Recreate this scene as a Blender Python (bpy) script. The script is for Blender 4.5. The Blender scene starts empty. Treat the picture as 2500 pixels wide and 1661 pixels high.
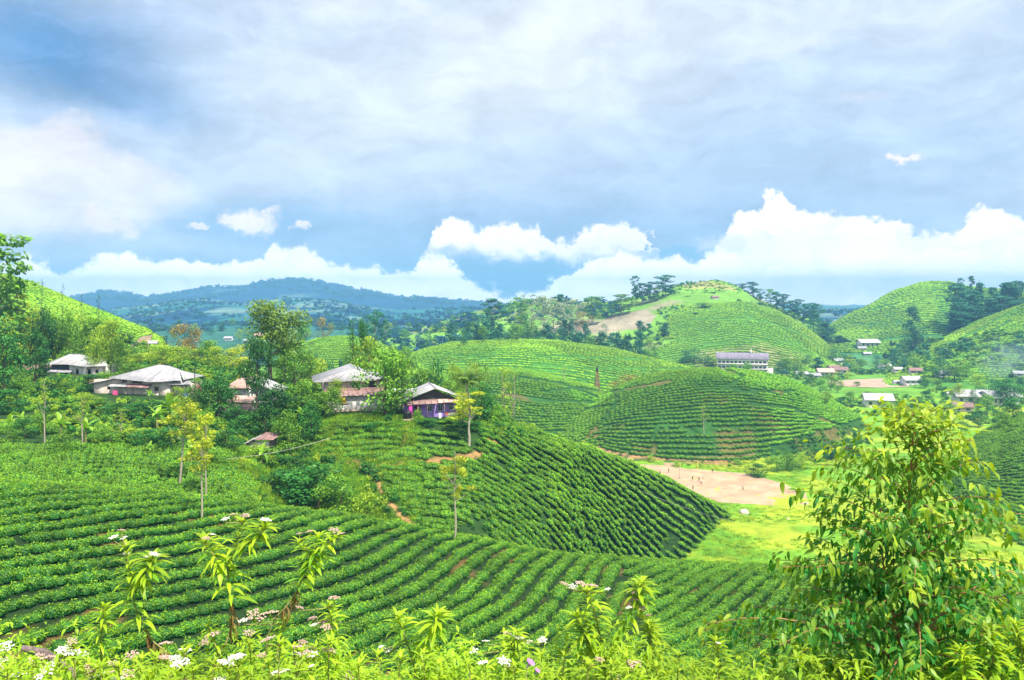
import bpy, bmesh, math, random
import numpy as np
from mathutils import Vector, Matrix, Euler

# ------------------------------------------------------------------ camera
S = bpy.context.scene
COL = S.collection
F, CU, HV = 803.0, 512.0, 300.0          # focal length in px, centre column, horizon row (of 1024x680)
cam_d = bpy.data.cameras.new('camera')
cam_d.sensor_width = 36.0
cam_d.lens = 36.0 * F / 1024.0
cam_d.shift_y = -40.0 / 1024.0
cam_d.clip_start = 0.1
cam_d.clip_end = 60000.0
cam = bpy.data.objects.new('camera', cam_d)
cam.rotation_euler = (math.radians(90), 0, 0)
COL.objects.link(cam)
S.camera = cam

# ------------------------------------------------------------------ colour management, sampling
S.view_settings.view_transform = 'Standard'
S.view_settings.look = 'None'
S.view_settings.exposure = 0.62
S.view_settings.gamma = 1.0
S.view_settings.use_curve_mapping = False
S.render.engine = 'CYCLES'
S.cycles.use_denoising = True
S.cycles.max_bounces = 6
S.cycles.diffuse_bounces = 2
S.cycles.glossy_bounces = 1
S.cycles.transmission_bounces = 3
S.cycles.transparent_max_bounces = 4
S.cycles.volume_bounces = 0
S.cycles.sample_clamp_indirect = 3.0
S.cycles.caustics_reflective = False
S.cycles.caustics_refractive = False
S.cycles.use_adaptive_sampling = True
S.cycles.adaptive_threshold = 0.02

# ------------------------------------------------------------------ sun
SUN_AZ, SUN_EL = math.radians(142), math.radians(58)      # azimuth clockwise from the view direction (+y)
sd = bpy.data.lights.new('sun', 'SUN')
sd.energy = 5.0
sd.angle = math.radians(1.5)
sd.color = (1.0, 0.94, 0.82)
so = bpy.data.objects.new('sun', sd)
sv = Vector((math.sin(SUN_AZ)*math.cos(SUN_EL), math.cos(SUN_AZ)*math.cos(SUN_EL), math.sin(SUN_EL)))
so.rotation_euler = sv.to_track_quat('Z', 'Y').to_euler()
so.location = (200, 0, 300)
COL.objects.link(so)

# ------------------------------------------------------------------ node helper
class NT:
    def __init__(s, tree): s.t = tree; s.n = tree.nodes; s.l = tree.links
    def new(s, typ, **kw):
        n = s.n.new(typ)
        for k, v in kw.items(): setattr(n, k, v)
        return n
    def put(s, sock, val):
        if hasattr(val, 'default_value') or isinstance(val, bpy.types.NodeSocket): s.l.new(val, sock)
        elif val is not None:
            if isinstance(val, (tuple, list)) and len(val) == 3 and sock.type == 'RGBA': val = (*val, 1)
            sock.default_value = val
    def math(s, op, a, b=None, c=None, clamp=False):
        n = s.new('ShaderNodeMath', operation=op, use_clamp=clamp)
        for i, v in enumerate((a, b, c)):
            if v is not None: s.put(n.inputs[i], v)
        return n.outputs[0]
    def vmath(s, op, a, b=None):
        n = s.new('ShaderNodeVectorMath', operation=op)
        s.put(n.inputs[0], a)
        if b is not None: s.put(n.inputs[1], b)
        return n.outputs['Value'] if op in ('LENGTH', 'DOT_PRODUCT', 'DISTANCE') else n.outputs[0]
    def scale(s, a, k):
        n = s.new('ShaderNodeVectorMath', operation='SCALE'); s.put(n.inputs[0], a); s.put(n.inputs[3], k); return n.outputs[0]
    def mix(s, f, a, b, blend='MIX'):
        n = s.new('ShaderNodeMix', data_type='RGBA', blend_type=blend)
        s.put(n.inputs[0], f); s.put(n.inputs[6], a); s.put(n.inputs[7], b); return n.outputs[2]
    def noise(s, vec=None, scale=5, detail=3, rough=0.5, dist=0, out=0):
        n = s.new('ShaderNodeTexNoise')
        if vec is not None: s.l.new(vec, n.inputs['Vector'])
        n.inputs['Scale'].default_value = scale; n.inputs['Detail'].default_value = detail
        n.inputs['Roughness'].default_value = rough; n.inputs['Distortion'].default_value = dist
        return n.outputs[out]
    def smooth(s, x, a, b, to0=0.0, to1=1.0):
        n = s.new('ShaderNodeMapRange', interpolation_type='SMOOTHSTEP')
        s.put(n.inputs[0], x); n.inputs[1].default_value = a; n.inputs[2].default_value = b
        n.inputs[3].default_value = to0; n.inputs[4].default_value = to1
        return n.outputs[0]
    def comb(s, x, y, z=0.0):
        n = s.new('ShaderNodeCombineXYZ'); s.put(n.inputs[0], x); s.put(n.inputs[1], y); s.put(n.inputs[2], z); return n.outputs[0]

# ------------------------------------------------------------------ sky with its clouds
world = bpy.data.worlds.new('World')
S.world = world
world.use_nodes = True
W = NT(world.node_tree)
W.n.clear()
w_out = W.new('ShaderNodeOutputWorld')
w_bg = W.new('ShaderNodeBackground')
w_bg.inputs['Strength'].default_value = 0.1
sky = W.new('ShaderNodeTexSky', sky_type='NISHITA')
sky.sun_disc = False
sky.sun_elevation = SUN_EL
sky.sun_rotation = SUN_AZ
sky.altitude = 1200
sky.dust_density = 1.5
tc = W.new('ShaderNodeTexCoord')
sep = W.new('ShaderNodeSeparateXYZ'); W.l.new(tc.outputs['Generated'], sep.inputs[0])
AZ = W.math('ARCTAN2', sep.outputs[0], sep.outputs[1])
HYP = W.math('SQRT', W.math('ADD', W.math('MULTIPLY', sep.outputs[0], sep.outputs[0]), W.math('MULTIPLY', sep.outputs[1], sep.outputs[1])))
EL = W.math('ARCTAN2', sep.outputs[2], HYP)
def dirang(u, v):                       # azimuth and elevation of a direction
    x = (u - CU) / F; z = (HV - v) / F
    return math.atan2(x, 1), math.atan2(z, math.hypot(x, 1))
P0 = W.comb(AZ, EL)
n1 = W.noise(W.scale(P0, 1.0), scale=9, detail=9, rough=0.62, out=1)
n1c = W.vmath('SUBTRACT', n1, (0.5, 0.5, 0.5))
Pw = W.vmath('ADD', P0, W.scale(n1c, 0.06))
n2 = W.noise(W.scale(P0, 1.0), scale=26, detail=9, rough=0.62, out=1)
Pc = W.vmath('ADD', P0, W.vmath('ADD', W.scale(n1c, 0.040), W.scale(W.vmath('SUBTRACT', n2, (0.5, 0.5, 0.5)), 0.072)))
# high layer cloud: streaky stretched noise
st = W.vmath('MULTIPLY', Pw, (2.6, 11.0, 1.0))
sn = W.noise(st, scale=1.3, detail=6, rough=0.55, dist=0.3)
deck = W.mix(W.smooth(sn, 0.30, 0.68), (0.56, 0.71, 0.90), (0.88, 0.94, 1.0))
k10 = 10.0
def blob(col, u, v, ru, rv, color, soft=0.8, amt=1.0, P=None, rot=0.0):
    """mix a patch of cloud or clear air centred on a direction into the sky colour"""
    a, e = dirang(u, v)
    d = W.vmath('SUBTRACT', P or Pw, (a, e, 0.0))
    if rot:
        vr = W.new('ShaderNodeVectorRotate', rotation_type='Z_AXIS'); W.l.new(d, vr.inputs[0]); vr.inputs['Angle'].default_value = rot; d = vr.outputs[0]
    d = W.vmath('MULTIPLY', d, (F/ru, F/rv, 0.0))
    L = W.vmath('LENGTH', d)
    f = W.smooth(L, 1.0 - soft, 1.0 + soft*0.5, amt, 0.0)
    return W.mix(f, col, color)
c = deck
BL, PALE, GREY = (0.09, 0.29, 0.60), (0.80, 0.88, 0.95), (0.52, 0.66, 0.85)
c = blob(c, 600, 60, 420, 130, (0.84, 0.92, 0.98), 1.0, 0.85)
c = blob(c, 300, 130, 300, 120, (0.80, 0.90, 0.97), 1.0, 0.8)
c = blob(c, 640, 165, 330, 50, (0.53, 0.68, 0.87), 0.9, 0.7)
c = blob(c, 880, 120, 260, 110, (0.48, 0.66, 0.86), 1.0, 0.75)
c = blob(c, 250, 30, 180, 40, (0.55, 0.68, 0.88), 0.9, 0.7)
c = blob(c, 50, 45, 200, 62, BL, 1.0, 0.95, rot=0.2)
c = blob(c, 135, 85, 80, 32, (0.07, 0.24, 0.54), 1.0, 0.8, rot=0.15)
c = blob(c, 290, 85, 150, 55, (0.74, 0.85, 0.93), 0.9, 0.7)
c = blob(c, 560, 215, 520, 34, (0.44, 0.59, 0.80), 1.0, 0.75)
c = blob(c, 330, 262, 330, 26, (0.50, 0.68, 0.87), 0.9, 0.8)
c = blob(c, 520, 235, 330, 26, (0.36, 0.54, 0.77), 1.0, 0.85)
c = blob(c, 250, 222, 110, 20, (0.30, 0.53, 0.80), 1.0, 0.7)
c = blob(c, 560, 275, 200, 30, (0.27, 0.50, 0.72), 0.9, 0.9)
c = blob(c, 75, 150, 150, 26, GREY, 0.9, 0.6)
# large soft white mass on the left
c = blob(c, 55, 190, 110, 40, (1.0, 1.0, 1.03), 0.55, 0.95)
c = blob(c, 60, 150, 40, 26, (0.96, 0.92, 0.92), 0.7, 0.9, P=Pc)
c = blob(c, 10, 170, 60, 30, (0.96, 0.92, 0.92), 0.6, 0.9, P=Pc)
c = blob(c, 100, 172, 36, 14, (0.92, 0.90, 0.92), 0.8, 0.7, P=Pc)
c = blob(c, -60, 175, 130, 50, (1.02, 1.0, 1.02), 0.5, 0.95)
c = blob(c, 120, 185, 60, 22, (1.0, 1.0, 1.03), 0.7, 0.8)
c = blob(c, 25, 212, 95, 22, (0.98, 0.96, 1.0), 0.5, 0.9, P=Pc)
c = blob(c, 100, 243, 150, 9, (0.66, 0.78, 0.91), 0.9, 0.6)
# small clouds
WH = (1.15, 1.05, 0.98)
for (u, v, ru, rv) in ((250, 219, 23, 11), (258, 213, 10, 7), (235, 222, 12, 5), (297, 227, 9, 5), (199, 224, 8, 5), (903, 156, 12, 4.5),
                       (116, 224, 14, 8), (104, 214, 14, 12)):
    c = blob(c, u, v, ru, rv, WH, 0.6, 0.93, P=Pc)
for (u, v, ru, rv) in ((808, 42, 26, 8), (775, 52, 30, 7), (862, 98, 28, 5)):
    c = blob(c, u, v, ru, rv, (0.78, 0.85, 0.94), 0.9, 0.6)
tx1 = W.noise(W.vmath('MULTIPLY', Pw, (5.0, 16.0, 1.0)), scale=1.5, detail=8, rough=0.62, dist=0.4)
tx2 = W.noise(W.vmath('MULTIPLY', P0, (9.0, 13.0, 1.0)), scale=1.2, detail=8, rough=0.6, dist=0.8)
tx = W.math('MULTIPLY', W.smooth(tx1, 0.3, 0.7, 0.86, 1.10), W.smooth(tx2, 0.3, 0.7, 0.92, 1.06))
c = W.mix(W.smooth(tx1, 0.45, 0.75, 0.0, 0.14), c, (0.62, 0.70, 0.90))
c = W.mix(1.0, W.scale(c, W.math('MULTIPLY', tx, 0.81)), (1.0, 0.955, 0.965), blend='MULTIPLY')
# cumulus banks along the horizon: a top line over azimuth, broken up by noise
def bank(col, pts, top_soft, shade_lo, shade_hi, seed, lowcol=(0.70, 0.66, 0.70), bottom=None):
    fc = W.new('ShaderNodeFloatCurve')
    cu = fc.mapping.curves[0]
    a0, a1 = -1.1, 1.1
    dat = []
    for (u, v) in pts:
        a, e = dirang(u, v); dat.append(((a - a0) / (a1 - a0), e / 0.5 + 0.2))
    cu.points[0].location = dat[0]; cu.points[1].location = dat[-1]
    for d in dat[1:-1]: cu.points.new(*d)
    for p in cu.points: p.handle_type = 'AUTO_CLAMPED'
    fc.mapping.update()
    sp = W.new('ShaderNodeSeparateXYZ'); W.l.new(Pc, sp.inputs[0])
    x = W.math('DIVIDE', W.math('SUBTRACT', sp.outputs[0], a0), a1 - a0)
    W.l.new(x, fc.inputs['Value'])
    top = W.math('MULTIPLY', W.math('SUBTRACT', fc.outputs[0], 0.2), 0.5)
    dep = W.math('SUBTRACT', top, sp.outputs[1])
    f = W.smooth(dep, -top_soft, top_soft)
    sh = W.noise(W.vmath('ADD', W.vmath('MULTIPLY', Pc, (9.0, 20.0, 1)), (seed, 0, 0)), scale=1.6, detail=8, rough=0.62, dist=0.5)
    shd = W.smooth(W.math('ADD', sh, W.math('MINIMUM', W.math('MULTIPLY', dep, 1.6), 0.13)), shade_lo, shade_hi)
    cc = W.mix(shd, (1.12, 0.98, 0.90), lowcol)
    if bottom is not None:
        fb = W.smooth(W.math('SUBTRACT', sp.outputs[1], bottom), -0.010, 0.020)
        f = W.math('MULTIPLY', f, fb)
    cc = W.scale(cc, W.smooth(EL, 0.0, 0.075, 2.6, 1.1))
    return W.mix(f, col, cc)
d4 = 0.4339
def D(*p): return [(a*d4, b*d4) for a, b in p]
# island bank in the middle
c = bank(c, [(-900, 330), (425, 330), (440, 216)] + D((1022, 497), (1060, 510), (1100, 522), (1150, 528), (1215, 520), (1265, 545), (1300, 548), (1350, 530), (1420, 535), (1485, 520), (1505, 560)) + [(662, 330), (1600, 330)],
         0.005, 0.44, 0.92, 3.1, bottom=dirang(560, 258)[1])
c = bank(c, [(-900, 250)] + D((-300, 560), (-60, 600), (90, 605), (150, 612), (200, 605), (250, 590), (290, 577), (340, 590), (400, 600), (450, 604), (520, 612), (570, 600), (640, 565), (690, 588), (740, 597), (800, 612), (860, 614), (920, 622), (955, 618), (990, 590), (1040, 605), (1080, 632), (1130, 655), (1190, 675), (1245, 668), (1290, 630), (1350, 605), (1400, 590), (1500, 600), (1560, 606), (1610, 590), (1650, 545), (1700, 505), (1745, 478), (1782, 450), (1815, 462), (1850, 480), (1900, 492), (1950, 510), (2000, 508), (2040, 503), (2090, 525), (2150, 548), (2200, 540), (2250, 497), (2300, 512), (2360, 500), (2500, 520), (2900, 545)) + [(2200, 250)],
         0.005, 0.44, 0.92, 7.7)
c = blob(c, 850, 278, 190, 18, (1.5, 1.22, 1.1), 0.9, 0.5)
c = blob(c, 720, 240, 26, 10, (0.80, 0.80, 0.84), 0.6, 0.6, P=Pc)
c = blob(c, 675, 252, 32, 7, (0.24, 0.44, 0.62), 0.5, 0.85, P=Pc)
# clouds cover nearly all of the sky; a little of the clear sky shows through, and below the horizon the sky node takes over
cl = W.scale(c, k10)
cover = W.smooth(EL, -0.06, -0.01, 0.0, 0.92)
colr = W.mix(cover, sky.outputs[0], cl)
W.l.new(colr, w_bg.inputs['Color'])
W.l.new(w_bg.outputs[0], w_out.inputs['Surface'])
# ------------------------------------------------------------------ helpers
rng = np.random.default_rng(11)
R = random.Random(5)
def tag(o, label=None, cat=None, group=None, kind=None):
    if label: o['label'] = label
    if cat: o['category'] = cat
    if group: o['group'] = group
    if kind: o['kind'] = kind
    return o
def mk_mesh(name, V, Fc, mats=None, smooth=False, tint=None, midx=None):
    me = bpy.data.meshes.new(name)
    V = np.asarray(V, dtype=np.float32).reshape(-1, 3)
    if isinstance(Fc, np.ndarray):
        k = Fc.shape[1]; n = Fc.shape[0]
        me.vertices.add(len(V)); me.vertices.foreach_set('co', V.ravel())
        me.loops.add(n*k); me.loops.foreach_set('vertex_index', Fc.astype(np.int32).ravel())
        me.polygons.add(n)
        me.polygons.foreach_set('loop_start', np.arange(0, n*k, k, dtype=np.int32))
        me.update(calc_edges=True)
    else:
        me.from_pydata([tuple(map(float, v)) for v in V], [], [tuple(int(i) for i in f) for f in Fc]); me.update()
    for m in (mats if isinstance(mats, (list, tuple)) else [mats]):
        if m is not None: me.materials.append(m)
    if smooth: me.polygons.foreach_set('use_smooth', np.ones(len(me.polygons), dtype=bool))
    if midx is not None: me.polygons.foreach_set('material_index', np.asarray(midx, dtype=np.int32))
    if tint is not None:
        a = me.attributes.new('tint', 'FLOAT', 'POINT'); a.data.foreach_set('value', np.asarray(tint, dtype=np.float32))
    return me
def link(name, me, parent=None, loc=None, rot=None, scale=None):
    o = bpy.data.objects.new(name, me); COL.objects.link(o)
    if parent: o.parent = parent
    if loc is not None: o.location = loc
    if rot is not None: o.rotation_euler = rot
    if scale is not None: o.scale = scale if hasattr(scale, '__len__') else (scale,)*3
    return o
def empty(name, loc=(0, 0, 0), rz=0, scale=1):
    o = bpy.data.objects.new(name, None); COL.objects.link(o)
    o.location = loc; o.rotation_euler = (0, 0, rz); o.scale = scale if hasattr(scale, '__len__') else (scale,)*3
    o.empty_display_size = 0.3
    return o

def pchip(xs, ys, x, d_end=None):
    xs = np.asarray(xs, float); ys = np.asarray(ys, float)
    h = np.diff(xs); dl = np.diff(ys)/h
    d = np.zeros(len(xs))
    for k in range(1, len(xs)-1):
        if dl[k-1]*dl[k] > 0:
            w1 = 2*h[k]+h[k-1]; w2 = h[k]+2*h[k-1]
            d[k] = (w1+w2)/(w1/dl[k-1]+w2/dl[k])
    d[0] = dl[0]; d[-1] = dl[-1] if d_end is None else d_end
    i = np.clip(np.searchsorted(xs, x)-1, 0, len(xs)-2)
    t = (x-xs[i])/h[i]
    t = np.clip(t, 0, 1)
    return (ys[i]*(1+2*t)*(1-t)**2 + d[i]*h[i]*t*(1-t)**2 + ys[i+1]*t*t*(3-2*t) + d[i+1]*h[i]*t*t*(t-1))

def hash2(ix, iy, seed):
    n = (ix.astype(np.int64)*374761393 + iy.astype(np.int64)*668265263 + seed*1442695041) & 0x7fffffff
    n = ((n ^ (n >> 13))*1274126177) & 0x7fffffff
    return ((n ^ (n >> 16)) & 0xffff)/65535.0
def vnoise(x, y, seed=0):
    x = np.asarray(x, float); y = np.asarray(y, float)
    ix = np.floor(x); iy = np.floor(y); fx = x-ix; fy = y-iy
    fx = fx*fx*(3-2*fx); fy = fy*fy*(3-2*fy)
    a = hash2(ix, iy, seed); b = hash2(ix+1, iy, seed); c_ = hash2(ix, iy+1, seed); d = hash2(ix+1, iy+1, seed)
    return (a*(1-fx)+b*fx)*(1-fy)+(c_*(1-fx)+d*fx)*fy
def fbm(x, y, seed=0, oct=4):
    s = 0; a = 0.5; t = 0
    for k in range(oct):
        s = s + a*vnoise(np.asarray(x)*2**k, np.asarray(y)*2**k, seed+k); t += a; a *= 0.5
    return s/t

# ------------------------------------------------------------------ landforms
# every landform: columns (u) of nodes (distance Y in metres, row v as seen from the road) from foot to crest.
UG = np.arange(-380, 1405, 2.6)
YG = np.unique(np.concatenate([np.geomspace(1.6, 20, 60), np.geomspace(20, 140, 190), np.geomspace(140, 520, 240), np.geomspace(520, 1500, 140), np.geomspace(1500, 9000, 110)]))
NU, NY = len(UG), len(YG)
def zof(v, Y): return (HV - v)/F*Y
LF = {}
def landform(name, cols, back=240, front=700, backs=0.02):
    us = np.array([c_[0] for c_ in cols], float)
    K = len(cols[0][1])
    Yn = np.zeros((NU, K)); Vn = np.zeros((NU, K))
    for k in range(K):
        Yn[:, k] = pchip(us, [c_[1][k][0] for c_ in cols], np.clip(UG, us[0], us[-1]))
        Vn[:, k] = pchip(us, [c_[1][k][1] for c_ in cols], np.clip(UG, us[0], us[-1]))
    Vg = np.zeros((NU, NY))
    for i in range(NU):
        yn, vn = Yn[i], Vn[i]
        v = pchip(yn, vn, YG, d_end=0.0)
        t = YG/yn[-1]-1
        v = np.where(t > 0, vn[-1]+back*(np.sqrt(np.maximum(t, 0)**2+backs**2)-backs), v)
        v = np.where(YG < yn[0], vn[0]+front*(yn[0]/YG-1), v)
        out = max(us[0]-UG[i], UG[i]-us[-1], 0)
        Vg[i] = v + out*1.2
    LF[name] = dict(V=Vg, Yf=Yn[:, 0], Yc=Yn[:, -1], Yn=Yn, u0=us[0], u1=us[-1])
def X(p, Y=None): return p
d = d4
# bank in front of the road and the nearest tea slope
landform('near_slope', [
    (-380, [(1.6, 1150), (8, 752), (24, 870), (40, 820), (50, 700), (60, 560), (80, 466)]),
    (0,    [(1.6, 1150), (8, 752), (24, 870), (40, 820), (50, 700), (61, 580), (82, 484)]),
    (100,  [(1.6, 1150), (8, 752), (24, 870), (41, 820), (51, 700), (63, 590), (86, 491)]),
    (200,  [(1.6, 1150), (8, 752), (24, 870), (42, 820), (53, 700), (66, 598), (90, 501)]),
    (330,  [(1.6, 1150), (8, 752), (24, 870), (44, 815), (56, 700), (71, 608), (97, 516)]),
    (455,  [(1.6, 1150), (8, 752), (24, 870), (45, 812), (58, 702), (75, 618), (103, 538)]),
    (560,  [(1.6, 1150), (8, 752), (24, 870), (46, 812), (60, 706), (79, 628), (108, 556)]),
    (650,  [(1.6, 1150), (8, 752), (24, 870), (47, 812), (61, 710), (81, 634), (112, 563)]),
    (760,  [(1.6, 1150), (8, 752), (24, 870), (47, 812), (61, 712), (81, 640), (112, 567)]),
    (900,  [(1.6, 1150), (8, 752), (24, 870), (46, 815), (59, 716), (77, 650), (106, 576)]),
    (1024, [(1.6, 1150), (8, 752), (24, 870), (44, 820), (56, 720), (74, 660), (100, 586)]),
    (1405, [(1.6, 1150), (8, 752), (24, 870), (42, 830), (52, 740), (66, 690), (88, 630)])], back=330, backs=0.05)
# village terraces and the tea below them (left), spur top under the two houses
landform('village_terrace', [
    (-380, [(88, 500), (116, 447), (138, 428), (168, 395), (205, 368), (245, 352)]),
    (0,    [(92, 498), (118, 447), (138, 429), (168, 395), (205, 371), (245, 360)]),
    (110,  [(96, 506), (121, 447), (140, 430), (168, 394), (205, 374), (245, 363)]),
    (215,  [(99, 516), (124, 450), (142, 431), (166, 397), (200, 377), (235, 367)]),
    (250,  [(101, 522), (126, 462), (141, 438), (158, 405), (185, 388), (215, 377)]),
    (300,  [(106, 530), (122, 497), (137, 455), (150, 421), (170, 398), (190, 388)]),
    (340,  [(110, 528), (124, 488), (138, 448), (148, 418), (158, 406), (176, 398)]),
    (380,  [(112, 532), (124, 492), (137, 448), (147, 418), (157, 410), (170, 404)]),
    (455,  [(112, 545), (125, 494), (137, 456), (146, 424), (151, 418), (160, 412)]),
    (500,  [(118, 552), (131, 500), (142, 462), (149, 432), (153, 424), (160, 417)]),
    (521,  [(122, 556), (135, 504), (146, 468), (153, 440), (157, 432), (162, 427)]),
    (564,  [(136, 562), (147, 512), (156, 480), (164, 454), (169, 445), (174, 440)]),
    (590,  [(150, 564), (160, 520), (168, 494), (176, 466), (180, 454), (184, 449)]),
    (607,  [(160, 566), (168, 526), (175, 500), (183, 473), (187, 461), (190, 456)]),
    (651,  [(182, 566), (189, 536), (195, 512), (200, 490), (204, 478), (207, 473)]),
    (694,  [(206, 552), (210, 538), (213, 525), (217, 509), (220, 498), (223, 495)]),
    (729,  [(230, 526), (232, 524), (234, 521), (235, 518), (236, 517), (237, 516)]),
    (750,  [(230, 560), (232, 556), (234, 552), (235, 546), (236, 540), (237, 540)])], back=200, backs=0.08)
landform('left_hill', [
    (-380, [(215, 380), (280, 300), (350, 240), (430, 190)]),
    (-100, [(222, 376), (285, 322), (350, 280), (420, 246)]),
    (0,    [(230, 372), (285, 340), (340, 306), (400, 274)]),
    (26,   [(232, 371), (285, 342), (340, 311), (395, 281)]),
    (60,   [(236, 371), (285, 347), (330, 322), (380, 295)]),
    (100,  [(240, 370), (280, 355), (315, 336), (355, 311)]),
    (130,  [(246, 368), (275, 358), (300, 344), (340, 323)]),
    (154,  [(252, 366), (272, 360), (292, 349), (325, 334)]),
    (170,  [(256, 372), (272, 366), (290, 360), (315, 352)]),
    (200,  [(256, 400), (272, 395), (290, 388), (315, 384)])], back=160)
landform('right_tea_slope', [
    (925,  [(262, 520), (270, 514), (285, 508)]),
    (945,  [(262, 498), (272, 490), (288, 482)]),
    (976,  [(238, 518), (262, 472), (296, 437)]),
    (1000, [(222, 532), (258, 462), (300, 424)]),
    (1024, [(208, 548), (254, 452), (302, 414)]),
    (1405, [(180, 570), (240, 420), (300, 350)])], back=260, backs=0.06)
landform('tea_dome', [
    (500,  [(300, 500), (340, 470), (380, 440), (420, 420)]),
    (560,  [(322, 452), (350, 428), (380, 412), (405, 402)]),
    (599,  [(328, 449), (355, 420), (385, 403), (415, 396)]),
    (629,  [(322, 455), (352, 414), (385, 392), (420, 383)]),
    (672,  [(318, 460), (350, 411), (388, 381), (428, 372)]),
    (711,  [(317, 462), (350, 409), (390, 377), (432, 369)]),
    (737,  [(318, 462), (350, 409), (390, 378), (432, 370)]),
    (781,  [(330, 453), (358, 412), (392, 386), (430, 378)]),
    (824,  [(352, 440), (376, 414), (400, 401), (428, 397)]),
    (859,  [(392, 427), (402, 423), (412, 420), (425, 418)]),
    (880,  [(400, 452), (410, 447), (420, 442), (430, 440)])], back=200)
landform('pale_tea_hill', [
    (400,  [(335, 420), (380, 400), (430, 388), (470, 380)]),
    (450,  [(338, 424), (375, 396), (425, 377), (475, 372)]),
    (486,  [(340, 428), (375, 398), (425, 374), (478, 369)]),
    (521,  [(338, 432), (372, 403), (420, 378), (476, 370)]),
    (564,  [(345, 430), (370, 410), (410, 388), (462, 380)]),
    (607,  [(360, 426), (378, 412), (405, 399), (440, 393)]),
    (640,  [(372, 440), (385, 426), (400, 418), (420, 414)])], back=180)
landform('wide_tea_hill', [
    (330,  [(430, 420), (490, 402), (540, 394), (590, 390)]),
    (380,  [(440, 404), (490, 385), (540, 371), (600, 365)]),
    (404,  [(445, 402), (495, 376), (545, 361), (605, 356)]),
    (434,  [(450, 402), (500, 370), (550, 352), (610, 347)]),
    (499,  [(450, 404), (500, 368), (550, 348), (612, 340.5)]),
    (542,  [(448, 406), (500, 370), (550, 349), (612, 340.5)]),
    (607,  [(448, 410), (498, 378), (548, 357), (605, 347)]),
    (651,  [(450, 410), (498, 385), (545, 368), (595, 358)]),
    (694,  [(452, 412), (495, 394), (535, 378), (580, 369)]),
    (740,  [(460, 416), (495, 404), (530, 392), (570, 386)])], back=170)
landform('small_lime_hill', [
    (255,  [(430, 420), (480, 404), (520, 390)]),
    (275,  [(430, 396), (480, 376), (525, 362)]),
    (300,  [(430, 392), (480, 360), (530, 345)]),
    (325,  [(430, 390), (480, 354), (532, 338)]),
    (345,  [(430, 390), (480, 354), (532, 337)]),
    (370,  [(430, 392), (480, 358), (530, 341)]),
    (420,  [(430, 404), (480, 378), (525, 362)])], back=170, backs=0.08)
landform('conical_tea_hill', [
    (560,  [(650, 374), (700, 366), (780, 360), (850, 356)]),
    (616,  [(680, 372), (740, 360), (810, 351), (880, 346)]),
    (651,  [(690, 373), (750, 352), (830, 333), (900, 325)]),
    (686,  [(695, 374), (755, 346), (840, 319), (920, 308)]),
    (738,  [(700, 374), (760, 342), (845, 312), (930, 301)]),
    (781,  [(700, 374), (760, 348), (840, 322), (915, 311.5)]),
    (807,  [(700, 373), (755, 356), (820, 339), (890, 329)]),
    (829,  [(700, 372), (745, 364), (800, 354), (860, 347)]),
    (845,  [(700, 376), (745, 372), (800, 366), (860, 362)])], back=150)
landform('scrub_ridge', [
    (380,  [(780, 350), (900, 342), (1050, 336), (1150, 334)]),
    (430,  [(760, 352), (880, 341), (1020, 330), (1150, 324)]),
    (470,  [(760, 350), (880, 338), (1020, 322), (1150, 312)]),
    (499,  [(750, 350), (880, 335), (1020, 315), (1150, 305)]),
    (542,  [(740, 352), (860, 336), (1000, 314), (1150, 300)]),
    (607,  [(740, 352), (860, 332), (1000, 312), (1150, 302)]),
    (650,  [(760, 345), (880, 322), (1000, 303), (1120, 295)]),
    (677,  [(780, 338), (900, 312), (1000, 294), (1120, 285)]),
    (712,  [(800, 335), (900, 310), (1000, 292), (1120, 281)]),
    (738,  [(820, 335), (920, 312), (1010, 296), (1120, 288)]),
    (760,  [(840, 335), (930, 322), (1010, 310), (1100, 302)]),
    (800,  [(880, 340), (950, 332), (1010, 322), (1080, 315)]),
    (829,  [(900, 346), (950, 340), (1000, 334), (1060, 330)]),
    (845,  [(900, 360), (950, 354), (1000, 350), (1050, 348)])], back=140)
landform('far_right_hill', [
    (822,  [(900, 352), (960, 344), (1040, 336), (1100, 333)]),
    (835,  [(860, 353), (940, 342), (1040, 330), (1100, 322)]),
    (868,  [(850, 354), (930, 338), (1020, 318), (1100, 306)]),
    (902,  [(840, 356), (920, 332), (1010, 304), (1100, 288)]),
    (924,  [(830, 358), (910, 330), (1000, 298), (1100, 283)]),
    (946,  [(820, 360), (900, 332), (1000, 298), (1100, 282.5)]),
    (972,  [(810, 362), (900, 334), (1000, 302), (1100, 288)]),
    (1024, [(800, 362), (900, 330), (1000, 302), (1100, 291)]),
    (1150, [(780, 362), (880, 322), (980, 290), (1100, 270)]),
    (1405, [(700, 372), (800, 310), (900, 270), (1000, 240)])], back=140)
landform('near_right_hill', [
    (870,  [(600, 388), (640, 384), (680, 381), (720, 380)]),
    (898,  [(600, 384), (640, 377), (690, 371), (740, 367)]),
    (930,  [(590, 384), (650, 365), (710, 351), (770, 345)]),
    (960,  [(580, 386), (650, 360), (720, 340), (790, 330)]),
    (1000, [(570, 388), (650, 353), (720, 327), (800, 313)]),
    (1024, [(560, 390), (650, 350), (720, 321), (800, 305)]),
    (1150, [(520, 392), (620, 330), (710, 290), (800, 270)]),
    (1405, [(460, 396), (580, 320), (680, 260), (760, 230)])], back=140)
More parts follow.
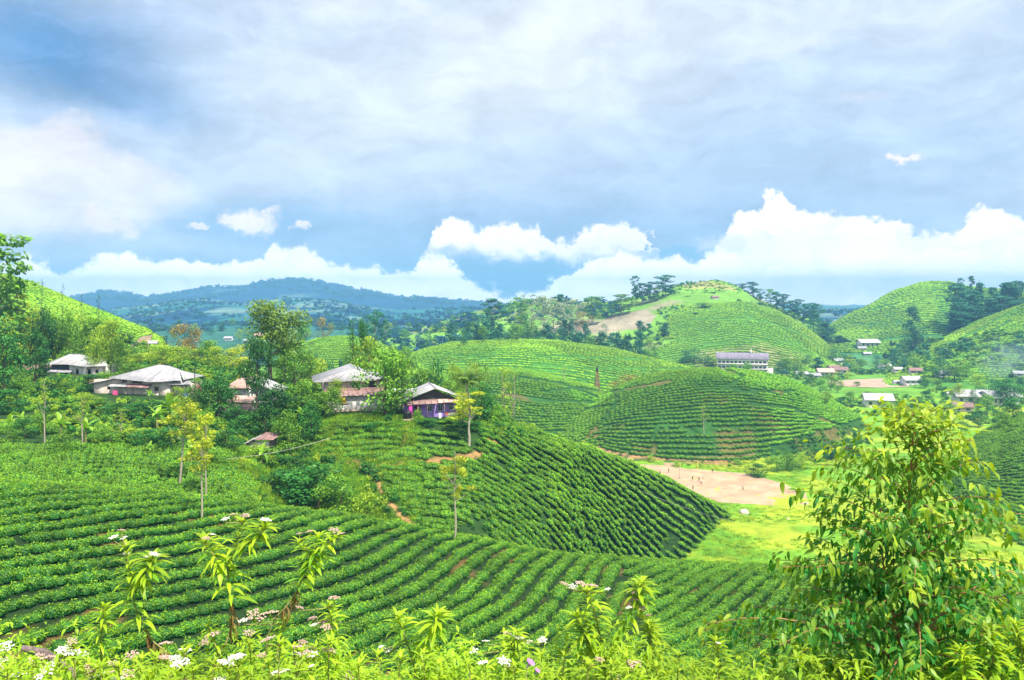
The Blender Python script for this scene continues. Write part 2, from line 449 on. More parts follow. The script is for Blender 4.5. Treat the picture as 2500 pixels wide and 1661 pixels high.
landform('valley_hills', [
    (-380, [(1250, 330), (1850, 318), (2700, 312)]),
    (82,   [(1250, 330), (1850, 320), (2700, 313)]),
    (117,  [(1250, 330), (1850, 319), (2700, 309)]),
    (150,  [(1250, 329), (1850, 317), (2700, 305)]),
    (200,  [(1250, 329), (1850, 314), (2700, 300)]),
    (225,  [(1250, 328), (1850, 313), (2700, 302)]),
    (250,  [(1250, 328), (1850, 314), (2700, 304.5)]),
    (285,  [(1250, 328), (1850, 312), (2700, 299)]),
    (325,  [(1250, 327), (1850, 312), (2700, 301)]),
    (360,  [(1250, 327), (1850, 316), (2700, 307)]),
    (400,  [(1250, 327), (1850, 318), (2700, 311)]),
    (470,  [(1250, 326), (1850, 316), (2700, 309)]),
    (560,  [(1250, 326), (1850, 318), (2700, 312)]),
    (760,  [(1250, 326), (1850, 318), (2700, 312)]),
    (829,  [(1250, 326), (1850, 313), (2700, 311)]),
    (1405, [(1250, 326), (1850, 312), (2700, 306)])], back=60)
landform('blue_mountain', [
    (-380, [(3100, 312), (4100, 300), (5200, 270)]),
    (0,    [(3100, 312), (4100, 308), (5200, 306)]),
    (82,   [(3100, 312), (4100, 304), (5200, 299)]),
    (106,  [(3100, 312), (4100, 302), (5200, 292.5)]),
    (124,  [(3100, 312), (4100, 303), (5200, 294)]),
    (143,  [(3100, 311), (4100, 304), (5200, 297.5)]),
    (160,  [(3100, 311), (4100, 303), (5200, 294.5)]),
    (174,  [(3100, 311), (4100, 302), (5200, 292.5)]),
    (200,  [(3100, 311), (4100, 300), (5200, 290)]),
    (217,  [(3100, 310), (4100, 299), (5200, 287.5)]),
    (243,  [(3100, 310), (4100, 298), (5200, 286)]),
    (256,  [(3100, 310), (4100, 297), (5200, 282)]),
    (269,  [(3100, 310), (4100, 296), (5200, 279.5)]),
    (285,  [(3100, 310), (4100, 296), (5200, 280.5)]),
    (304,  [(3100, 310), (4100, 296), (5200, 280.5)]),
    (330,  [(3100, 310), (4100, 298), (5200, 284)]),
    (350,  [(3100, 311), (4100, 300), (5200, 288)]),
    (369,  [(3100, 311), (4100, 301), (5200, 291.5)]),
    (412,  [(3100, 312), (4100, 304), (5200, 297)]),
    (469,  [(3100, 312), (4100, 307), (5200, 301)]),
    (520,  [(3100, 313), (4100, 309), (5200, 306)]),
    (829,  [(3100, 314), (4100, 312), (5200, 310)]),
    (1405, [(3100, 312), (4100, 306), (5200, 300)])], back=40)
# valley floor: constant height on the right, higher on the left, open country far off
fl = np.zeros((NU, NY))
left = np.clip((330-UG)/260, 0, 1)[:, None]
zf = -64 + left*12
far = np.clip((YG-700)/500, 0, 1)[None, :]; far = far*far*(3-2*far)
zf = zf*(1-far) + (-44)*far
far2 = np.clip((YG-3000)/4000, 0, 1)[None, :]
zf = zf*(1-far2) + (-60)*far2
LF['valley_floor'] = dict(V=HV - zf*F/YG[None, :])
names = list(LF)
Z = np.full((NU, NY), -1e9); ID = np.zeros((NU, NY), int)
for i, nme in enumerate(names):
    z = (HV-LF[nme]['V'])/F*YG[None, :]
    m = z > Z
    Z = np.where(m, z, Z); ID = np.where(m, i, ID)
XG = (UG[:, None]-CU)/F*YG[None, :]
YY = np.broadcast_to(YG[None, :], (NU, NY))
fi = names.index('valley_floor')
bump = (fbm(XG/9, YY/9, 3)-0.5)*0.5*np.clip(YY/60, 0.3, 1) + (fbm(XG/75, YY/75, 9)-0.5)*9.0*np.clip((YY-460)/450, 0, 1) + (fbm(XG/30, YY/60, 19)-0.5)*3.0*np.clip((YY-300)/300, 0, 1)
bump += (fbm(XG/280, YY/280, 21, 6)-0.5)*62*np.clip((YY-1900)/2200, 0, 1)
bump *= np.where(ID == fi, np.clip((YY-730)/400, 0.0, 1), 1)
# rugged ridges on the mountain keep the skyline
mt = names.index('blue_mountain'); vh = names.index('valley_hills')
Z = Z + bump
VIS = HV - Z*F/YG[None, :]

def gz(x, y):
    """terrain height at a world point (arrays)"""
    x = np.asarray(x, float); y = np.asarray(y, float)
    u = CU + F*x/y
    iu = np.clip((u-UG[0])/(UG[1]-UG[0]), 0, NU-1.001); j = np.clip(np.interp(y, YG, np.arange(NY)), 0, NY-1.001)
    i0 = np.floor(iu).astype(int); j0 = np.floor(j).astype(int); fu = iu-i0; fj = j-j0
    return ((Z[i0, j0]*(1-fu)+Z[i0+1, j0]*fu)*(1-fj)+(Z[i0, j0+1]*(1-fu)+Z[i0+1, j0+1]*fu)*fj)
def gid(x, y):
    u = CU + F*np.asarray(x)/np.asarray(y)
    i = np.clip(np.rint((u-UG[0])/(UG[1]-UG[0])).astype(int), 0, NU-1); j = np.clip(np.rint(np.interp(y, YG, np.arange(NY))).astype(int), 0, NY-1)
    return ID[i, j]
def hit(u, v, ymin=20):
    """the ground point seen in the direction (u, v)"""
    i = int(np.clip(round((u-UG[0])/(UG[1]-UG[0])), 0, NU-1))
    for j in range(NY):
        if YG[j] >= ymin and VIS[i, j] <= v:
            if j == 0: break
            a, b = VIS[i, j-1], VIS[i, j]
            t = 0 if a == b else np.clip((a-v)/(a-b), 0, 1)
            Y = YG[j-1]+(YG[j]-YG[j-1])*t
            x = (u-CU)/F*Y
            return float(x), float(Y), float(gz(x, Y))
    return None
def at(u, Y, dz=0.0):
    x = (u-CU)/F*Y
    return float(x), float(Y), float(gz(x, Y))+dz
def inpoly(u, v, poly):
    u = np.asarray(u); v = np.asarray(v); r = np.zeros(u.shape, bool); n = len(poly)
    for i in range(n):
        x1, y1 = poly[i]; x2, y2 = poly[(i+1) % n]
        if y1 == y2: continue
        c_ = ((y1 > v) != (y2 > v)) & (u < (x2-x1)*(v-y1)/(y2-y1)+x1)
        r ^= c_
    return r
def distline(u, v, pts):
    best = np.full(np.shape(u), 1e9)
    for (x1, y1), (x2, y2) in zip(pts[:-1], pts[1:]):
        dx, dy = x2-x1, y2-y1; t = np.clip(((u-x1)*dx+(v-y1)*dy)/(dx*dx+dy*dy+1e-9), 0, 1)
        best = np.minimum(best, np.hypot(u-x1-t*dx, v-y1-t*dy))
    return best

# ------------------------------------------------------------------ ground materials
def new_mat(name):
    m = bpy.data.materials.new(name); m.use_nodes = True
    n = NT(m.node_tree); n.n.clear()
    o = n.new('ShaderNodeOutputMaterial')
    return m, n, o
def ground_mat():
    m, n, o = new_mat('ground_cover')
    b = n.new('ShaderNodeBsdfPrincipled'); b.inputs['Roughness'].default_value = 0.95; b.inputs['Specular IOR Level'].default_value = 0.1
    a = n.new('ShaderNodeAttribute', attribute_name='cover')
    g = n.new('ShaderNodeNewGeometry')
    p = g.outputs['Position']
    nz = n.noise(p, scale=0.35, detail=6, rough=0.65)
    nf = n.noise(p, scale=0.03, detail=5, rough=0.6)
    nb = n.noise(p, scale=0.005, detail=6, rough=0.6)
    m1 = n.smooth(nz, 0.2, 0.8, 0.62, 1.35)
    m2 = n.smooth(nf, 0.25, 0.75, 0.78, 1.22)
    m3 = n.smooth(nb, 0.3, 0.7, 0.85, 1.15)
    v = n.math('MULTIPLY', n.math('MULTIPLY', m1, m2), m3)
    c_ = n.scale(a.outputs['Color'], v)
    n.l.new(c_, b.inputs['Base Color'])
    bp = n.new('ShaderNodeBump'); bp.inputs['Strength'].default_value = 0.5; bp.inputs['Distance'].default_value = 0.4
    n.l.new(nz, bp.inputs['Height']); n.l.new(bp.outputs[0], b.inputs['Normal'])
    n.l.new(b.outputs[0], o.inputs[0])
    return m
GM = ground_mat()
# cover colours by place (albedo; the farthest ones have haze blue mixed in)
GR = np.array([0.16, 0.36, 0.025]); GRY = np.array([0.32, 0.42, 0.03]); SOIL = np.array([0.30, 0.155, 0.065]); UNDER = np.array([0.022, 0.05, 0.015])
TEAFAR = np.array([0.11, 0.33, 0.03]); LIME = np.array([0.16, 0.33, 0.02]); BROWN = np.array([0.36, 0.30, 0.20]); FOREST_HAZE = np.array([0.006, 0.055, 0.12])  # last tone: mountain forest with the blue of distant haze painted in
cov = np.zeros((NU, NY, 3)) + GR
U2 = np.broadcast_to(UG[:, None], (NU, NY)); V2 = VIS
def mixc(mask, colr):
    global cov
    mm = np.clip(mask, 0, 1)[..., None]; cov = cov*(1-mm)+np.asarray(colr)*mm
def is_(nme): return (ID == names.index(nme)).astype(float)
ns1 = fbm(XG/18, YY/18, 31); ns2 = fbm(XG/6, YY/6, 41); nsb = fbm(XG/90, YY/90, 51)
sst = lambda x, a, b: np.clip((x-a)/(b-a), 0, 1)**2*(3-2*np.clip((x-a)/(b-a), 0, 1))
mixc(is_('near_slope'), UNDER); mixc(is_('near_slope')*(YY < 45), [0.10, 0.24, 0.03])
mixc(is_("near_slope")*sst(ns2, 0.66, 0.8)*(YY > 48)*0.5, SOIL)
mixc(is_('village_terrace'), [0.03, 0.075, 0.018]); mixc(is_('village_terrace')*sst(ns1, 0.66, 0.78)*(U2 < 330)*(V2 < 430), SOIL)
mixc(is_('valley_floor')*(YY < 520)*sst(ns1, 0.45, 0.62), GRY)
mixc(is_('valley_floor')*(YY > 520)*sst(nsb, 0.35, 0.6), [0.13, 0.30, 0.03]); mixc(is_('valley_floor')*sst(YY, 600, 1000), [0.04, 0.15, 0.10]); mixc(is_('valley_floor')*(YY > 700)*sst(fbm(XG/150, YY/260, 91), 0.5, 0.6)*0.8, [0.03, 0.12, 0.05]); mixc(is_('valley_floor')*(YY > 800)*sst(fbm(XG/190, YY/320, 95), 0.62, 0.7)*0.7, [0.34, 0.36, 0.2])  # far floor turns blue-green with distance: haze put into the colour
for nme in ('tea_dome', 'pale_tea_hill'): mixc(is_(nme), [0.035, 0.11, 0.02]); mixc(is_(nme)*sst(ns1, 0.58, 0.70)*0.4, SOIL)
mixc(is_('wide_tea_hill'), [0.06, 0.20, 0.025]); mixc(is_('small_lime_hill'), LIME)
mixc(is_('left_hill'), [0.04, 0.14, 0.03])
mixc(is_('conical_tea_hill'), [0.08, 0.22, 0.025]); mixc(is_('right_tea_slope'), [0.06, 0.14, 0.03])
mixc(is_('scrub_ridge'), [0.17, 0.36, 0.04]); mixc(is_('scrub_ridge')*sst(nsb, 0.55, 0.7)*(V2 > 300), BROWN)
mixc(is_('far_right_hill'), [0.05, 0.19, 0.05]); mixc(is_('near_right_hill'), [0.08, 0.23, 0.03])
mixc(is_('valley_hills'), [0.03, 0.15, 0.15]); mixc(is_('valley_hills')*sst(fbm(XG/170, YY/330, 61), 0.42, 0.6), [0.16, 0.26, 0.22]); mixc(is_('valley_hills')*sst(fbm(XG/100, YY/200, 71), 0.55, 0.65), FOREST_HAZE)  # hill tones blued to paint distance haze onto the slopes
mixc(is_('blue_mountain'), FOREST_HAZE); mixc(is_('blue_mountain')*sst(fbm(XG/270, YY/500, 81), 0.66, 0.74)*(V2 > 288)*0.5, [0.2, 0.3, 0.15])
def P_(*p): return [(a*d4, b*d4) for a, b in p]
mixc(is_('scrub_ridge')*inpoly(U2, V2, P_((1380, 742), (1410, 726), (1490, 712), (1512, 728), (1490, 758), (1390, 762), (1330, 758))), [0.34, 0.29, 0.20])
mixc(is_('scrub_ridge')*inpoly(U2, V2, P_((1545, 640), (1600, 640), (1690, 660), (1700, 672), (1650, 664), (1580, 666))), [0.30, 0.30, 0.09])
mixc(is_('conical_tea_hill')*inpoly(U2, V2, P_((1600, 810), (1700, 800), (1760, 790), (1860, 815), (1880, 840), (1600, 870)))*0.75, [0.34, 0.30, 0.14])
mixc(is_('far_right_hill')*inpoly(U2, V2, P_((2085, 665), (2130, 655), (2160, 700), (2150, 760), (2060, 720))), [0.24, 0.42, 0.03])
mixc(is_('left_hill')*inpoly(U2, V2, P_((300, 785), (355, 765), (345, 805), (300, 812)))*0.8, [0.40, 0.27, 0.19])
# grass lips, earth paths and the gully on the village side
lip = P_((560, 1075), (620, 1120), (700, 1180), (780, 1205)); mixc(is_('village_terrace')*sst(-distline(U2, V2, lip), -6, -2), GRY)
mixc(is_('village_terrace')*inpoly(U2, V2, P_((590, 1090), (700, 1060), (740, 1010), (760, 1005), (770, 1055), (860, 1080), (800, 1180), (700, 1180))), [0.13, 0.33, 0.03])
for pl in (P_((765, 1000), (770, 1030), (760, 1050), (800, 1065), (850, 1080)), P_((850, 1080), (900, 1160), (950, 1215)), P_((860, 1068), (1000, 1062), (1080, 1050), (1110, 1045)), P_((935, 975), (935, 1030)), P_((1125, 1010), (1140, 1020))):
    mixc(is_('village_terrace')*sst(-distline(U2, V2, pl), -4.5, -1.5), [0.38, 0.22, 0.09])
mixc(is_('village_terrace')*inpoly(U2, V2, P_((100, 1040), (330, 1040), (330, 1055), (230, 1030)))*0.0, SOIL)
mixc(is_('valley_floor')*sst(-distline(U2, V2, P_((1380, 1035), (1450, 1048), (1560, 1062), (1700, 1068))), -3.5, -1), [0.36, 0.2, 0.1])
mixc(is_('tea_dome')*sst(-distline(U2, V2, P_((1370, 1032), (1450, 1052), (1560, 1058), (1700, 1062))), -2.5, -1), [0.36, 0.2, 0.1])
road = P_((1400, 1005), (1400, 905))

def build_ground():
    keep_u = np.arange(NU); idx = np.arange(NU*NY).reshape(NU, NY)
    a = idx[:-1, :-1].ravel(); b = idx[1:, :-1].ravel(); c_ = idx[1:, 1:].ravel(); d_ = idx[:-1, 1:].ravel()
    quads = np.stack([a, b, c_, d_], 1)
    fid = ID[:-1, :-1].ravel()
    V = np.stack([XG, YY, Z], -1).reshape(-1, 3); C = cov.reshape(-1, 3)
    merge = {'near_slope': 'hillside', 'village_terrace': 'terraces', 'valley_floor': 'ground', 'valley_hills': 'distant_hills', 'blue_mountain': 'mountain'}
    for i, nme in enumerate(names):
        q = quads[fid == i]
        if not len(q): continue
        used, inv = np.unique(q.ravel(), return_inverse=True)
        me = mk_mesh(merge.get(nme, nme), V[used], inv.reshape(-1, 4), GM, smooth=True)
        at_ = me.attributes.new('cover', 'FLOAT_COLOR', 'POINT')
        cc = np.ones((len(used), 4), np.float32); cc[:, :3] = C[used]; at_.data.foreach_set('color', cc.ravel())
        o = link(merge.get(nme, nme), me); tag(o, kind='structure')
build_ground()
# road surface the photographer stands on and the ground behind it
me = mk_mesh('road', [(-60, -6, -1.72), (60, -6, -1.72), (60, 1.62, -1.74), (-60, 1.62, -1.74)], [(0, 1, 2, 3)], None)
rm, rn, ro = new_mat('asphalt'); rb = rn.new('ShaderNodeBsdfPrincipled'); rb.inputs['Base Color'].default_value = (0.05, 0.05, 0.05, 1); rb.inputs['Roughness'].default_value = 0.9; rn.l.new(rb.outputs[0], ro.inputs[0])
me.materials.append(rm); tag(link('road', me), kind='structure')
# ------------------------------------------------------------------ the air
def build_haze():
    m, n, o = new_mat('haze_air')
    v = n.new('ShaderNodeVolumePrincipled')
    v.inputs['Color'].default_value = (0.26, 0.64, 1.0, 1)
    v.inputs['Density'].default_value = 0.00022
    v.inputs['Anisotropy'].default_value = 0.0
    n.l.new(v.outputs[0], o.inputs['Volume'])
    y0, y1, z0, z1 = -30, 9100, float(Z.min())-1, float(Z.max())+32
    x0, x1 = float(XG.min())-200, float(XG.max())+200
    V = [(x0, y0, z0), (x1, y0, z0), (x1, y1, z0), (x0, y1, z0), (x0, y0, z1), (x1, y0, z1), (x1, y1, z1), (x0, y1, z1)]
    me = mk_mesh('haze', V, [(0, 3, 2, 1), (4, 5, 6, 7), (0, 1, 5, 4), (1, 2, 6, 5), (2, 3, 7, 6), (3, 0, 4, 7)], m)
    tag(link('haze', me), kind='stuff')
build_haze()

# ------------------------------------------------------------------ foliage materials
def leaf_mat(name, dark, light, trans=0.35, rough=0.45, var=0.25, hue=None, spec=0.3, plots=0.0):
    """tint 0 = old leaf, 1 = young leaf; object random varies whole plants"""
    m, n, o = new_mat(name)
    a = n.new('ShaderNodeAttribute', attribute_name='tint')
    oi = n.new('ShaderNodeObjectInfo')
    c_ = n.mix(a.outputs['Fac'], dark, light)
    if hue is not None: c_ = n.mix(n.math('MULTIPLY', oi.outputs['Random'], 0.8), c_, hue)
    g = n.new('ShaderNodeNewGeometry')
    nz = n.noise(g.outputs['Position'], scale=0.22, detail=3)
    k = n.math('MULTIPLY', n.math('ADD', n.math('MULTIPLY', oi.outputs['Random'], 2*var), 1-var), n.smooth(nz, 0.3, 0.7, 0.82, 1.2))
    if plots:
        vo = n.new('ShaderNodeTexVoronoi'); vo.inputs['Scale'].default_value = 0.016; n.l.new(n.vmath('MULTIPLY', n.vmath('ADD', g.outputs['Position'], n.scale(n.noise(g.outputs['Position'], scale=0.02, detail=2, out=1), 40.0)), (1, 0.7, 0.0)), vo.inputs['Vector'])
        k = n.math('MULTIPLY', k, n.smooth(n.vmath('DOT_PRODUCT', vo.outputs['Color'], (0.6, 0.4, 0.0)), 0.2, 0.8, 1-plots, 1+plots))
        c_ = n.mix(n.smooth(n.noise(g.outputs['Position'], scale=0.03, detail=4), 0.52, 0.7, 0, 0.55*plots*4), c_, n.mix(1.0, c_, (0.55, 0.85, 0.9), blend='MULTIPLY'))
    c_ = n.scale(c_, k)
    b = n.new('ShaderNodeBsdfPrincipled'); b.inputs['Roughness'].default_value = rough; b.inputs['Specular IOR Level'].default_value = spec
    n.l.new(c_, b.inputs['Base Color'])
    t = n.new('ShaderNodeBsdfTranslucent')
    n.l.new(n.mix(1.0, c_, (1.25, 1.15, 0.35), blend='MULTIPLY'), t.inputs['Color'])
    mx = n.new('ShaderNodeMixShader'); mx.inputs[0].default_value = trans
    n.l.new(b.outputs[0], mx.inputs[1]); n.l.new(t.outputs[0], mx.inputs[2]); n.l.new(mx.outputs[0], o.inputs[0])
    return m
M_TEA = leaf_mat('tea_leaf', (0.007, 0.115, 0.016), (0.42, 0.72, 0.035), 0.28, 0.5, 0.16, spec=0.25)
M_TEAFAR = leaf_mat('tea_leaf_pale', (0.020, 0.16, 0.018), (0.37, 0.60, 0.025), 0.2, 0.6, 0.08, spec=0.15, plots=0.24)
def bark_mat(name, a, b_, sc=6, rough=0.9):
    m, n, o = new_mat(name)
    g = n.new('ShaderNodeTexCoord')
    nz = n.noise(n.vmath('MULTIPLY', g.outputs['Object'], (1, 1, 0.35)), scale=sc, detail=5, rough=0.65)
    c_ = n.mix(n.smooth(nz, 0.35, 0.65), a, b_)
    b = n.new('ShaderNodeBsdfPrincipled'); b.inputs['Roughness'].default_value = rough
    n.l.new(c_, b.inputs['Base Color']); n.l.new(b.outputs[0], o.inputs[0])
    return m
M_TWIG = bark_mat('tea_wood', (0.05, 0.03, 0.015), (0.12, 0.08, 0.04))

def leaf_quads(C, Nn, L, Wd, rg, jit=0.6, droop=0.0):
    """diamond leaves at centres C facing normals Nn"""
    n = len(C)
    N_ = Nn + rg.normal(0, jit, (n, 3)); N_ /= np.linalg.norm(N_, axis=1)[:, None]+1e-9
    a = rg.normal(0, 1, (n, 3)); a[:, 2] -= droop
    T = a - (a*N_).sum(1)[:, None]*N_; T /= np.linalg.norm(T, axis=1)[:, None]+1e-9
    B = np.cross(N_, T)
    L = (L*rg.uniform(0.7, 1.25, n))[:, None]; Wd = (Wd*rg.uniform(0.7, 1.25, n))[:, None]
    V = np.stack([C-T*L/2, C+B*Wd/2+N_*Wd*0.12, C+T*L/2, C-B*Wd/2+N_*Wd*0.12], 1).reshape(-1, 3)
    Fq = np.arange(4*n).reshape(n, 4)
    return V, Fq
def mound(nr, ns, rx, ry, h, rg, z0=0.0, rough=0.08):
    V = []; Fq = []
    for i in range(nr+1):
        ph = (i/nr)*math.pi/2*1.0
        r = math.sin(ph)**0.75 if i else 0; z = math.cos(ph)**0.8
        for k in range(ns):
            a = 2*math.pi*k/ns; q = 1+rg.uniform(-rough, rough)
            V.append((math.cos(a)*r*rx*q, math.sin(a)*r*ry*q, z0+z*h*(1+rg.uniform(-rough, rough))))
    for i in range(nr):
        for k in range(ns):
            Fq.append((i*ns+k, (i+1)*ns+k, (i+1)*ns+(k+1) % ns, i*ns+(k+1) % ns))
    return np.array(V), np.array(Fq)
def bush_mesh(name, seed, nl, rx, ry, h, leaf, mats, core=(3, 8), coret=0.1, wid=0.55, z0=0.12, top_bias=0.5, ragged=1.0, lift=0.0):
    rg = np.random.default_rng(seed)
    Vc, Fc_ = mound(core[0], core[1], rx*0.86, ry*0.86, h*0.86, rg, z0=z0)
    k = rg.uniform(0, 1, nl)**(0.75); ph = np.arccos(1-k)          # denser on the plucked top
    az = rg.uniform(0, 2*math.pi, nl)
    lump = 1+ragged*(0.10*np.sin(az*3+seed)+0.07*np.sin(az*5+seed*2))
    r = np.sin(ph)**0.75*lump; zz = np.cos(ph)**0.8
    rad = 1+rg.uniform(-0.14, 0.08, nl)*ragged
    C = np.stack([np.cos(az)*r*rx*rad, np.sin(az)*r*ry*rad, z0+zz*h*rad-0.02], 1)
    Nn = np.stack([np.cos(az)*np.sin(ph), np.sin(az)*np.sin(ph), np.cos(ph)+0.25], 1)
    V, Fq = leaf_quads(C, Nn, leaf, leaf*wid, rg, 0.55*ragged)
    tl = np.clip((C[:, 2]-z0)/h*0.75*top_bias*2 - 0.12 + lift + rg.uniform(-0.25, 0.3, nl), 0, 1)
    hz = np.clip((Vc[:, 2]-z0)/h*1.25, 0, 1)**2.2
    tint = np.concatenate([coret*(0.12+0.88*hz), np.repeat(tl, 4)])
    VV = np.concatenate([Vc, V]); FF = np.concatenate([Fc_, Fq+len(Vc)])
    return mk_mesh(name, VV, FF, mats, tint=tint)

def scatter(name, pts, rots, scs, vi, protos, mat=None):
    """one countless mass: the point mesh carries instances of the proto objects"""
    me = bpy.data.meshes.new(name)
    me.vertices.add(len(pts)); me.vertices.foreach_set('co', np.asarray(pts, np.float32).ravel())
    a = me.attributes.new('rot', 'FLOAT_VECTOR', 'POINT'); a.data.foreach_set('vector', np.asarray(rots, np.float32).ravel())
    a = me.attributes.new('sc', 'FLOAT_VECTOR', 'POINT'); a.data.foreach_set('vector', np.asarray(scs, np.float32).ravel())
    a = me.attributes.new('vi', 'INT', 'POINT'); a.data.foreach_set('value', np.asarray(vi, np.int32))
    me.update()
    o = link(name, me)
    ng = bpy.data.node_groups.new(name+'_nodes', 'GeometryNodeTree')
    ng.interface.new_socket('Geometry', in_out='INPUT', socket_type='NodeSocketGeometry')
    ng.interface.new_socket('Geometry', in_out='OUTPUT', socket_type='NodeSocketGeometry')
    N_ = ng.nodes; Lk = ng.links
    gi = N_.new('NodeGroupInput'); go = N_.new('NodeGroupOutput')
    iop = N_.new('GeometryNodeInstanceOnPoints')
    Lk.new(gi.outputs[0], iop.inputs['Points'])
    jn = N_.new('GeometryNodeGeometryToInstance')
    for p in reversed(protos):
        oi = N_.new('GeometryNodeObjectInfo'); oi.inputs['Object'].default_value = p; oi.transform_space = 'ORIGINAL'
        Lk.new(oi.outputs['Geometry'], jn.inputs[0])
    Lk.new(jn.outputs[0], iop.inputs['Instance'])
    iop.inputs['Pick Instance'].default_value = True
    def attr(nm, typ):
        t = N_.new('GeometryNodeInputNamedAttribute'); t.data_type = typ; t.inputs['Name'].default_value = nm
        return [s_ for s_ in t.outputs if s_.enabled and s_.name == 'Attribute'][0]
    Lk.new(attr('vi', 'INT'), iop.inputs['Instance Index'])
    er = N_.new('FunctionNodeEulerToRotation'); Lk.new(attr('rot', 'FLOAT_VECTOR'), er.inputs[0]); Lk.new(er.outputs[0], iop.inputs['Rotation'])
    Lk.new(attr('sc', 'FLOAT_VECTOR'), iop.inputs['Scale'])
    Lk.new(iop.outputs[0], go.inputs[0])
    md = o.modifiers.new('instances', 'NODES'); md.node_group = ng
    return o

# ------------------------------------------------------------------ tea rows
TEAP = {}      # landform -> list of (x, y, rz, size)
def screen(x, y):
    return CU+F*x/y, HV-gz(x, y)*F/y
def slope_dir(x, y, dx, dy, e=0.6):
    return np.arctan2(gz(x+dx*e, y+dy*e)-gz(x-dx*e, y-dy*e), 2*e)

def stadium_rows(cx, cy, r0, r1, rs, th0, th1, straight, sp, seed, slen, inner=None):
    """rows on concentric arcs about a centre, each running on straight at the far end"""
    rg = np.random.default_rng(seed); out = []
    k = 0; r = r0
    while r < r1:
        n = int(max((th1-th0)*r, 1)/sp)
        th = th0 + (np.arange(n)+rg.uniform(0, 1))*sp/r
        xs = cx+r*np.cos(th); ys = cy+r*np.sin(th); dx = -np.sin(th); dy = np.cos(th)
        out.append(np.stack([xs, ys, dx, dy, np.full(n, k), np.arange(n)], 1))
        if slen > 0:
            m = int(slen/sp); s_ = (np.arange(m)+0.5)*sp
            ex, ey = cx+r*math.cos(th1), cy+r*math.sin(th1); tx, ty = -math.sin(th1), math.cos(th1)
            out.append(np.stack([ex+tx*s_, ey+ty*s_, np.full(m, tx), np.full(m, ty), np.full(m, k), np.arange(m)+n], 1))
        r += rs if not inner or r > inner[0] else inner[1]; k += 1
    return np.concatenate(out)
def loft_rows(nme, rs, sp, t0, t1, seed, u0=None, u1=None):
    """rows that share the space between the foot and the crest of a hill"""
    L = LF[nme]; rg = np.random.default_rng(seed); out = []
    u0 = L['u0'] if u0 is None else u0; u1 = L['u1'] if u1 is None else u1
    gap = (L['Yc']-L['Yf'])
    mu = (UG >= u0) & (UG <= u1)
    N = int(gap[mu].max()*(t1-t0)/rs)
    for k in range(N):
        t = t0+(t1-t0)*(k+0.5)/N
        yy = L['Yf']+t*gap; xx = (UG-CU)/F*yy
        xx = xx[mu]; y2 = yy[mu]; g2 = gap[mu]
        s_ = np.concatenate([[0], np.cumsum(np.hypot(np.diff(xx), np.diff(y2)))])
        q = np.arange(rg.uniform(0, sp), s_[-1], sp)
        px = np.interp(q, s_, xx); py = np.interp(q, s_, y2); gg = np.interp(q, s_, g2)
        dx = np.interp(q+0.5, s_, xx)-px; dy = np.interp(q+0.5, s_, y2)-py; ln = np.hypot(dx, dy)+1e-6
        loc = gg*(t1-t0)/N
        keep = np.ones(len(q), bool)
        keep &= ~((loc < rs*0.5) & (k % 2 == 1)); keep &= ~((loc < rs*0.25) & (k % 4 == 2)); keep &= ~((loc < rs*0.12) & (k % 8 == 4))
        out.append(np.stack([px, py, dx/ln, dy/ln, np.full(len(q), k), np.arange(len(q))], 1)[keep])
    return np.concatenate(out)

def finish(A, nme, size, jit, seed, mask=None, drop=0.015, ids=None):
    rg = np.random.default_rng(seed)
    ids = ids or [nme]
    nrm = np.stack([-A[:, 3], A[:, 2]], 1)
    w = (fbm(A[:, 0]/7, A[:, 1]/7, seed)-0.5)*size*0.45
    A = A.copy(); A[:, 0] += nrm[:, 0]*w+rg.normal(0, jit, len(A)); A[:, 1] += nrm[:, 1]*w+rg.normal(0, jit, len(A))
    ok = A[:, 1] > 5
    A = A[ok]; u, v = screen(A[:, 0], A[:, 1])
    g = gid(A[:, 0], A[:, 1])
    ok = np.isin(g, [names.index(i) for i in ids]) & (u > -330) & (u < 1370) & (rg.uniform(0, 1, len(A)) > drop)
    ok &= vnoise(A[:, 0]/2.4/size, A[:, 1]/2.4/size, seed+8) < 0.955
    if mask is not None: ok &= mask(u, v, A[:, 0], A[:, 1])
    A = A[ok]; n = len(A)
    z = gz(A[:, 0], A[:, 1])
    pit = slope_dir(A[:, 0], A[:, 1], A[:, 2], A[:, 3])
    rot = np.stack([np.zeros(n), -pit, np.arctan2(A[:, 3], A[:, 2])], 1)
    rot[:, 2] += 0; flip = rg.uniform(0, 1, n) > 0.5
    rot[flip, 2] += math.pi; rot[flip, 1] *= -1
    s_ = size*rg.uniform(0.80, 1.16, n)*(0.84+0.34*fbm(A[:, 0]/4.5/size, A[:, 1]/4.5/size, seed+3))
    sc = np.stack([s_, s_*rg.uniform(0.92, 1.1, n), s_*rg.uniform(0.85, 1.15, n)], 1)
    return np.stack([A[:, 0], A[:, 1], z-0.03*size], 1), rot, sc

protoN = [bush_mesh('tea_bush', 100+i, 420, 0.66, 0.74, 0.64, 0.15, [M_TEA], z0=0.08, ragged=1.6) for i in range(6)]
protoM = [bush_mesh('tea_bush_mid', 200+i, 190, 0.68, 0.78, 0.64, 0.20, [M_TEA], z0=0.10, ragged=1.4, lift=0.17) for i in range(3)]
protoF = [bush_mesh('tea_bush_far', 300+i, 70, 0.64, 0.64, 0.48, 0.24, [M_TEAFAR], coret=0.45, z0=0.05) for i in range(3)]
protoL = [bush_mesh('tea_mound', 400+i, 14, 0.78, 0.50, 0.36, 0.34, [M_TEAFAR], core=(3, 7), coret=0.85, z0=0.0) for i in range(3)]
G_TEA = 'tea bushes planted in curving rows on the nearest slope'

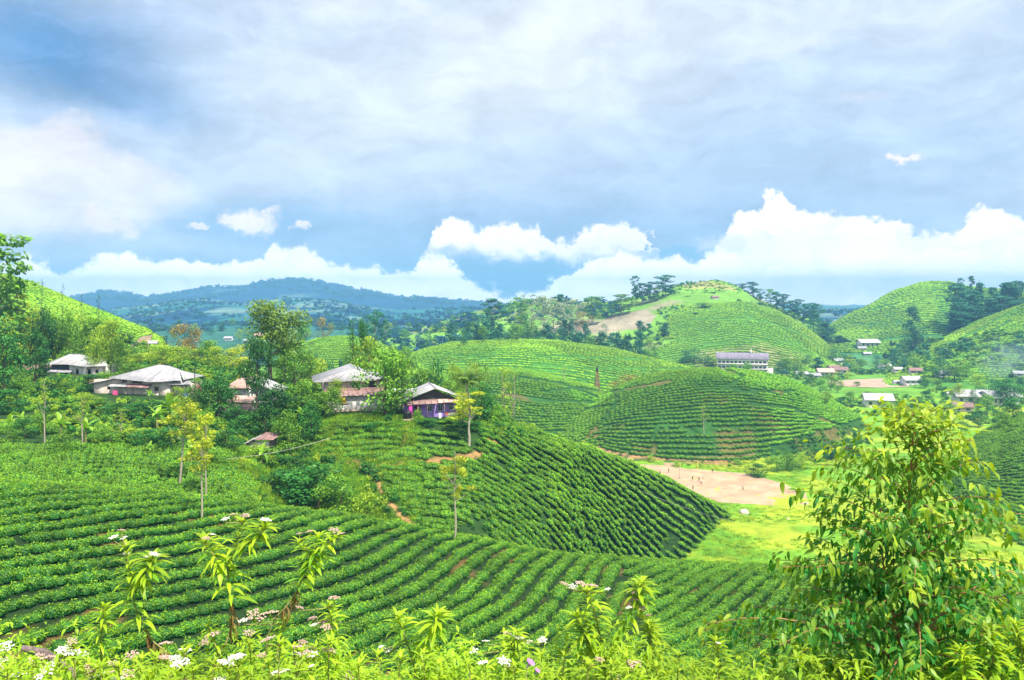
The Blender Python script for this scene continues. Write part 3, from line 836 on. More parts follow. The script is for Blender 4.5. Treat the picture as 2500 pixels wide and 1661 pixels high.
# nearest slope: arcs that turn away over the crest
pathA = P_((1430, 1318), (1462, 1372), (1490, 1440), (1530, 1568))
A1 = stadium_rows(-107, 117, 30, 190, 1.95, math.radians(-110), math.radians(-15), True, 0.98, 1, 60)
k55 = math.radians(-35); A2 = stadium_rows(16-2000*math.cos(k55), 80-2000*math.sin(k55), 1905, 2090, 1.95, k55-0.04, k55+0.04, True, 1.0, 2, 0)
def sideA(u, v): return (u-(v-571)*0.37-620)          # left or right of the earth path
def mA(u, v, x, y):
    return (y > 44) & (v > 400)
u1_, v1_ = screen(A1[:, 0], np.maximum(A1[:, 1], 5)); u2_, v2_ = screen(A2[:, 0], np.maximum(A2[:, 1], 5))
A = np.concatenate([A1[sideA(u1_, v1_) < -3.5], A2[sideA(u2_, v2_) > 3.5]])
pA, rA, sA = finish(A, 'near_slope', 1.0, 0.05, 21, mA, 0.006)
order = np.argsort(pA[:, 1]+np.where(np.abs(pA[:, 0]/pA[:, 1]) > 0.64, 1000, 0))
top = order[:300]; rest = order[300:]
bush_objs = []
for i, k in enumerate(top):
    o = link('tea_bush', protoN[i % 6], loc=pA[k], rot=rA[k], scale=sA[k])
    tag(o, 'leafy green tea bush in the curving rows on the nearest slope behind the weeds', 'tea bush', G_TEA)
    bush_objs.append(o)
srcN = bush_objs[:6]
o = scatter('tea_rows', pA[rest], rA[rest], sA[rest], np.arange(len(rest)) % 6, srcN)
tag(o, 'rows of tea bushes covering the nearest slope', kind='stuff')
# sources for the middle and far masses stand in their own rows
def mass(A_, nme, size, jit, seed, protos, label, mask=None, drop=0.015, ids=None):
    p, r, s_ = finish(A_, nme, size, jit, seed, mask, drop, ids)
    n = len(protos); src = []
    for i in range(n):
        o = bpy.data.objects.new('tea_bush_source', protos[i]); src.append(o)
    o = scatter('tea_rows', p, r, s_, rng.integers(0, n, len(p)), src)
    tag(o, label, kind='stuff'); print(label, len(p))
    return o
BARE = [P_((1590, 985), (1640, 978), (1650, 1000), (1700, 990), (1700, 1002), (1590, 1005))]
# terrace tea on the left
A = loft_rows('village_terrace', 1.75, 1.0, -0.02, 0.26, 3, -330, 262)
mass(A, 'village_terrace', 0.98, 0.08, 23, protoM, 'rows of tea bushes on the left terrace', lambda u, v, x, y: (v > 446) & ~((u > 232) & (v < 462)) & (distline(u, v, lip) > 7) & (u < 262+(v-470)*0.5))
A = loft_rows('village_terrace', 1.9, 1.0, 0.26, 0.42, 4, -330, 120)
mass(A, 'village_terrace', 0.95, 0.12, 24, protoM, 'loose rows of tea bushes under the banana plants', lambda u, v, x, y: (v > 424) & (u < 100-(447-v)*2.4), 0.1)
# spur: arcs that turn into straight rows
A = stadium_rows(-18, 186, 8, 132, 1.55, math.radians(-100), math.radians(-45), True, 0.95, 5, 110, inner=(47, 1.2))
spath1 = P_((850, 1080), (900, 1160), (955, 1222)); spath2 = P_((840, 1072), (1000, 1062), (1080, 1052), (1110, 1040)); fold = P_((1330, 1060), (1350, 1110), (1345, 1180), (1440, 1275))
def mS(u, v, x, y):
    return (v > 447+np.clip((500-u), 0, 200)*0.06) & (u > 372+(v-460)*0.75) & (v < 566) & (distline(u, v, spath1) > 6) & (distline(u, v, spath2) > 3.5) & ~inpoly(u, v, P_((1060, 1215), (1130, 1190), (1120, 1235), (1040, 1240))) & ~inpoly(u, v, P_((1520, 1245), (1560, 1235), (1560, 1262), (1525, 1270)))
def mS1(u, v, x, y): return mS(u, v, x, y) | ((u > 478) & (v < 470) & (v > 419) & (v > 416+0.35*(u-490)))
mass(A, 'village_terrace', 1.05, 0.12, 25, protoM, 'rows of tea bushes on the left face of the central spur', lambda u, v, x, y: mS1(u, v, x, y) & (u < 548), 0.04)
protoR = [bush_mesh('tea_bush_mid', 250+i, 190, 0.66, 0.84, 0.66, 0.22, [M_TEA], z0=0.08, ragged=1.3, lift=0.34) for i in range(3)]
mass(A, 'village_terrace', 1.22, 0.10, 25, protoR, 'rows of tea bushes on the right flank of the central spur', lambda u, v, x, y: mS1(u, v, x, y) & (u >= 548), 0.02)
A = stadium_rows(-18, 250, 96, 140, 1.75, math.radians(-110), math.radians(-60), True, 0.95, 6, 0)
mass(A, 'village_terrace', 1.0, 0.12, 26, protoM, 'rows of tea bushes below the two white roofed houses', lambda u, v, x, y: inpoly(u, v, P_((750, 1045), (770, 1000), (840, 975), (925, 985), (925, 1035), (955, 1035), (965, 985), (1060, 1000), (1080, 1040), (1030, 1058), (860, 1062))), 0.05)
# dome and its pale neighbour
A = loft_rows('tea_dome', 3.3, 2.0, 0.0, 1.03, 7, 500, 872)
dp = [P_((1410, 885), (1425, 930), (1380, 985), (1340, 1020)), P_((1530, 945), (1505, 1010), (1510, 1045)), P_((1660, 850), (1712, 868), (1690, 885), (1662, 897)), P_((1662, 897), (1760, 905), (1830, 903)), P_((1720, 930), (1830, 945), (1960, 990)), P_((1205, 935), (1300, 950), (1420, 935)), P_((1545, 880), (1410, 905))]
def mD(u, v, x, y):
    ok = np.ones(len(u), bool)
    for l_ in dp: ok &= distline(u, v, l_) > 1.6
    for b_ in BARE: ok &= ~inpoly(u, v, b_)
    ok &= ~((u > 770) & (v > 447-(u-770)*0.32))
    return ok
mass(A, 'tea_dome', 2.0, 0.12, 27, protoF, 'bands of tea bushes on the rounded hill above the playing field', mD, 0.02)
A = loft_rows('pale_tea_hill', 3.4, 2.0, 0.0, 1.03, 8, 430, 640)
ph = [P_((1190, 870), (1290, 885), (1400, 925)), P_((1250, 905), (1330, 895), (1400, 905)), P_((1120, 905), (1250, 925), (1420, 930)), P_((1300, 855), (1390, 900))]
def mP(u, v, x, y):
    ok = np.ones(len(u), bool)
    for l_ in ph: ok &= distline(u, v, l_) > 1.4
    return ok
mass(A, 'pale_tea_hill', 2.0, 0.12, 28, protoF, 'bands of tea bushes on the pale hill left of the round one', mP, 0.02)
# farther hills
def paths(*ls, w=0.9):
    ls = [P_(*l_) for l_ in ls]
    def f(u, v, x, y):
        ok = np.ones(len(u), bool)
        for l_ in ls: ok &= distline(u, v, l_) > w
        return ok
    return f
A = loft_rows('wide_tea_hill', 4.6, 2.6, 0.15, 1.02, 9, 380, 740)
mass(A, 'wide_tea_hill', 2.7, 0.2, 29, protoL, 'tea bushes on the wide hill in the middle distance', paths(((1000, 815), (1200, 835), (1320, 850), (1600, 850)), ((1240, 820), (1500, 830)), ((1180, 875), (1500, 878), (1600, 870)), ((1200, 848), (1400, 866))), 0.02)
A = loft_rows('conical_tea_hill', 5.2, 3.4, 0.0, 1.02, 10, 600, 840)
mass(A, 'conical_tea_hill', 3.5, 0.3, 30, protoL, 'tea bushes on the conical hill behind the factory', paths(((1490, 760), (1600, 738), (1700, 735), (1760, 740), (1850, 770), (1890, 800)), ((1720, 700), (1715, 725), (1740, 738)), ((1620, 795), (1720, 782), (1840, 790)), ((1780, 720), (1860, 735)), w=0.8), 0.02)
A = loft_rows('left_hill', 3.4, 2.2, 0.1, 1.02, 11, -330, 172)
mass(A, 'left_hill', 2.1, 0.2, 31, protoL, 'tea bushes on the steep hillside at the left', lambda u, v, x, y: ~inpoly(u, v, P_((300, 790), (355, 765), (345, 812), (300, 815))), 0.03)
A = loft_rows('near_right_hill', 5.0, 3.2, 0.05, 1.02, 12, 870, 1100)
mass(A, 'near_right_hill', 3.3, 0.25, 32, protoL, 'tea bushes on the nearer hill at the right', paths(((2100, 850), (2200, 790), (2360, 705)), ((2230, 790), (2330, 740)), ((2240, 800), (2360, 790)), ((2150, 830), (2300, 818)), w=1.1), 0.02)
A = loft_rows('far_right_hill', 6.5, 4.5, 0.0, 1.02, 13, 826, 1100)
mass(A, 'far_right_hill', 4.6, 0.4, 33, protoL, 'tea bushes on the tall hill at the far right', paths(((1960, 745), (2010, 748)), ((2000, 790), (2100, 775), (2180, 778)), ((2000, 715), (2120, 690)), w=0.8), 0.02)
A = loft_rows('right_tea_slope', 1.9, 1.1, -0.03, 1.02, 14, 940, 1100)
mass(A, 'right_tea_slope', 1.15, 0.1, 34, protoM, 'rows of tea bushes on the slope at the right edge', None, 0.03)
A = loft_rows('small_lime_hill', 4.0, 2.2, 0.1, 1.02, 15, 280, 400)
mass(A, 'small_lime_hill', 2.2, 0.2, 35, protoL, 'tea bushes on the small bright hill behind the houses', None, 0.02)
# ------------------------------------------------------------------ trees: trunk and crown meshes shared between copies
M_BARK = bark_mat('bark_brown', (0.06, 0.04, 0.025), (0.16, 0.11, 0.07))
M_PALEBARK = bark_mat('bark_pale', (0.28, 0.22, 0.16), (0.55, 0.50, 0.40))
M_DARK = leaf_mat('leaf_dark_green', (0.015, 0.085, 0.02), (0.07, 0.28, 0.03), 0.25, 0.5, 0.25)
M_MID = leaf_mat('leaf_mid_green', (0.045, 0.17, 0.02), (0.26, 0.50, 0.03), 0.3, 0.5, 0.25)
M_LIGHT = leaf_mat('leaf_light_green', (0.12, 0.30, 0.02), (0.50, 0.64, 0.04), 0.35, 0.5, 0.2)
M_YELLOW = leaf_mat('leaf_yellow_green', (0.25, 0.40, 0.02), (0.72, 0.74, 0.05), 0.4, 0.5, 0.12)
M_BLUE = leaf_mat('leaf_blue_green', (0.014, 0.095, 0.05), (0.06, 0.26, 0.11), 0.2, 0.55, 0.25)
M_OLIVE = leaf_mat('leaf_olive', (0.06, 0.15, 0.02), (0.28, 0.40, 0.05), 0.3, 0.5, 0.2)
M_RUST = leaf_mat('leaf_rust', (0.20, 0.14, 0.02), (0.50, 0.36, 0.05), 0.3, 0.5, 0.2)
M_FARW_HAZE = leaf_mat('far_wood_leaf_haze', (0.004, 0.055, 0.12), (0.014, 0.11, 0.20), 0.15, 0.6, 0.2)  # far foliage, its blue is distance haze painted into the leaf colour
M_GREYL = leaf_mat('leaf_grey_green', (0.22, 0.30, 0.17), (0.50, 0.56, 0.38), 0.3, 0.5, 0.2)

def tube(path, radii, ns=6, cap=True):
    path = np.asarray(path, float); n = len(path); V = []; Fq = []
    for i in range(n):
        t = path[min(i+1, n-1)]-path[max(i-1, 0)]; t = t/(np.linalg.norm(t)+1e-9)
        a = np.cross(t, (0.13, 0.97, 0.2)); a /= np.linalg.norm(a)+1e-9; b = np.cross(t, a)
        for k in range(ns):
            q = 2*math.pi*k/ns
            V.append(path[i]+(a*math.cos(q)+b*math.sin(q))*radii[i])
    for i in range(n-1):
        for k in range(ns):
            Fq.append((i*ns+k, i*ns+(k+1) % ns, (i+1)*ns+(k+1) % ns, (i+1)*ns+k))
    return np.array(V), np.array(Fq)
def join(parts):
    V = []; Fq = []; o = 0
    for v, f in parts:
        V.append(v); Fq.append(f+o); o += len(v)
    return np.concatenate(V), np.concatenate(Fq)
def limbs(rg, h0, h1, pts, r0, lean=(0, 0), rt=0.35):
    """trunk from the ground to h1, limbs to the given points; unit tree of height 1"""
    p = [np.array([lean[0]*t*t, lean[1]*t*t, t*h1]) + np.array([*rg.normal(0, 0.006, 2), 0])*(t > 0) for t in np.linspace(0, 1, 7)]
    parts = [tube(p, np.linspace(r0, r0*rt, 7), 7)]
    for q in pts:
        q = np.asarray(q, float); hh = np.clip(q[2]-abs(q[0])*0.7-0.08, h0, h1); tt = hh/h1
        b = np.array([lean[0]*tt*tt, lean[1]*tt*tt, hh])
        mid = (b+q)/2+np.array([0, 0, -0.02])+rg.normal(0, 0.012, 3)
        rr = r0*(1-tt*0.6)*0.5
        parts.append(tube([b, mid, q], [rr, rr*0.6, rr*0.2], 4))
    return join(parts)
def crown_from(blobs, n, leaf, rg, wid=0.6, flat=0.0, jit=0.7, droop=0.0):
    w = np.array([b[3]*b[4] for b in blobs]); w /= w.sum(); C = []; Nn = []; T = []
    zlo = min(b[2]-b[4] for b in blobs); zhi = max(b[2]+b[4] for b in blobs)
    for b, k in zip(blobs, rg.multinomial(n, w)):
        d_ = rg.normal(0, 1, (k, 3)); d_ /= np.linalg.norm(d_, axis=1)[:, None]
        r = rg.uniform(0.25, 1.0, k)**0.45*(1+0.18*np.sin(d_[:, 0]*7+b[0]*31)*np.cos(d_[:, 2]*6))
        C.append(np.array(b[:3])+d_*r[:, None]*np.array([b[3], b[3], b[4]]))
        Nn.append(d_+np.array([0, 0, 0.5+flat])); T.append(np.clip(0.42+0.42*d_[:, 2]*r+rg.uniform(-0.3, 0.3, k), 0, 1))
    C = np.concatenate(C); Nn = np.concatenate(Nn); T = np.concatenate(T)
    V, Fq = leaf_quads(C, Nn, leaf, leaf*wid, rg, jit, droop)
    return V, Fq, np.repeat(T, 4)
def kind_broad(seed, n=1700, w=0.42, base=0.12, leaf=0.044, nb=22, top=0.98, trunk=0.02, lean=(0, 0)):
    rg = np.random.default_rng(seed); B = []
    for i in range(nb):
        t = rg.uniform(0, 1); z = base+(top-base)*(0.12+0.78*t)
        env = math.sin(math.pi*(0.18+0.74*t))**0.7*w
        a = rg.uniform(0, 2*math.pi); r = env*rg.uniform(0.25, 0.8)
        s_ = rg.uniform(0.12, 0.19)*(w/0.42)
        B.append((math.cos(a)*r+lean[0]*t, math.sin(a)*r, z, s_, s_*rg.uniform(0.6, 0.85)))
    B.append((0, 0, top-0.12, 0.12*w/0.42, 0.1))
    tr = limbs(rg, base*0.9, base+(top-base)*0.6, [b[:3] for b in B[::2]], trunk, lean)
    return tr, crown_from(B, n, leaf, rg)
def kind_gum(seed, n=800, w=0.2, base=0.3, leaf=0.042, nb=20, trunk=0.013):
    """tall gum: bare lower trunk, separate flat puffs of leaf on rising limbs"""
    rg = np.random.default_rng(seed); B = []
    for i in range(nb):
        t = (i+0.5)/nb; z = base+(0.97-base)*t
        env = w*(0.45+0.75*t if t < 0.6 else 1.25-0.55*t)*rg.uniform(0.3, 1.15)
        a = rg.uniform(0, 2*math.pi); s_ = rg.uniform(0.05, 0.095)
        B.append((math.cos(a)*env, math.sin(a)*env, z, s_*1.3, s_*0.55))
    B.append((0.01, 0, 0.96, 0.09, 0.035))
    tr = limbs(rg, base*0.8, 0.95, [b[:3] for b in B], trunk, (0, 0), 0.2)
    return tr, crown_from(B, n, leaf, rg, flat=0.5)
def kind_column(seed, n=900, w=0.16, base=0.08, leaf=0.035, trunk=0.014):
    rg = np.random.default_rng(seed); B = []
    for i in range(13):
        t = (i+0.5)/13; z = base+(0.95-base)*t
        env = w*math.sin(math.pi*(0.12+0.8*t))**0.6
        a = rg.uniform(0, 2*math.pi)
        B.append((math.cos(a)*env*0.4, math.sin(a)*env*0.4, z, env*0.85, 0.07))
    tr = limbs(rg, base, 0.9, [b[:3] for b in B[::3]], trunk)
    return tr, crown_from(B, n, leaf, rg)
def kind_oak(seed, n=620, lean=(0, 0), base=0.5, w=0.27):
    """slender feathery shade tree: pale trunk, thin yellow crown"""
    rg = np.random.default_rng(seed); B = []
    for i in range(16):
        t = rg.uniform(0, 1); z = base+(0.97-base)*t
        a = rg.uniform(0, 2*math.pi); r = w*rg.uniform(0.2, 1.0)*(1-0.45*t)
        B.append((math.cos(a)*r+lean[0]*(z**2), math.sin(a)*r, z, rg.uniform(0.05, 0.085), rg.uniform(0.025, 0.045)))
    tr = limbs(rg, base*0.85, 0.96, [b[:3] for b in B], 0.014, lean, 0.25)
    return tr, crown_from(B, n, 0.034, rg, 0.45)
def kind_bare(seed, n=130):
    rg = np.random.default_rng(seed); B = []
    for i in range(16):
        t = (i+0.5)/16; z = 0.3+0.66*t; a = rg.uniform(0, 2*math.pi); r = 0.16*(1.1-t)*rg.uniform(0.5, 1)
        B.append((math.cos(a)*r, math.sin(a)*r, z, 0.05, 0.025))
    tr = limbs(rg, 0.2, 0.98, [b[:3] for b in B], 0.012, (0, 0), 0.2)
    return tr, crown_from(B, n, 0.035, rg)
def mk_kind(kn, builder, seeds, leafm, barkm, **kw):
    out = []
    for s_ in seeds:
        (tv, tf), (cv, cf, ct) = builder(s_, **kw)
        out.append((mk_mesh(kn+'_trunk', tv, tf, barkm, smooth=True), mk_mesh(kn+'_crown', cv, cf, leafm, tint=ct)))
    return out
KD = {
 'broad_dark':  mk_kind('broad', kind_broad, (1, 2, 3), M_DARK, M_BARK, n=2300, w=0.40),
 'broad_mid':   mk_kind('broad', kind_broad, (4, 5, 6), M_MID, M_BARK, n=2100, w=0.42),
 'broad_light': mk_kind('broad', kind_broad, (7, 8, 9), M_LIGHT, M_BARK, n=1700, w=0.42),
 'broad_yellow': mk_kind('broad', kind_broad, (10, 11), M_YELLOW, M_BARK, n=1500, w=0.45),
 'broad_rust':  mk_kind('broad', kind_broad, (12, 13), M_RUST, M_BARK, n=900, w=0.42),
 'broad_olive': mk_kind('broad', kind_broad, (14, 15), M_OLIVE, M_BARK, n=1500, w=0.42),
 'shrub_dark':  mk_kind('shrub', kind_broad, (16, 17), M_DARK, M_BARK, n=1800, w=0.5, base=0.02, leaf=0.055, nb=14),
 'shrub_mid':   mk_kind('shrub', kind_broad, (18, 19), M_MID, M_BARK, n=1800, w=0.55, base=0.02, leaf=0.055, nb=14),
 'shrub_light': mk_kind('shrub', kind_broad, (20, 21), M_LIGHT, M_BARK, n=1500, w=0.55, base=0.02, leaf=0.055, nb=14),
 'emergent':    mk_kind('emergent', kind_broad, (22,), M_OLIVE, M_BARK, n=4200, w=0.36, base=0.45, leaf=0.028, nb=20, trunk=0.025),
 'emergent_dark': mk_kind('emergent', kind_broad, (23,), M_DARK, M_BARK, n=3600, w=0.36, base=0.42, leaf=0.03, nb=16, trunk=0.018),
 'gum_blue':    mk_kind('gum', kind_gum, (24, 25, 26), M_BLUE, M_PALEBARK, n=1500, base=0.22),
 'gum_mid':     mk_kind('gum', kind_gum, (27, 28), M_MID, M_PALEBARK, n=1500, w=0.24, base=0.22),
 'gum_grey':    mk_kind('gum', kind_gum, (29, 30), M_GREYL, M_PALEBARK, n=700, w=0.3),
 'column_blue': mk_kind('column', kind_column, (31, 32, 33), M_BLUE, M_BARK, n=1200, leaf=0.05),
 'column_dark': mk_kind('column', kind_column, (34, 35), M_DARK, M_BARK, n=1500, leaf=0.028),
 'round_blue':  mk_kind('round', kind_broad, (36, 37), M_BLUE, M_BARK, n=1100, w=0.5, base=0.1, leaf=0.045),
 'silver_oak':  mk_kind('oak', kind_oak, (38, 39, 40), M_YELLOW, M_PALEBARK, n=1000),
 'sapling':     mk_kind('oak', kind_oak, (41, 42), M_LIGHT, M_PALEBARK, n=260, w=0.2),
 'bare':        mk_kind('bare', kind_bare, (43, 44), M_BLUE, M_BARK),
}
WORDS = {
 'broad_dark': ('dark green leafy tree', 'tree'), 'broad_mid': ('mid green leafy tree', 'tree'), 'broad_light': ('light green leafy tree', 'tree'), 'broad_yellow': ('yellow green leafy tree', 'tree'),
 'broad_rust': ('rusty orange thin tree', 'tree'), 'broad_olive': ('olive green tree', 'tree'), 'shrub_dark': ('dark rounded bush', 'bush'), 'shrub_mid': ('mid green rounded bush', 'bush'), 'shrub_light': ('bright rounded bush', 'bush'),
 'emergent': ('tall olive crowned tree', 'tree'), 'emergent_dark': ('dark crowned tree on a long thin trunk', 'tree'), 'gum_blue': ('tall blue green gum tree', 'tree'), 'gum_mid': ('tall green gum tree', 'tree'), 'gum_grey': ('pale grey gum tree', 'tree'),
 'column_blue': ('narrow blue green tree', 'tree'), 'column_dark': ('narrow dark tree', 'tree'), 'round_blue': ('round blue green tree', 'tree'), 'silver_oak': ('slender yellow shade tree', 'tree'), 'sapling': ('thin pale sapling', 'tree'), 'bare': ('thin nearly bare tree', 'tree')}
TREES = []     # (kind, u, label place, object)
def tree(kind, u, vb, vt, wid, Y=None, place='', label=None, lean=0.0, rz=None, sink=0.3):
    """a tree whose foot is seen at row vb (or stands at distance Y) and top at row vt, crown wid px across"""
    if Y is None:
        p = hit(u, vb, 60); 
        if p is None: return None
        x, y, z = p
    else: x, y, z = at(u, Y)
    top_z = (HV-vt)/F*y
    h = max(top_z-z, 1.0)+sink
    me_t, me_c = R.choice(KD[kind])
    xs = [v for v in (min(c_[0] for c_ in me_c_bounds(me_c)), max(c_[0] for c_ in me_c_bounds(me_c)))]
    sx = (wid/F*y)/max(xs[1]-xs[0], 0.05)
    nm = {'tree': 'tree', 'bush': 'bush'}[WORDS[kind][1]]
    e = empty(nm, (x, y, z-sink), R.uniform(-0.5, 0.5) if rz is None else rz, (sx, sx, h))
    if lean: e.rotation_euler[1] = lean
    link('trunk' if nm == 'tree' else 'stem', me_t, e); link('crown' if nm == 'tree' else 'foliage', me_c, e)
    e['category'] = WORDS[kind][1]
    TREES.append([kind, u, place, e, label])
    return e
_bd = {}
def me_c_bounds(me):
    if me.name not in _bd:
        a = np.zeros(len(me.vertices)*3, np.float32); me.vertices.foreach_get('co', a); a = a.reshape(-1, 3); _bd[me.name] = (a.min(0), a.max(0))
    return _bd[me.name]
def T(kind, x, yb, yt, w, Y=None, place='', label=None, **k): return tree(kind, x*d4, yb*d4, yt*d4, w*d4, Y, place, label, **k)

V1 = 'near the long grey roofed house'
# landmark trees of the village, each with its own words
T('emergent', 622, 880, 690, 165, 176, label='tall spreading olive tree towering behind the salmon roofed house')
T('emergent_dark', 592, 925, 775, 92, 146, label='small dark umbrella tree on a thin trunk before the salmon roofed house')
T('broad_mid', 678, 878, 790, 112, 188, label='dense green tree right of the tall spreading tree')
T('column_dark', 812, 855, 728, 40, 215, label='tall dark narrow tree with ragged tip left of the round green tree')
T('emergent_dark', 835, 850, 728, 34, 216, label='small dark puff of a tree beside the tall narrow one')
T('broad_light', 850, 890, 762, 100, 195, label='round light green tree behind the large pale roof')
T('broad_mid', 888, 962, 792, 165, 148, label='large leafy tree leaning over the right end of the pale roof')
T('broad_olive', 925, 945, 815, 75, 152, label='olive tree between the pale roof and the purple house')
T('broad_dark', 1005, 905, 808, 66, 205, label='dark rounded tree behind the purple house')
T('broad_mid', 975, 905, 840, 90, 200, place='behind the purple house')
T('broad_light', 1045, 920, 830, 80, 190, place='behind the purple house')
T('broad_mid', 1035, 935, 870, 70, 170, place='behind the purple house')
T('broad_olive', 1095, 930, 825, 90, 182, place='behind the purple house')
T('broad_dark', 1110, 1015, 875, 80, 151, label='dark clump of a tree just right of the purple house')
T('broad_yellow', 1070, 1000, 905, 45, 149, label='yellow leafy tree touching the right wall of the purple house')
T('broad_mid', 1135, 1010, 920, 60, 153, place='right of the purple house')
T('shrub_dark', 1130, 1035, 975, 80, 150, label='dark bush at the upper end of the central spur')
T('broad_dark', 502, 990, 852, 105, 150, label='big dark leafy tree between the long grey roof and the salmon roof')
T('broad_dark', 545, 1000, 930, 80, 146, label='dark tree below the salmon roofed house')
T('broad_dark', 640, 975, 878, 95, 150, label='dark tree filling the gap right of the salmon roofed house')
T('broad_mid', 700, 965, 870, 100, 156, label='leafy green tree left of the large pale roof')
T('broad_mid', 745, 985, 900, 90, 150, label='green bushy tree at the left corner of the large white wall')
T('shrub_mid', 668, 1035, 945, 86, 137, label='creeper covered dome of a bush right of the small tin shed')
T('broad_dark', 716, 1002, 915, 60, 141, label='small dark tree on two thin pale stems below the white wall')
T('broad_light', 775, 920, 868, 50, 153, label='white flowering thin tree before the large pale roof')
T('shrub_dark', 560, 1010, 955, 70, 140, label='dark bush left above the small tin shed')
T('shrub_dark', 610, 985, 930, 90, 143, place='above the small tin shed')
T('shrub_mid', 820, 1000, 972, 60, 143, place='below the white wall')
T('shrub_dark', 870, 1005, 972, 80, 143, place='below the white wall')
T('shrub_mid', 905, 1000, 968, 50, 144, place='below the white wall')
T('shrub_mid', 965, 990, 935, 30, 145, label='small bushy tree standing before the purple wall')
T('shrub_dark', 985, 1008, 978, 60, 145, place='below the purple house')
T('shrub_mid', 1040, 1010, 975, 60, 146, place='below the purple house')
T('shrub_dark', 1085, 1030, 985, 70, 146, place='below the purple house')
T('shrub_dark', 730, 1195, 1062, 190, 117, label='huge dense bush in the gully above the nearest crest')
T('shrub_mid', 680, 1120, 1070, 90, 124, place='in the gully')
T('shrub_light', 847, 1215, 1108, 100, 112, label='yellowish bush beside the earth path of the gully')
T('shrub_mid', 820, 1180, 1120, 70, 115, place='in the gully')
T('shrub_mid', 560, 1090, 1030, 80, 130, place='in the gully')
T('shrub_light', 540, 1120, 1075, 60, 120, place='in the gully')
T('shrub_dark', 700, 1075, 1035, 80, 130, place='in the gully')
T('shrub_dark', 620, 1070, 1030, 90, 131, place='in the gully')
T('shrub_dark', 650, 1168, 1080, 130, 120, label='dark rounded bush at the left side of the gully')
T('shrub_mid', 785, 1190, 1092, 120, 114, label='green rounded bush right of the huge dense one')
T('broad_light', 410, 950, 888, 62, 158, label='light leafy tree before the middle of the long pink wall')
T('broad_mid', 458, 945, 868, 66, 158, label='green tree before the right end of the long grey roof')
T('broad_mid', 765, 965, 885, 60, 149, label='green tree before the left corner of the large pale roof')
T('broad_dark', 610, 965, 900, 66, 152, label='dark tree before the pale right wing of the salmon roofed house')
T('broad_mid', 1722, 862, 832, 36, 655, label='green tree before the middle of the long white building')
T('broad_mid', 1690, 862, 836, 26, 655, label='green tree between the two white buildings')
# left edge
T('broad_dark', 82, 888, 762, 92, 178, label='dark round tree on a bare trunk left of the yellow green house')
T('broad_dark', 8, 905, 720, 110, 165, label='large dark tree cut by the left edge beside the yellow house')
T('gum_mid', -22, 800, 528, 230, 215, label='huge airy tree on the hillside cut by the left edge')
T('broad_mid', -40, 760, 600, 130, 235, place='on the left hillside')
T('silver_oak', 40, 790, 660, 60, 220, label='slender yellowish tree with bare pale trunk on the left hillside')
T('broad_yellow', 78, 800, 705, 75, 225, label='bright yellow leafed tree on the left hillside')
T('broad_yellow', 10, 810, 725, 90, 205, place='on the left hillside')
T('broad_light', 255, 825, 728, 80, 205, label='pale airy tree behind the white roof with the open porch')
T('broad_light', 222, 822, 768, 75, 204, place='behind the open porch house')
T('broad_mid', 270, 830, 770, 50, 203, place='behind the open porch house')
rr = random.Random(9)
for (x, yb, yt, w) in ((50, 830, 770, 80), (120, 770, 715, 70), (150, 790, 725, 80), (185, 775, 720, 70), (215, 770, 725, 66), (170, 810, 755, 80), (130, 820, 765, 70), (205, 800, 750, 60), (245, 790, 742, 60), (100, 745, 700, 60), (20, 770, 690, 80), (160, 750, 712, 50), (60, 760, 715, 60), (190, 830, 785, 60)):
    T(rr.choice(['broad_mid', 'broad_dark', 'broad_mid', 'broad_light', 'shrub_mid']), x, yb, yt, w*1.15, rr.uniform(215, 250), 'on the left hillside')
T('broad_rust', 425, 850, 740, 95, 245, label='tall rusty orange tree behind the long grey roof')
T('broad_rust', 450, 850, 752, 50, 240, label='smaller rusty tree right of the tall rusty one')
for (x, yb, yt, w, k) in ((375, 850, 790, 80, 'broad_light'), (410, 860, 795, 90, 'broad_light'), (350, 855, 808, 60, 'broad_yellow'), (450, 865, 800, 80, 'broad_light'), (480, 875, 780, 50, 'broad_mid'), (500, 860, 795, 55, 'broad_light'), (530, 870, 800, 70, 'broad_light'),
                          (555, 875, 790, 60, 'broad_yellow'), (320, 850, 812, 60, 'broad_light'), (575, 870, 825, 50, 'broad_mid'), (660, 885, 800, 60, 'broad_mid'), (715, 880, 810, 60, 'broad_light'), (740, 885, 815, 60, 'broad_light'), (290, 842, 800, 50, 'broad_light')):
    T(k, x, yb, yt, w*1.1, R.uniform(205, 235), 'in the grove behind the village')
for (x, yb, yt, w, k) in ((730, 860, 805, 26, 'column_blue'), (750, 855, 790, 42, 'round_blue'), (765, 860, 800, 30, 'round_blue'), (782, 865, 820, 22, 'column_blue'), (690, 855, 745, 34, 'column_dark'), (712, 850, 800, 22, 'column_blue'), (795, 870, 800, 30, 'broad_mid'), (905, 850, 780, 50, 'broad_mid'), (940, 860, 790, 50, 'broad_mid')):
    T(k, x, yb, yt, w*1.2, R.uniform(300, 380), 'beyond the village')
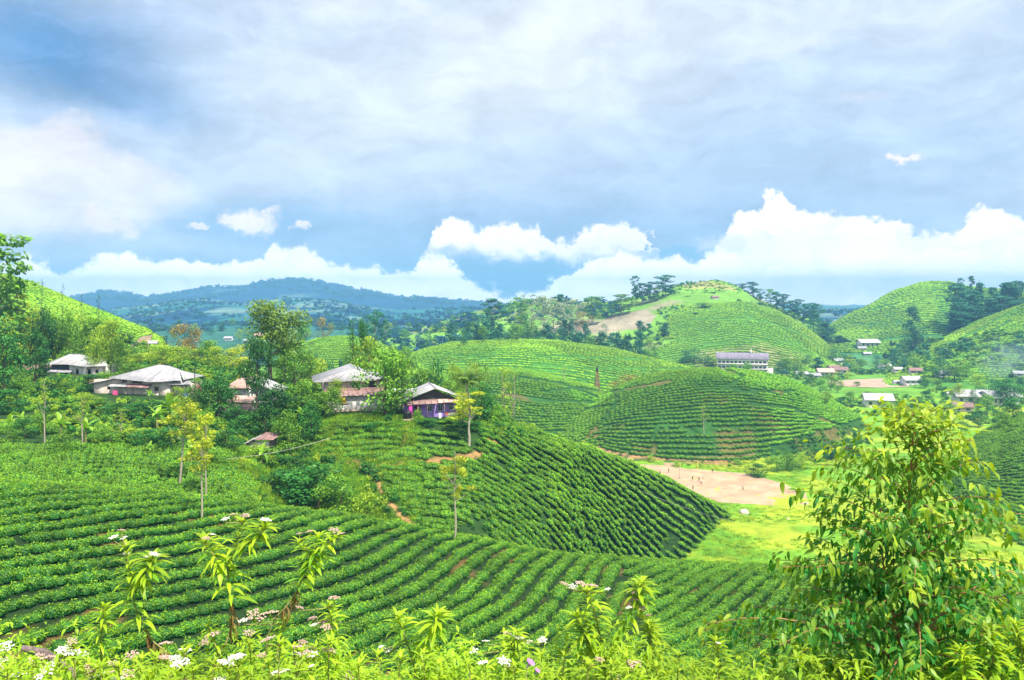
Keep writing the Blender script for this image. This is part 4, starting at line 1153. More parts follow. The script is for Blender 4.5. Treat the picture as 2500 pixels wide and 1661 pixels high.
# hedge and scrub around the houses
for (x, yb, yt, w, k) in ((290, 895, 862, 60, 'shrub_dark'), (250, 885, 850, 60, 'shrub_mid'), (210, 900, 862, 60, 'shrub_dark'), (160, 905, 870, 60, 'shrub_mid'), (120, 910, 868, 60, 'shrub_dark'), (60, 910, 870, 60, 'shrub_mid'), (20, 950, 895, 70, 'shrub_dark'), (340, 880, 840, 60, 'broad_mid'), (300, 875, 835, 50, 'broad_mid'),
                          (270, 960, 925, 70, 'shrub_dark'), (320, 965, 925, 70, 'shrub_dark'), (370, 960, 922, 60, 'shrub_dark'), (400, 955, 915, 60, 'shrub_mid'), (240, 945, 915, 50, 'shrub_mid'), (200, 940, 905, 50, 'shrub_light'),
                          (100, 1000, 940, 70, 'shrub_mid'), (55, 1010, 960, 60, 'shrub_dark'), (150, 1040, 985, 70, 'shrub_mid'), (250, 1030, 985, 70, 'shrub_mid'), (300, 1020, 975, 60, 'shrub_light'), (340, 1030, 985, 70, 'shrub_dark'), (390, 1035, 985, 80, 'shrub_dark'), (410, 1000, 955, 60, 'shrub_dark'),
                          (450, 1020, 970, 60, 'shrub_mid'), (520, 1040, 985, 80, 'shrub_dark'), (480, 985, 935, 60, 'shrub_mid'), (430, 960, 915, 50, 'shrub_light'), (20, 1020, 975, 60, 'shrub_mid'), (180, 985, 950, 50, 'shrub_light'), (390, 900, 868, 0, ''), (600, 1062, 1025, 60, 'shrub_light'), (500, 1075, 1035, 60, 'shrub_mid')):
    if k: T(k, x, yb, yt, w*1.25, None, 'among the left terraces')
# slender shade trees in the tea
T('silver_oak', 413, 1120, 918, 105, None, label='slender yellow shade tree leaning right, leftmost tall one in the tea', lean=0.12)
T('silver_oak', 474, 1155, 945, 70, None, label='slender yellow shade tree with two tiers, in the tea by the gully')
T('silver_oak', 465, 1205, 1000, 90, None, label='lower yellow shade tree just left of the two tiered one')
T('silver_oak', 1048, 1235, 1030, 88, 99, label='slender yellow shade tree standing alone before the central spur')
T('silver_oak', 1081, 1075, 900, 92, 141, label='tall thin yellow tree right of the purple house')
T('sapling', 103, 1030, 868, 46, None, label='thin pale trunk with small crown, leftmost in the terraces')
T('sapling', 190, 1030, 905, 46, None, label='thin pale trunk with small crown behind the banana plants')
T('sapling', 280, 1020, 940, 36, None, place='in the terraces')
T('sapling', 1622, 1005, 930, 34, None, label='thin yellow sapling on the bare patch of the rounded hill')
T('sapling', 1185, 960, 850, 60, 250, label='thin tree before the pale hill right of the purple house')
T('sapling', 1160, 950, 840, 60, 240, place='before the pale hill')
T('sapling', 1300, 880, 840, 26, None, place='on the pale hill')
T('sapling', 1375, 905, 855, 0.1+20, None, place='on the pale hill')
T('broad_rust', 1445, 905, 862, 78, 455, label='flat topped pinkish tree in the dip behind the rounded hill')
T('shrub_light', 1425, 912, 888, 60, 445, label='yellow bush under the flat topped pinkish tree')
# bushes at the foot of the rounded hill
for (x, yb, yt, w, k) in ((1745, 1098, 1068, 52, 'shrub_dark'), (1790, 1085, 1050, 46, 'shrub_mid'), (1815, 1082, 1035, 50, 'shrub_mid'), (1850, 1080, 1045, 44, 'shrub_light'), (1885, 1062, 1030, 50, 'shrub_dark'), (1925, 1058, 1010, 60, 'shrub_dark'), (1965, 1050, 1010, 50, 'shrub_dark'), (1700, 1070, 1055, 26, 'shrub_mid'), (1560, 1075, 1062, 26, 'shrub_light'), (1500, 1062, 1050, 24, 'shrub_light')):
    T(k, x, yb, yt, w*1.1, None, 'at the rounded hill foot')
# far ridge behind the wide hill
for i, (x, yt, w, k, Y) in enumerate(((1042, 745, 26, 'column_blue', 700), (1065, 752, 26, 'round_blue', 690), (1082, 742, 26, 'column_blue', 700), (1100, 745, 26, 'column_blue', 700), (1118, 738, 28, 'column_blue', 690), (1137, 690, 42, 'gum_blue', 760), (1150, 745, 30, 'column_blue', 690), (1172, 755, 30, 'round_blue', 690), (1196, 686, 44, 'gum_mid', 800),
        (1190, 745, 30, 'broad_mid', 690), (1215, 740, 26, 'column_dark', 690), (1235, 745, 26, 'column_dark', 690), (1262, 745, 30, 'column_blue', 690), (1285, 750, 30, 'round_blue', 690), (1300, 735, 24, 'column_blue', 700), (1318, 735, 22, 'column_blue', 700), (1335, 765, 22, 'column_blue', 690), (1360, 770, 30, 'broad_mid', 690), (1385, 765, 26, 'column_blue', 690), (1410, 770, 24, 'round_blue', 690),
        (1423, 765, 18, 'column_blue', 690), (1445, 770, 30, 'column_blue', 690), (1475, 765, 22, 'column_blue', 690), (1500, 778, 24, 'broad_mid', 690), (1392, 745, 18, 'round_blue', 780), (1350, 745, 18, 'column_blue', 790), (1475, 740, 22, 'column_blue', 800), (1496, 748, 18, 'gum_blue', 800), (1532, 745, 20, 'column_blue', 800), (1607, 725, 18, 'column_blue', 860), (1633, 720, 22, 'column_dark', 880), (1620, 700, 34, 'gum_mid', 900),
        (1225, 680, 40, 'gum_grey', 850), (1252, 685, 36, 'gum_grey', 860), (1275, 690, 36, 'gum_grey', 870), (1300, 690, 34, 'gum_grey', 880), (1292, 680, 26, 'gum_blue', 900), (1330, 690, 36, 'gum_grey', 900), (1365, 685, 46, 'gum_mid', 920), (1345, 720, 34, 'broad_rust', 880), (1400, 700, 40, 'round_blue', 950), (1432, 680, 46, 'gum_mid', 950), (1465, 638, 20, 'gum_blue', 1000), (1480, 655, 30, 'gum_blue', 990), (1497, 652, 26, 'gum_blue', 1000), (1508, 665, 26, 'gum_mid', 1000),
        (1533, 636, 36, 'gum_blue', 1010), (1545, 660, 26, 'gum_blue', 1020), (1640, 690, 18, 'gum_mid', 1000), (1604, 660, 14, 'bare', 1100), (1655, 664, 14, 'bare', 1120), (1695, 658, 16, 'gum_blue', 1120), (1712, 656, 20, 'gum_blue', 1110), (1735, 652, 26, 'gum_blue', 1090), (1752, 668, 20, 'gum_blue', 1080), (1775, 668, 22, 'gum_mid', 1070), (1790, 675, 20, 'gum_blue', 1060), (1806, 680, 22, 'gum_blue', 1050),
        (1822, 695, 20, 'gum_blue', 1040), (1838, 692, 22, 'gum_blue', 1040), (1855, 702, 20, 'gum_blue', 1030), (1872, 700, 22, 'gum_blue', 1020), (1885, 704, 22, 'gum_blue', 1020), (1875, 730, 30, 'round_blue', 960), (1895, 735, 34, 'round_blue', 950), (1905, 745, 30, 'column_blue', 940), (1885, 755, 34, 'round_blue', 920), (1915, 760, 30, 'round_blue', 930), (1900, 775, 26, 'column_blue', 900), (1935, 775, 24, 'column_blue', 920), (1950, 785, 22, 'column_blue', 920), (1968, 790, 22, 'round_blue', 930), (1660, 720, 16, 'round_blue', 890), (1585, 702, 16, 'round_blue', 980))):
    u = x*d4; xx, yy, zz = at(u, Y)
    T(k, x, 0, yt-3, w*1.55, Y, 'beyond the wide tea hill' if x < 1500 else 'right of the brown topped hill' if x > 1680 else 'beside the brown topped hill')
# woods on the far right hills
for i in range(46):
    u = rr.uniform(2195, 2400); t = rr.random()
    yt = 640+abs(rr.gauss(0, 1))*22+(2330-u)*0.06 + t*70
    Y = 900-t*95+max(0, (u-2300))*0.2
    T(rr.choice(['gum_blue', 'gum_blue', 'column_blue', 'round_blue']), u, 0, yt, rr.uniform(40, 62), Y, 'in the wood on the far right hill')
for (x, yt, w, Y, k) in ((2105, 705, 40, 800, 'gum_blue'), (2120, 725, 36, 790, 'round_blue'), (2090, 735, 30, 795, 'round_blue'), (2178, 680, 14, 1000, 'bare'), (2150, 640+20, 12, 1080, 'gum_blue'), (2190, 650, 18, 1020, 'gum_blue'), (2215, 640, 20, 980, 'gum_blue'), (2240, 635, 20, 980, 'gum_blue')):
    T(k, x, 0, yt, w, Y, 'on the shoulder of the far right hill')
# valley floor: groves around the far village and the second field
for (x, yb, yt, w, k) in ((1580, 838, 802, 36, 'round_blue'), (1600, 840, 800, 40, 'round_blue'), (1625, 840, 812, 30, 'round_blue'), (1640, 845, 822, 26, 'broad_mid'), (1795, 862, 828, 28, 'round_blue'), (1812, 862, 822, 34, 'broad_mid'), (1832, 862, 832, 24, 'round_blue'), (1845, 875, 850, 22, 'broad_mid'), (1870, 890, 860, 26, 'broad_dark'), (1890, 905, 868, 30, 'broad_mid'), (1915, 900, 862, 30, 'broad_olive'), (1930, 905, 870, 24, 'broad_mid'), (1905, 930, 900, 26, 'broad_olive'),
                          (1860, 840, 815, 26, 'round_blue'), (1885, 850, 822, 26, 'column_blue'), (1920, 835, 800, 26, 'round_blue'), (1945, 845, 815, 24, 'round_blue'), (1960, 850, 825, 24, 'broad_light'), (1985, 850, 825, 24, 'broad_mid'), (2020, 845, 815, 24, 'round_blue'), (2040, 852, 825, 26, 'broad_mid'), (2060, 840, 800, 28, 'round_blue'), (2085, 848, 815, 26, 'round_blue'), (2105, 855, 822, 30, 'broad_mid'), (2150, 870, 838, 28, 'broad_mid'), (2175, 875, 830, 40, 'round_blue'), (2200, 880, 840, 40, 'broad_mid'), (2165, 850, 800, 34, 'round_blue'), (2225, 870, 835, 30, 'broad_mid'),
                          (2255, 905, 860, 34, 'broad_light'), (2285, 925, 870, 60, 'round_blue'), (2320, 935, 868, 66, 'broad_dark'), (2350, 930, 860, 50, 'round_blue'), (2130, 895, 866, 30, 'broad_dark'), (2160, 900, 872, 26, 'broad_mid'), (2210, 930, 880, 30, 'broad_light'), (2240, 945, 895, 28, 'column_dark'), (2275, 960, 905, 40, 'broad_mid'), (2335, 965, 915, 40, 'broad_dark'), (2190, 955, 925, 26, 'broad_mid'), (2310, 985, 945, 40, 'broad_mid'), (2255, 985, 950, 34, 'broad_dark'), (2215, 1000, 968, 34, 'broad_mid'),
                          (2110, 945, 915, 24, 'broad_mid'), (2075, 955, 928, 24, 'broad_dark'), (2000, 925, 900, 20, 'broad_mid'), (2035, 950, 925, 22, 'broad_light'), (1960, 925, 900, 24, 'broad_mid'), (1975, 890, 878, 18, 'broad_mid'), (2090, 975, 945, 28, 'broad_mid'), (2150, 990, 955, 34, 'broad_light')):
    T(k, x, yb, yt, w*1.25, None, 'on the far valley floor')
# between the village and the blue hills
for i in range(46):
    x = rr.uniform(380, 1130); yb = rr.uniform(752, 800)
    if 690 < x < 900 and yb > 775: yb = 768
    T(rr.choice(['round_blue', 'column_blue', 'gum_blue', 'broad_mid', 'broad_light', 'round_blue']), x, yb, yb-rr.uniform(14, 30)*(yb-720)/60-6, rr.uniform(16, 30), None, 'in the hazy valley')
for (x, yb, yt, w, k) in ((145, 700, 650, 12, 'bare'), (97, 665, 640, 16, 'bare'), (188, 690, 675, 9, 'bare'), (228, 715, 675, 16, 'bare'), (700, 780, 733, 34, 'broad_mid'), (745, 775, 725, 46, 'broad_rust'), (865, 770, 715, 40, 'gum_blue'), (888, 765, 735, 26, 'gum_blue'), (985, 778, 755, 24, 'round_blue')):
    T(k, x, yb, yt, w*1.2, 330 if x < 240 else 620, 'on the left skyline' if x < 240 else 'in the hazy valley')

# ---- labels that tell each one apart
ORD = ['first', 'second', 'third', 'fourth', 'fifth', 'sixth', 'seventh', 'eighth', 'ninth', 'tenth', 'eleventh', 'twelfth', 'thirteenth', 'fourteenth', 'fifteenth', 'sixteenth', 'seventeenth', 'eighteenth', 'nineteenth', 'twentieth']
def label_trees():
    by = {}
    for t in TREES:
        if t[4]: t[3]['label'] = t[4]; t[3]['group'] = 'single trees and bushes around the village'
        else: by.setdefault((WORDS[t[0]][0], t[2]), []).append(t)
    for (w, pl), ts in by.items():
        ts.sort(key=lambda t: t[1]); n = len(ts)
        for i, t in enumerate(ts):
            if n == 1: lab = '%s %s' % (w, pl)
            elif i == 0: lab = 'leftmost %s %s' % (w, pl)
            elif i == n-1: lab = 'rightmost %s %s' % (w, pl)
            else: lab = '%s %s, %s from left' % (w, pl, ORD[i] if i < 20 else str(i+1)+'th')
            t[3]['label'] = lab; t[3]['group'] = 'trees and bushes '+pl
label_trees()
print('trees', len(TREES))
# ------------------------------------------------------------------ banana plants and palms
M_BAN = leaf_mat('banana_leaf', (0.07, 0.30, 0.03), (0.34, 0.58, 0.05), 0.4, 0.4, 0.15, spec=0.4)
M_BSTEM = bark_mat('banana_stem', (0.14, 0.16, 0.05), (0.30, 0.28, 0.10), 4)
def paddle(L, W_, droop, tint, n=7):
    V = []; T_ = []; ang = 0; x = z = 0
    for i in range(n+1):
        t = i/n; w = W_*0.5*math.sin(math.pi*min(1, 0.06+t*0.94))**0.45 if i < n else 0.02
        rag = 1+0.16*math.sin(i*2.7+tint*9)
        V += [(x, -w*rag, z+w*0.35), (x, 0, z), (x, w, z+w*0.35)]; T_ += [tint, min(1, tint+0.3), tint]
        ang = -droop*t; x += L/n*math.cos(ang); z += L/n*math.sin(ang)
    Fq = [(3*i+k, 3*i+3+k, 3*i+4+k, 3*i+1+k) for i in range(n) for k in range(2)]
    return mk_mesh('banana_leaf', V, np.array(Fq), M_BAN, smooth=True, tint=T_)
PAD = [paddle(1.0, 0.30, 1.1, 0.4), paddle(1.0, 0.27, 1.7, 0.7), paddle(1.0, 0.32, 0.6, 0.9), paddle(1.0, 0.25, 2.2, 0.2)]
BST = mk_mesh('banana_stem', *tube([np.array((0, 0, -0.1)), np.array((0.01, 0, 0.5)), np.array((0, 0.02, 1.0))], [0.1, 0.08, 0.045], 8), M_BSTEM, smooth=True)
BAN = []
def banana(x, yb, yt, lab, Y=None):
    u, vb, vt = x*d4, yb*d4, yt*d4
    p = at(u, Y) if Y else hit(u, vb, 60)
    if p is None: return
    H = max((HV-vt)/F*p[1]-p[2], 1.6); rg = random.Random(int(x*7+yb)); hs = H*0.52
    e = empty('banana_plant', p, rg.uniform(0, 6)); tag(e, lab, 'banana plant', 'banana plants on the terraces'); BAN.append(e)
    link('stem', BST, e, scale=(hs, hs, hs))
    for k in range(9):
        up = -1.25+0.12*k+rg.uniform(-0.1, 0.1)
        link('leaf', PAD[(2, 2, 0, 0, 1, 0, 1, 3, 3)[k]], e, loc=(0, 0, hs*rg.uniform(0.92, 1.0)), rot=(rg.uniform(-0.2, 0.2), up, k*2.4+rg.uniform(-0.3, 0.3)), scale=H*rg.uniform(0.46, 0.6))
for a in ((362, 992, 925, 'banana plant with pale upright leaves below the long grey roof'), (392, 985, 902, 'tallest banana plant, under the right end of the long grey roof'), (198, 1022, 955, 'banana plant in the middle of the left terraces'), (140, 1010, 948, 'banana plant left of the middle one on the terraces'),
          (50, 990, 945, 'banana plant near the left edge of the terraces'), (20, 1000, 950, 'banana plant cut by the left edge'), (440, 1070, 1010, 'banana plant between the two slender yellow trees'), (478, 1062, 1005, 'banana plant right of the slender yellow trees'), (345, 1048, 1015, 'small banana plant at the upper edge of the left tea'),
          (603, 1075, 1020, 'banana plant below the small tin shed'), (693, 975, 935, 'banana plant above the creeper covered bush'), (1290, 1012, 992, 'banana plant at the upper edge of the spur, left one'), (1330, 1022, 998, 'banana plant at the upper edge of the spur, right one'), (1010, 905, 870, 'banana plant behind the purple house'), (345, 925, 895, 'banana plant before the right end of the pink wall')):
    banana(a[0], a[1], a[2], a[3], Y=(200 if a[0] == 1010 else None))
M_PALM = leaf_mat('palm_leaf', (0.05, 0.20, 0.03), (0.34, 0.50, 0.06), 0.35, 0.45, 0.15)
def frond(n=18):
    parts = [tube([np.array((0, 0, 0)), np.array((0.35, 0, 0.10)), np.array((0.7, 0, 0.02)), np.array((1.0, 0, -0.25))], [0.012, 0.01, 0.007, 0.003], 4)]
    V = []; Fq = []
    for i in range(n):
        t = 0.12+0.86*i/n; x = t; z = 0.10*math.sin(t*3.0)-0.26*max(0, t-0.5)**1.2
        for s in (-1, 1):
            l_ = 0.26*math.sin(math.pi*(0.15+0.8*t)); k = len(V)
            V += [(x, 0, z), (x+0.03, 0, z), (x+0.09, s*l_*0.7, z-0.03), (x+0.14, s*l_, z-0.14)]; Fq.append((k, k+1, k+3, k+2))
    v, f = join(parts+[(np.array(V), np.array(Fq))]); return mk_mesh('frond', v, f, M_PALM, tint=np.random.default_rng(1).uniform(0.2, 0.9, len(v)))
FRD = frond()
PTR = mk_mesh('palm_trunk', *tube([np.array((0, 0, -0.05)), np.array((0.03, 0, 0.5)), np.array((0.0, 0, 1.0))], [0.035, 0.026, 0.022], 8), M_PALEBARK, smooth=True)
def palm(x, Y, yt, lab, Hf=0.62):
    p = at(x*d4, Y); H = (HV-yt*d4)/F*Y-p[2]; e = empty('palm_tree', p, 0.3); tag(e, lab, 'palm tree', 'palm trees among the houses'); rg = random.Random(int(x))
    link('trunk', PTR, e, scale=(H*Hf, H*Hf, H*Hf))
    for k in range(15): link('frond', FRD, e, loc=(0, 0, H*Hf), rot=(rg.uniform(-0.2, 0.2), -1.2+0.11*k+rg.uniform(-0.1, 0.1), k*2.4), scale=H*rg.uniform(0.38, 0.46))
palm(655, 190, 762, 'feathery palm tree right of the tall spreading tree')
palm(1075, 156, 850, 'drooping palm tree behind the right end of the purple house', 0.7)
# ------------------------------------------------------------------ houses
def plain_mat(name, c1, c2, sc=1.5, rough=0.85, bump=0.0, stripes=None, metal=0.0, lo=0.35, hi=0.65):
    m, n, o = new_mat(name)
    t = n.new('ShaderNodeTexCoord')
    nz = n.noise(t.outputs['Object'], scale=sc, detail=6, rough=0.65)
    c_ = n.mix(n.smooth(nz, lo, hi), c1, c2)
    b = n.new('ShaderNodeBsdfPrincipled'); b.inputs['Roughness'].default_value = rough; b.inputs['Metallic'].default_value = metal
    n.l.new(c_, b.inputs['Base Color'])
    n.l.new(b.outputs[0], o.inputs[0])
    return m
def sheet_mat(name, c1, c2, rust=(0.30, 0.17, 0.11), ramt=0.5):
    m, n, o = new_mat(name)
    t = n.new('ShaderNodeTexCoord'); oi = n.new('ShaderNodeObjectInfo')
    nz = n.noise(n.vmath('ADD', t.outputs['Object'], n.scale(oi.outputs['Location'], 1.0)), scale=0.8, detail=7, rough=0.7)
    n3 = n.noise(n.vmath('MULTIPLY', t.outputs['Object'], (2.5, 0.5, 0.5)), scale=1.3, detail=5, rough=0.7)
    c_ = n.mix(n.smooth(nz, 0.3, 0.7), c1, c2)
    c_ = n.mix(n.smooth(n3, 0.54, 0.72, 0, ramt), c_, rust)
    c_ = n.scale(c_, n.math('ADD', n.math('MULTIPLY', oi.outputs['Random'], 0.38), 0.78))
    b = n.new('ShaderNodeBsdfPrincipled'); b.inputs['Roughness'].default_value = 0.55
    n.l.new(c_, b.inputs['Base Color']); n.l.new(b.outputs[0], o.inputs[0]); return m
M_ZINC = sheet_mat('weathered_zinc', (0.30, 0.30, 0.32), (0.47, 0.45, 0.47))
M_ZINCW = sheet_mat('white_zinc', (0.38, 0.37, 0.38), (0.54, 0.52, 0.52), ramt=0.3)
M_RUSTY = sheet_mat('rusty_sheet', (0.20, 0.10, 0.09), (0.36, 0.22, 0.20))
M_SALMON = sheet_mat('salmon_sheet', (0.46, 0.25, 0.20), (0.60, 0.42, 0.35), ramt=0.35)
M_PINKW = plain_mat('pale_pink_plaster', (0.54, 0.44, 0.38), (0.70, 0.60, 0.53), 0.9)
M_WHITEW = plain_mat('white_plaster', (0.60, 0.56, 0.53), (0.78, 0.74, 0.71), 0.8)
M_PURPLE = plain_mat('purple_plaster', (0.34, 0.20, 0.62), (0.46, 0.30, 0.76), 0.9)
M_LIMEW = plain_mat('lime_plaster', (0.42, 0.55, 0.04), (0.58, 0.70, 0.08), 0.9)
M_MAG = plain_mat('magenta_plaster', (0.40, 0.02, 0.22), (0.5, 0.05, 0.3), 0.9)
M_WOOD = plain_mat('old_boards', (0.16, 0.11, 0.08), (0.30, 0.24, 0.19), 2.5)
M_DARKW = plain_mat('dark_boards', (0.03, 0.028, 0.03), (0.08, 0.07, 0.07), 2.5)
M_STONE = plain_mat('rubble_stone', (0.28, 0.19, 0.14), (0.46, 0.36, 0.30), 3)
M_GLASS = plain_mat('dark_glass', (0.02, 0.03, 0.04), (0.04, 0.06, 0.08), 2, 0.1)
M_TEAL = plain_mat('teal_paint', (0.02, 0.26, 0.25), (0.04, 0.38, 0.34), 2)
M_CLOTHS = {'pink': plain_mat('pink_cloth', (0.75, 0.06, 0.25), (0.85, 0.12, 0.32), 3), 'yellow': plain_mat('yellow_cloth', (0.75, 0.55, 0.03), (0.85, 0.65, 0.06), 3), 'white': plain_mat('white_cloth', (0.75, 0.75, 0.75), (0.85, 0.85, 0.85), 3),
            'blue': plain_mat('blue_cloth', (0.05, 0.12, 0.4), (0.08, 0.2, 0.5), 3), 'red': plain_mat('red_cloth', (0.5, 0.03, 0.04), (0.6, 0.06, 0.05), 3)}
M_TANK = plain_mat('black_plastic', (0.012, 0.013, 0.016), (0.03, 0.03, 0.034), 2, 0.4)
M_SLATE = plain_mat('violet_roofing', (0.24, 0.20, 0.28), (0.34, 0.28, 0.36), 0.4)

def box_v(x0, x1, y0, y1, z0, z1):
    return np.array([(x0, y0, z0), (x1, y0, z0), (x1, y1, z0), (x0, y1, z0), (x0, y0, z1), (x1, y0, z1), (x1, y1, z1), (x0, y1, z1)], float)
BF = np.array([(0, 3, 2, 1), (4, 5, 6, 7), (0, 1, 5, 4), (1, 2, 6, 5), (2, 3, 7, 6), (3, 0, 4, 7)])
def boxes(*bs): return join([(box_v(*b), BF) for b in bs])
def part(name, vf, mat, parent, **k):
    o = link(name, mk_mesh(name, vf[0], vf[1], mat), parent)
    for a, b in k.items(): o[a] = b
    return o
def wall_front(x0, x1, y, z0, z1, ops, th=0.22):
    """a wall in the plane y (its outside), pierced by openings (xa, xb, za, zb)"""
    bs = []; x = x0
    for (xa, xb, za, zb) in sorted(ops):
        if xa > x: bs.append((x, xa, y, y+th, z0, z1))
        if za > z0: bs.append((xa, xb, y, y+th, z0, za))
        if zb < z1: bs.append((xa, xb, y, y+th, zb, z1))
        x = xb
    if x1 > x: bs.append((x, x1, y, y+th, z0, z1))
    return boxes(*bs)
def turn(vf, ang, origin=(0, 0)):
    v, f = vf; c_, s_ = math.cos(ang), math.sin(ang); w = v.copy()
    w[:, 0] = (v[:, 0])*c_-(v[:, 1])*s_+origin[0]; w[:, 1] = v[:, 0]*s_+v[:, 1]*c_+origin[1]
    return w, f
def opening_fill(parent, x, y, op, frame, pane, door=False, name=None):
    xa, xb, za, zb = op; f = 0.07
    if door:
        return part('door', boxes((xa+0.01, xb-0.01, y+0.08, y+0.13, za, zb-0.01)), pane, parent)
    w = part(name or 'window', boxes((xa, xa+f, y+0.05, y+0.14, za, zb), (xb-f, xb, y+0.05, y+0.14, za, zb), (xa+f, xb-f, y+0.05, y+0.14, zb-f, zb), (xa+f, xb-f, y+0.05, y+0.14, za, za+f), ((xa+xb)/2-f/2, (xa+xb)/2+f/2, y+0.05, y+0.14, za+f, zb-f)), frame, parent)
    link('pane', mk_mesh('pane', *boxes((xa+f, xb-f, y+0.09, y+0.10, za+f, zb-f)), pane), w)
    return w
def sheets(parent, A, B, C_, D_, n, mat, th=0.05, sag=0.03, name='roof_sheet'):
    """a roof plane from eave A-B up to ridge D-C, laid as n overlapping sheets"""
    A, B, C_, D_ = map(lambda q: np.array(q, float), (A, B, C_, D_))
    nv = np.cross(B-A, (D_+C_)/2-(A+B)/2); nv /= np.linalg.norm(nv)
    if nv[2] < 0: nv = -nv
    for i in range(n):
        t0, t1 = max(i/n-0.012, 0), (i+1)/n
        lift = nv*(0.012*(i % 2)+R.uniform(0, sag))
        ex = R.uniform(-0.06, 0.06)
        a = A+(B-A)*t0; b = A+(B-A)*t1; c_ = D_+(C_-D_)*t1; d_ = D_+(C_-D_)*t0
        a = a+(a-d_)*ex*0.2; b = b+(b-c_)*ex*0.2
        V = []; m = 4
        for q, base in ((0, (a, b)), (1, (d_, c_))):
            for k in range(m+1):
                w = (base[0]+(base[1]-base[0])*k/m)+lift+nv*(0.03 if k % 2 else 0)
                V.append(w)
        top = np.array(V); bot = top-nv*th; V = np.concatenate([top, bot]); Fq = []
        for k in range(m):
            Fq += [(k, k+1, m+1+k+1, m+1+k), (2*(m+1)+k+1, 2*(m+1)+k, 3*(m+1)+k, 3*(m+1)+k+1)]
        e = 2*(m+1)
        for k in range(m): Fq.append((k+1, k, e+k, e+k+1))
        Fq += [(0, m+1, e+m+1, e), (m, e+m, e+2*m+1, 2*m+1)]
        link(name, mk_mesh(name, V, np.array(Fq), mat), parent)
def ridge_cap(parent, a, b, mat, r=0.12, name='ridge_cap'):
    link(name, mk_mesh(name, *tube([np.array(a, float), np.array(b, float)], [r, r], 6), mat), parent)
FOOT = []
def house(name, u, Y, yaw, label, cat='house', half=(6, 6), dz=0.0, group='houses of the hillside village'):
    x, y, z = at(u, Y)
    e = empty(name, (x, y, z+dz), yaw); tag(e, label, cat, group)
    FOOT.append((x, y, max(half)*0.95)); return e

# --- D: large pale roofed house, its gable and hip towards the road
hd = house('house', 352, 161, math.radians(16), 'large pale grey roofed house with a rusty lean-to above a long white wall', half=(7, 8), dz=1.4)
W2 = 5.6
part('wall', join([wall_front(-W2, W2, -4.0, -3.0, 4.2, [(-3.6, -2.4, 2.4, 3.5), (-0.4, 0.9, 2.4, 3.5), (2.2, 4.4, 2.3, 3.6)]), boxes((-W2, -W2+0.22, -3.78, 8, -3.0, 4.2), (W2-0.22, W2, -3.78, 8, -3.0, 4.2), (-W2+0.22, W2-0.22, 7.78, 8, -3.0, 4.2))]), M_PINKW, hd)
for op in ((-3.6, -2.4, 2.4, 3.5), (-0.4, 0.9, 2.4, 3.5), (2.2, 4.4, 2.3, 3.6)): opening_fill(hd, 0, -4.0, op, M_DARKW, M_GLASS)
sheets(hd, (-7.6, -4.9, 3.7), (-7.6, 8.8, 3.7), (0.2, 8.8, 6.1), (0.2, -2.2, 6.1), 9, M_ZINC)
sheets(hd, (6.6, 8.8, 3.9), (6.6, -4.9, 3.9), (0.2, -2.2, 6.1), (0.2, 8.8, 6.1), 9, M_ZINC)
sheets(hd, (-7.6, -4.9, 3.7), (6.6, -4.9, 3.9), (0.25, -2.2, 6.08), (0.15, -2.2, 6.08), 7, M_ZINC)
ridge_cap(hd, (0.2, -2.2, 6.15), (0.2, 8.8, 6.15), M_ZINC); ridge_cap(hd, (0.2, -2.2, 6.15), (-7.6, -4.9, 3.78), M_ZINC, 0.09); ridge_cap(hd, (0.2, -2.2, 6.15), (6.6, -4.9, 3.98), M_ZINC, 0.09)
sheets(hd, (-5.9, -8.6, 1.35), (6.1, -8.6, 1.35), (5.9, -4.1, 2.35), (-5.7, -4.1, 2.35), 13, M_RUSTY, sag=0.09)
part('lean_to_wall', join([wall_front(-5.5, 5.5, -8.0, -3.0, 1.35, [(-3.0, -1.7, -0.1, 0.75)]), boxes((-5.5, -5.3, -7.78, -4.02, -1.6, 1.5), (5.3, 5.5, -7.78, -4.02, -1.6, 1.5))]), M_WHITEW, hd)
part('shutter', boxes((-3.0, -1.7, -7.93, -7.88, -0.1, 0.75)), M_CLOTHS['yellow'], hd, label='yellow shutter')
part('window_sill', boxes((-3.15, -1.55, -8.12, -8.0, -0.2, -0.1)), M_DARKW, hd)
part('downpipe', tube([np.array((0.2, -8.08, -1.6)), np.array((0.2, -8.08, 1.3))], [0.05, 0.05]), M_ZINC, hd)
part('plinth', boxes((-5.8, 5.8, -8.25, -8.02, -3.6, -1.25)), M_STONE, hd)
# --- E: purple house
he = house('house', 430, 154, math.radians(14), 'purple walled house with a pale grey gabled roof', half=(5.5, 5), dz=0.9)
ops = [(-3.3, -2.3, -0.9, 1.1), (-1.0, -0.1, 0.1, 1.1), (1.0, 1.9, 0.1, 1.2), (3.1, 3.9, 0.2, 1.1)]
part('wall', join([wall_front(-4.6, 4.6, -3.4, -3.0, 2.2, ops), boxes((-4.6, -4.4, -3.18, 4, -3.0, 2.2), (4.4, 4.6, -3.18, 4, -3.0, 2.2), (-4.4, 4.4, 3.8, 4, -3.0, 2.2))]), M_PURPLE, he)
for op in ops[1:]: opening_fill(he, 0, -3.4, op, M_CLOTHS['white'], M_GLASS)
opening_fill(he, 0, -3.4, ops[0], None, M_DARKW, door=True)
gv = np.array([(-4.6, -3.3, 2.2), (4.6, -3.3, 2.2), (0.4, -3.3, 4.2), (-4.6, -3.1, 2.2), (4.6, -3.1, 2.2), (0.4, -3.1, 4.2)], float)
link('gable', mk_mesh('gable', gv, [(0, 1, 2), (5, 4, 3), (0, 2, 5, 3), (1, 4, 5, 2), (0, 3, 4, 1)], M_DARKW), he)
sheets(he, (-6.0, -4.3, 2.1), (-6.0, 4.9, 2.1), (0.4, 4.9, 4.7), (0.4, -4.3, 4.5), 8, M_ZINCW)
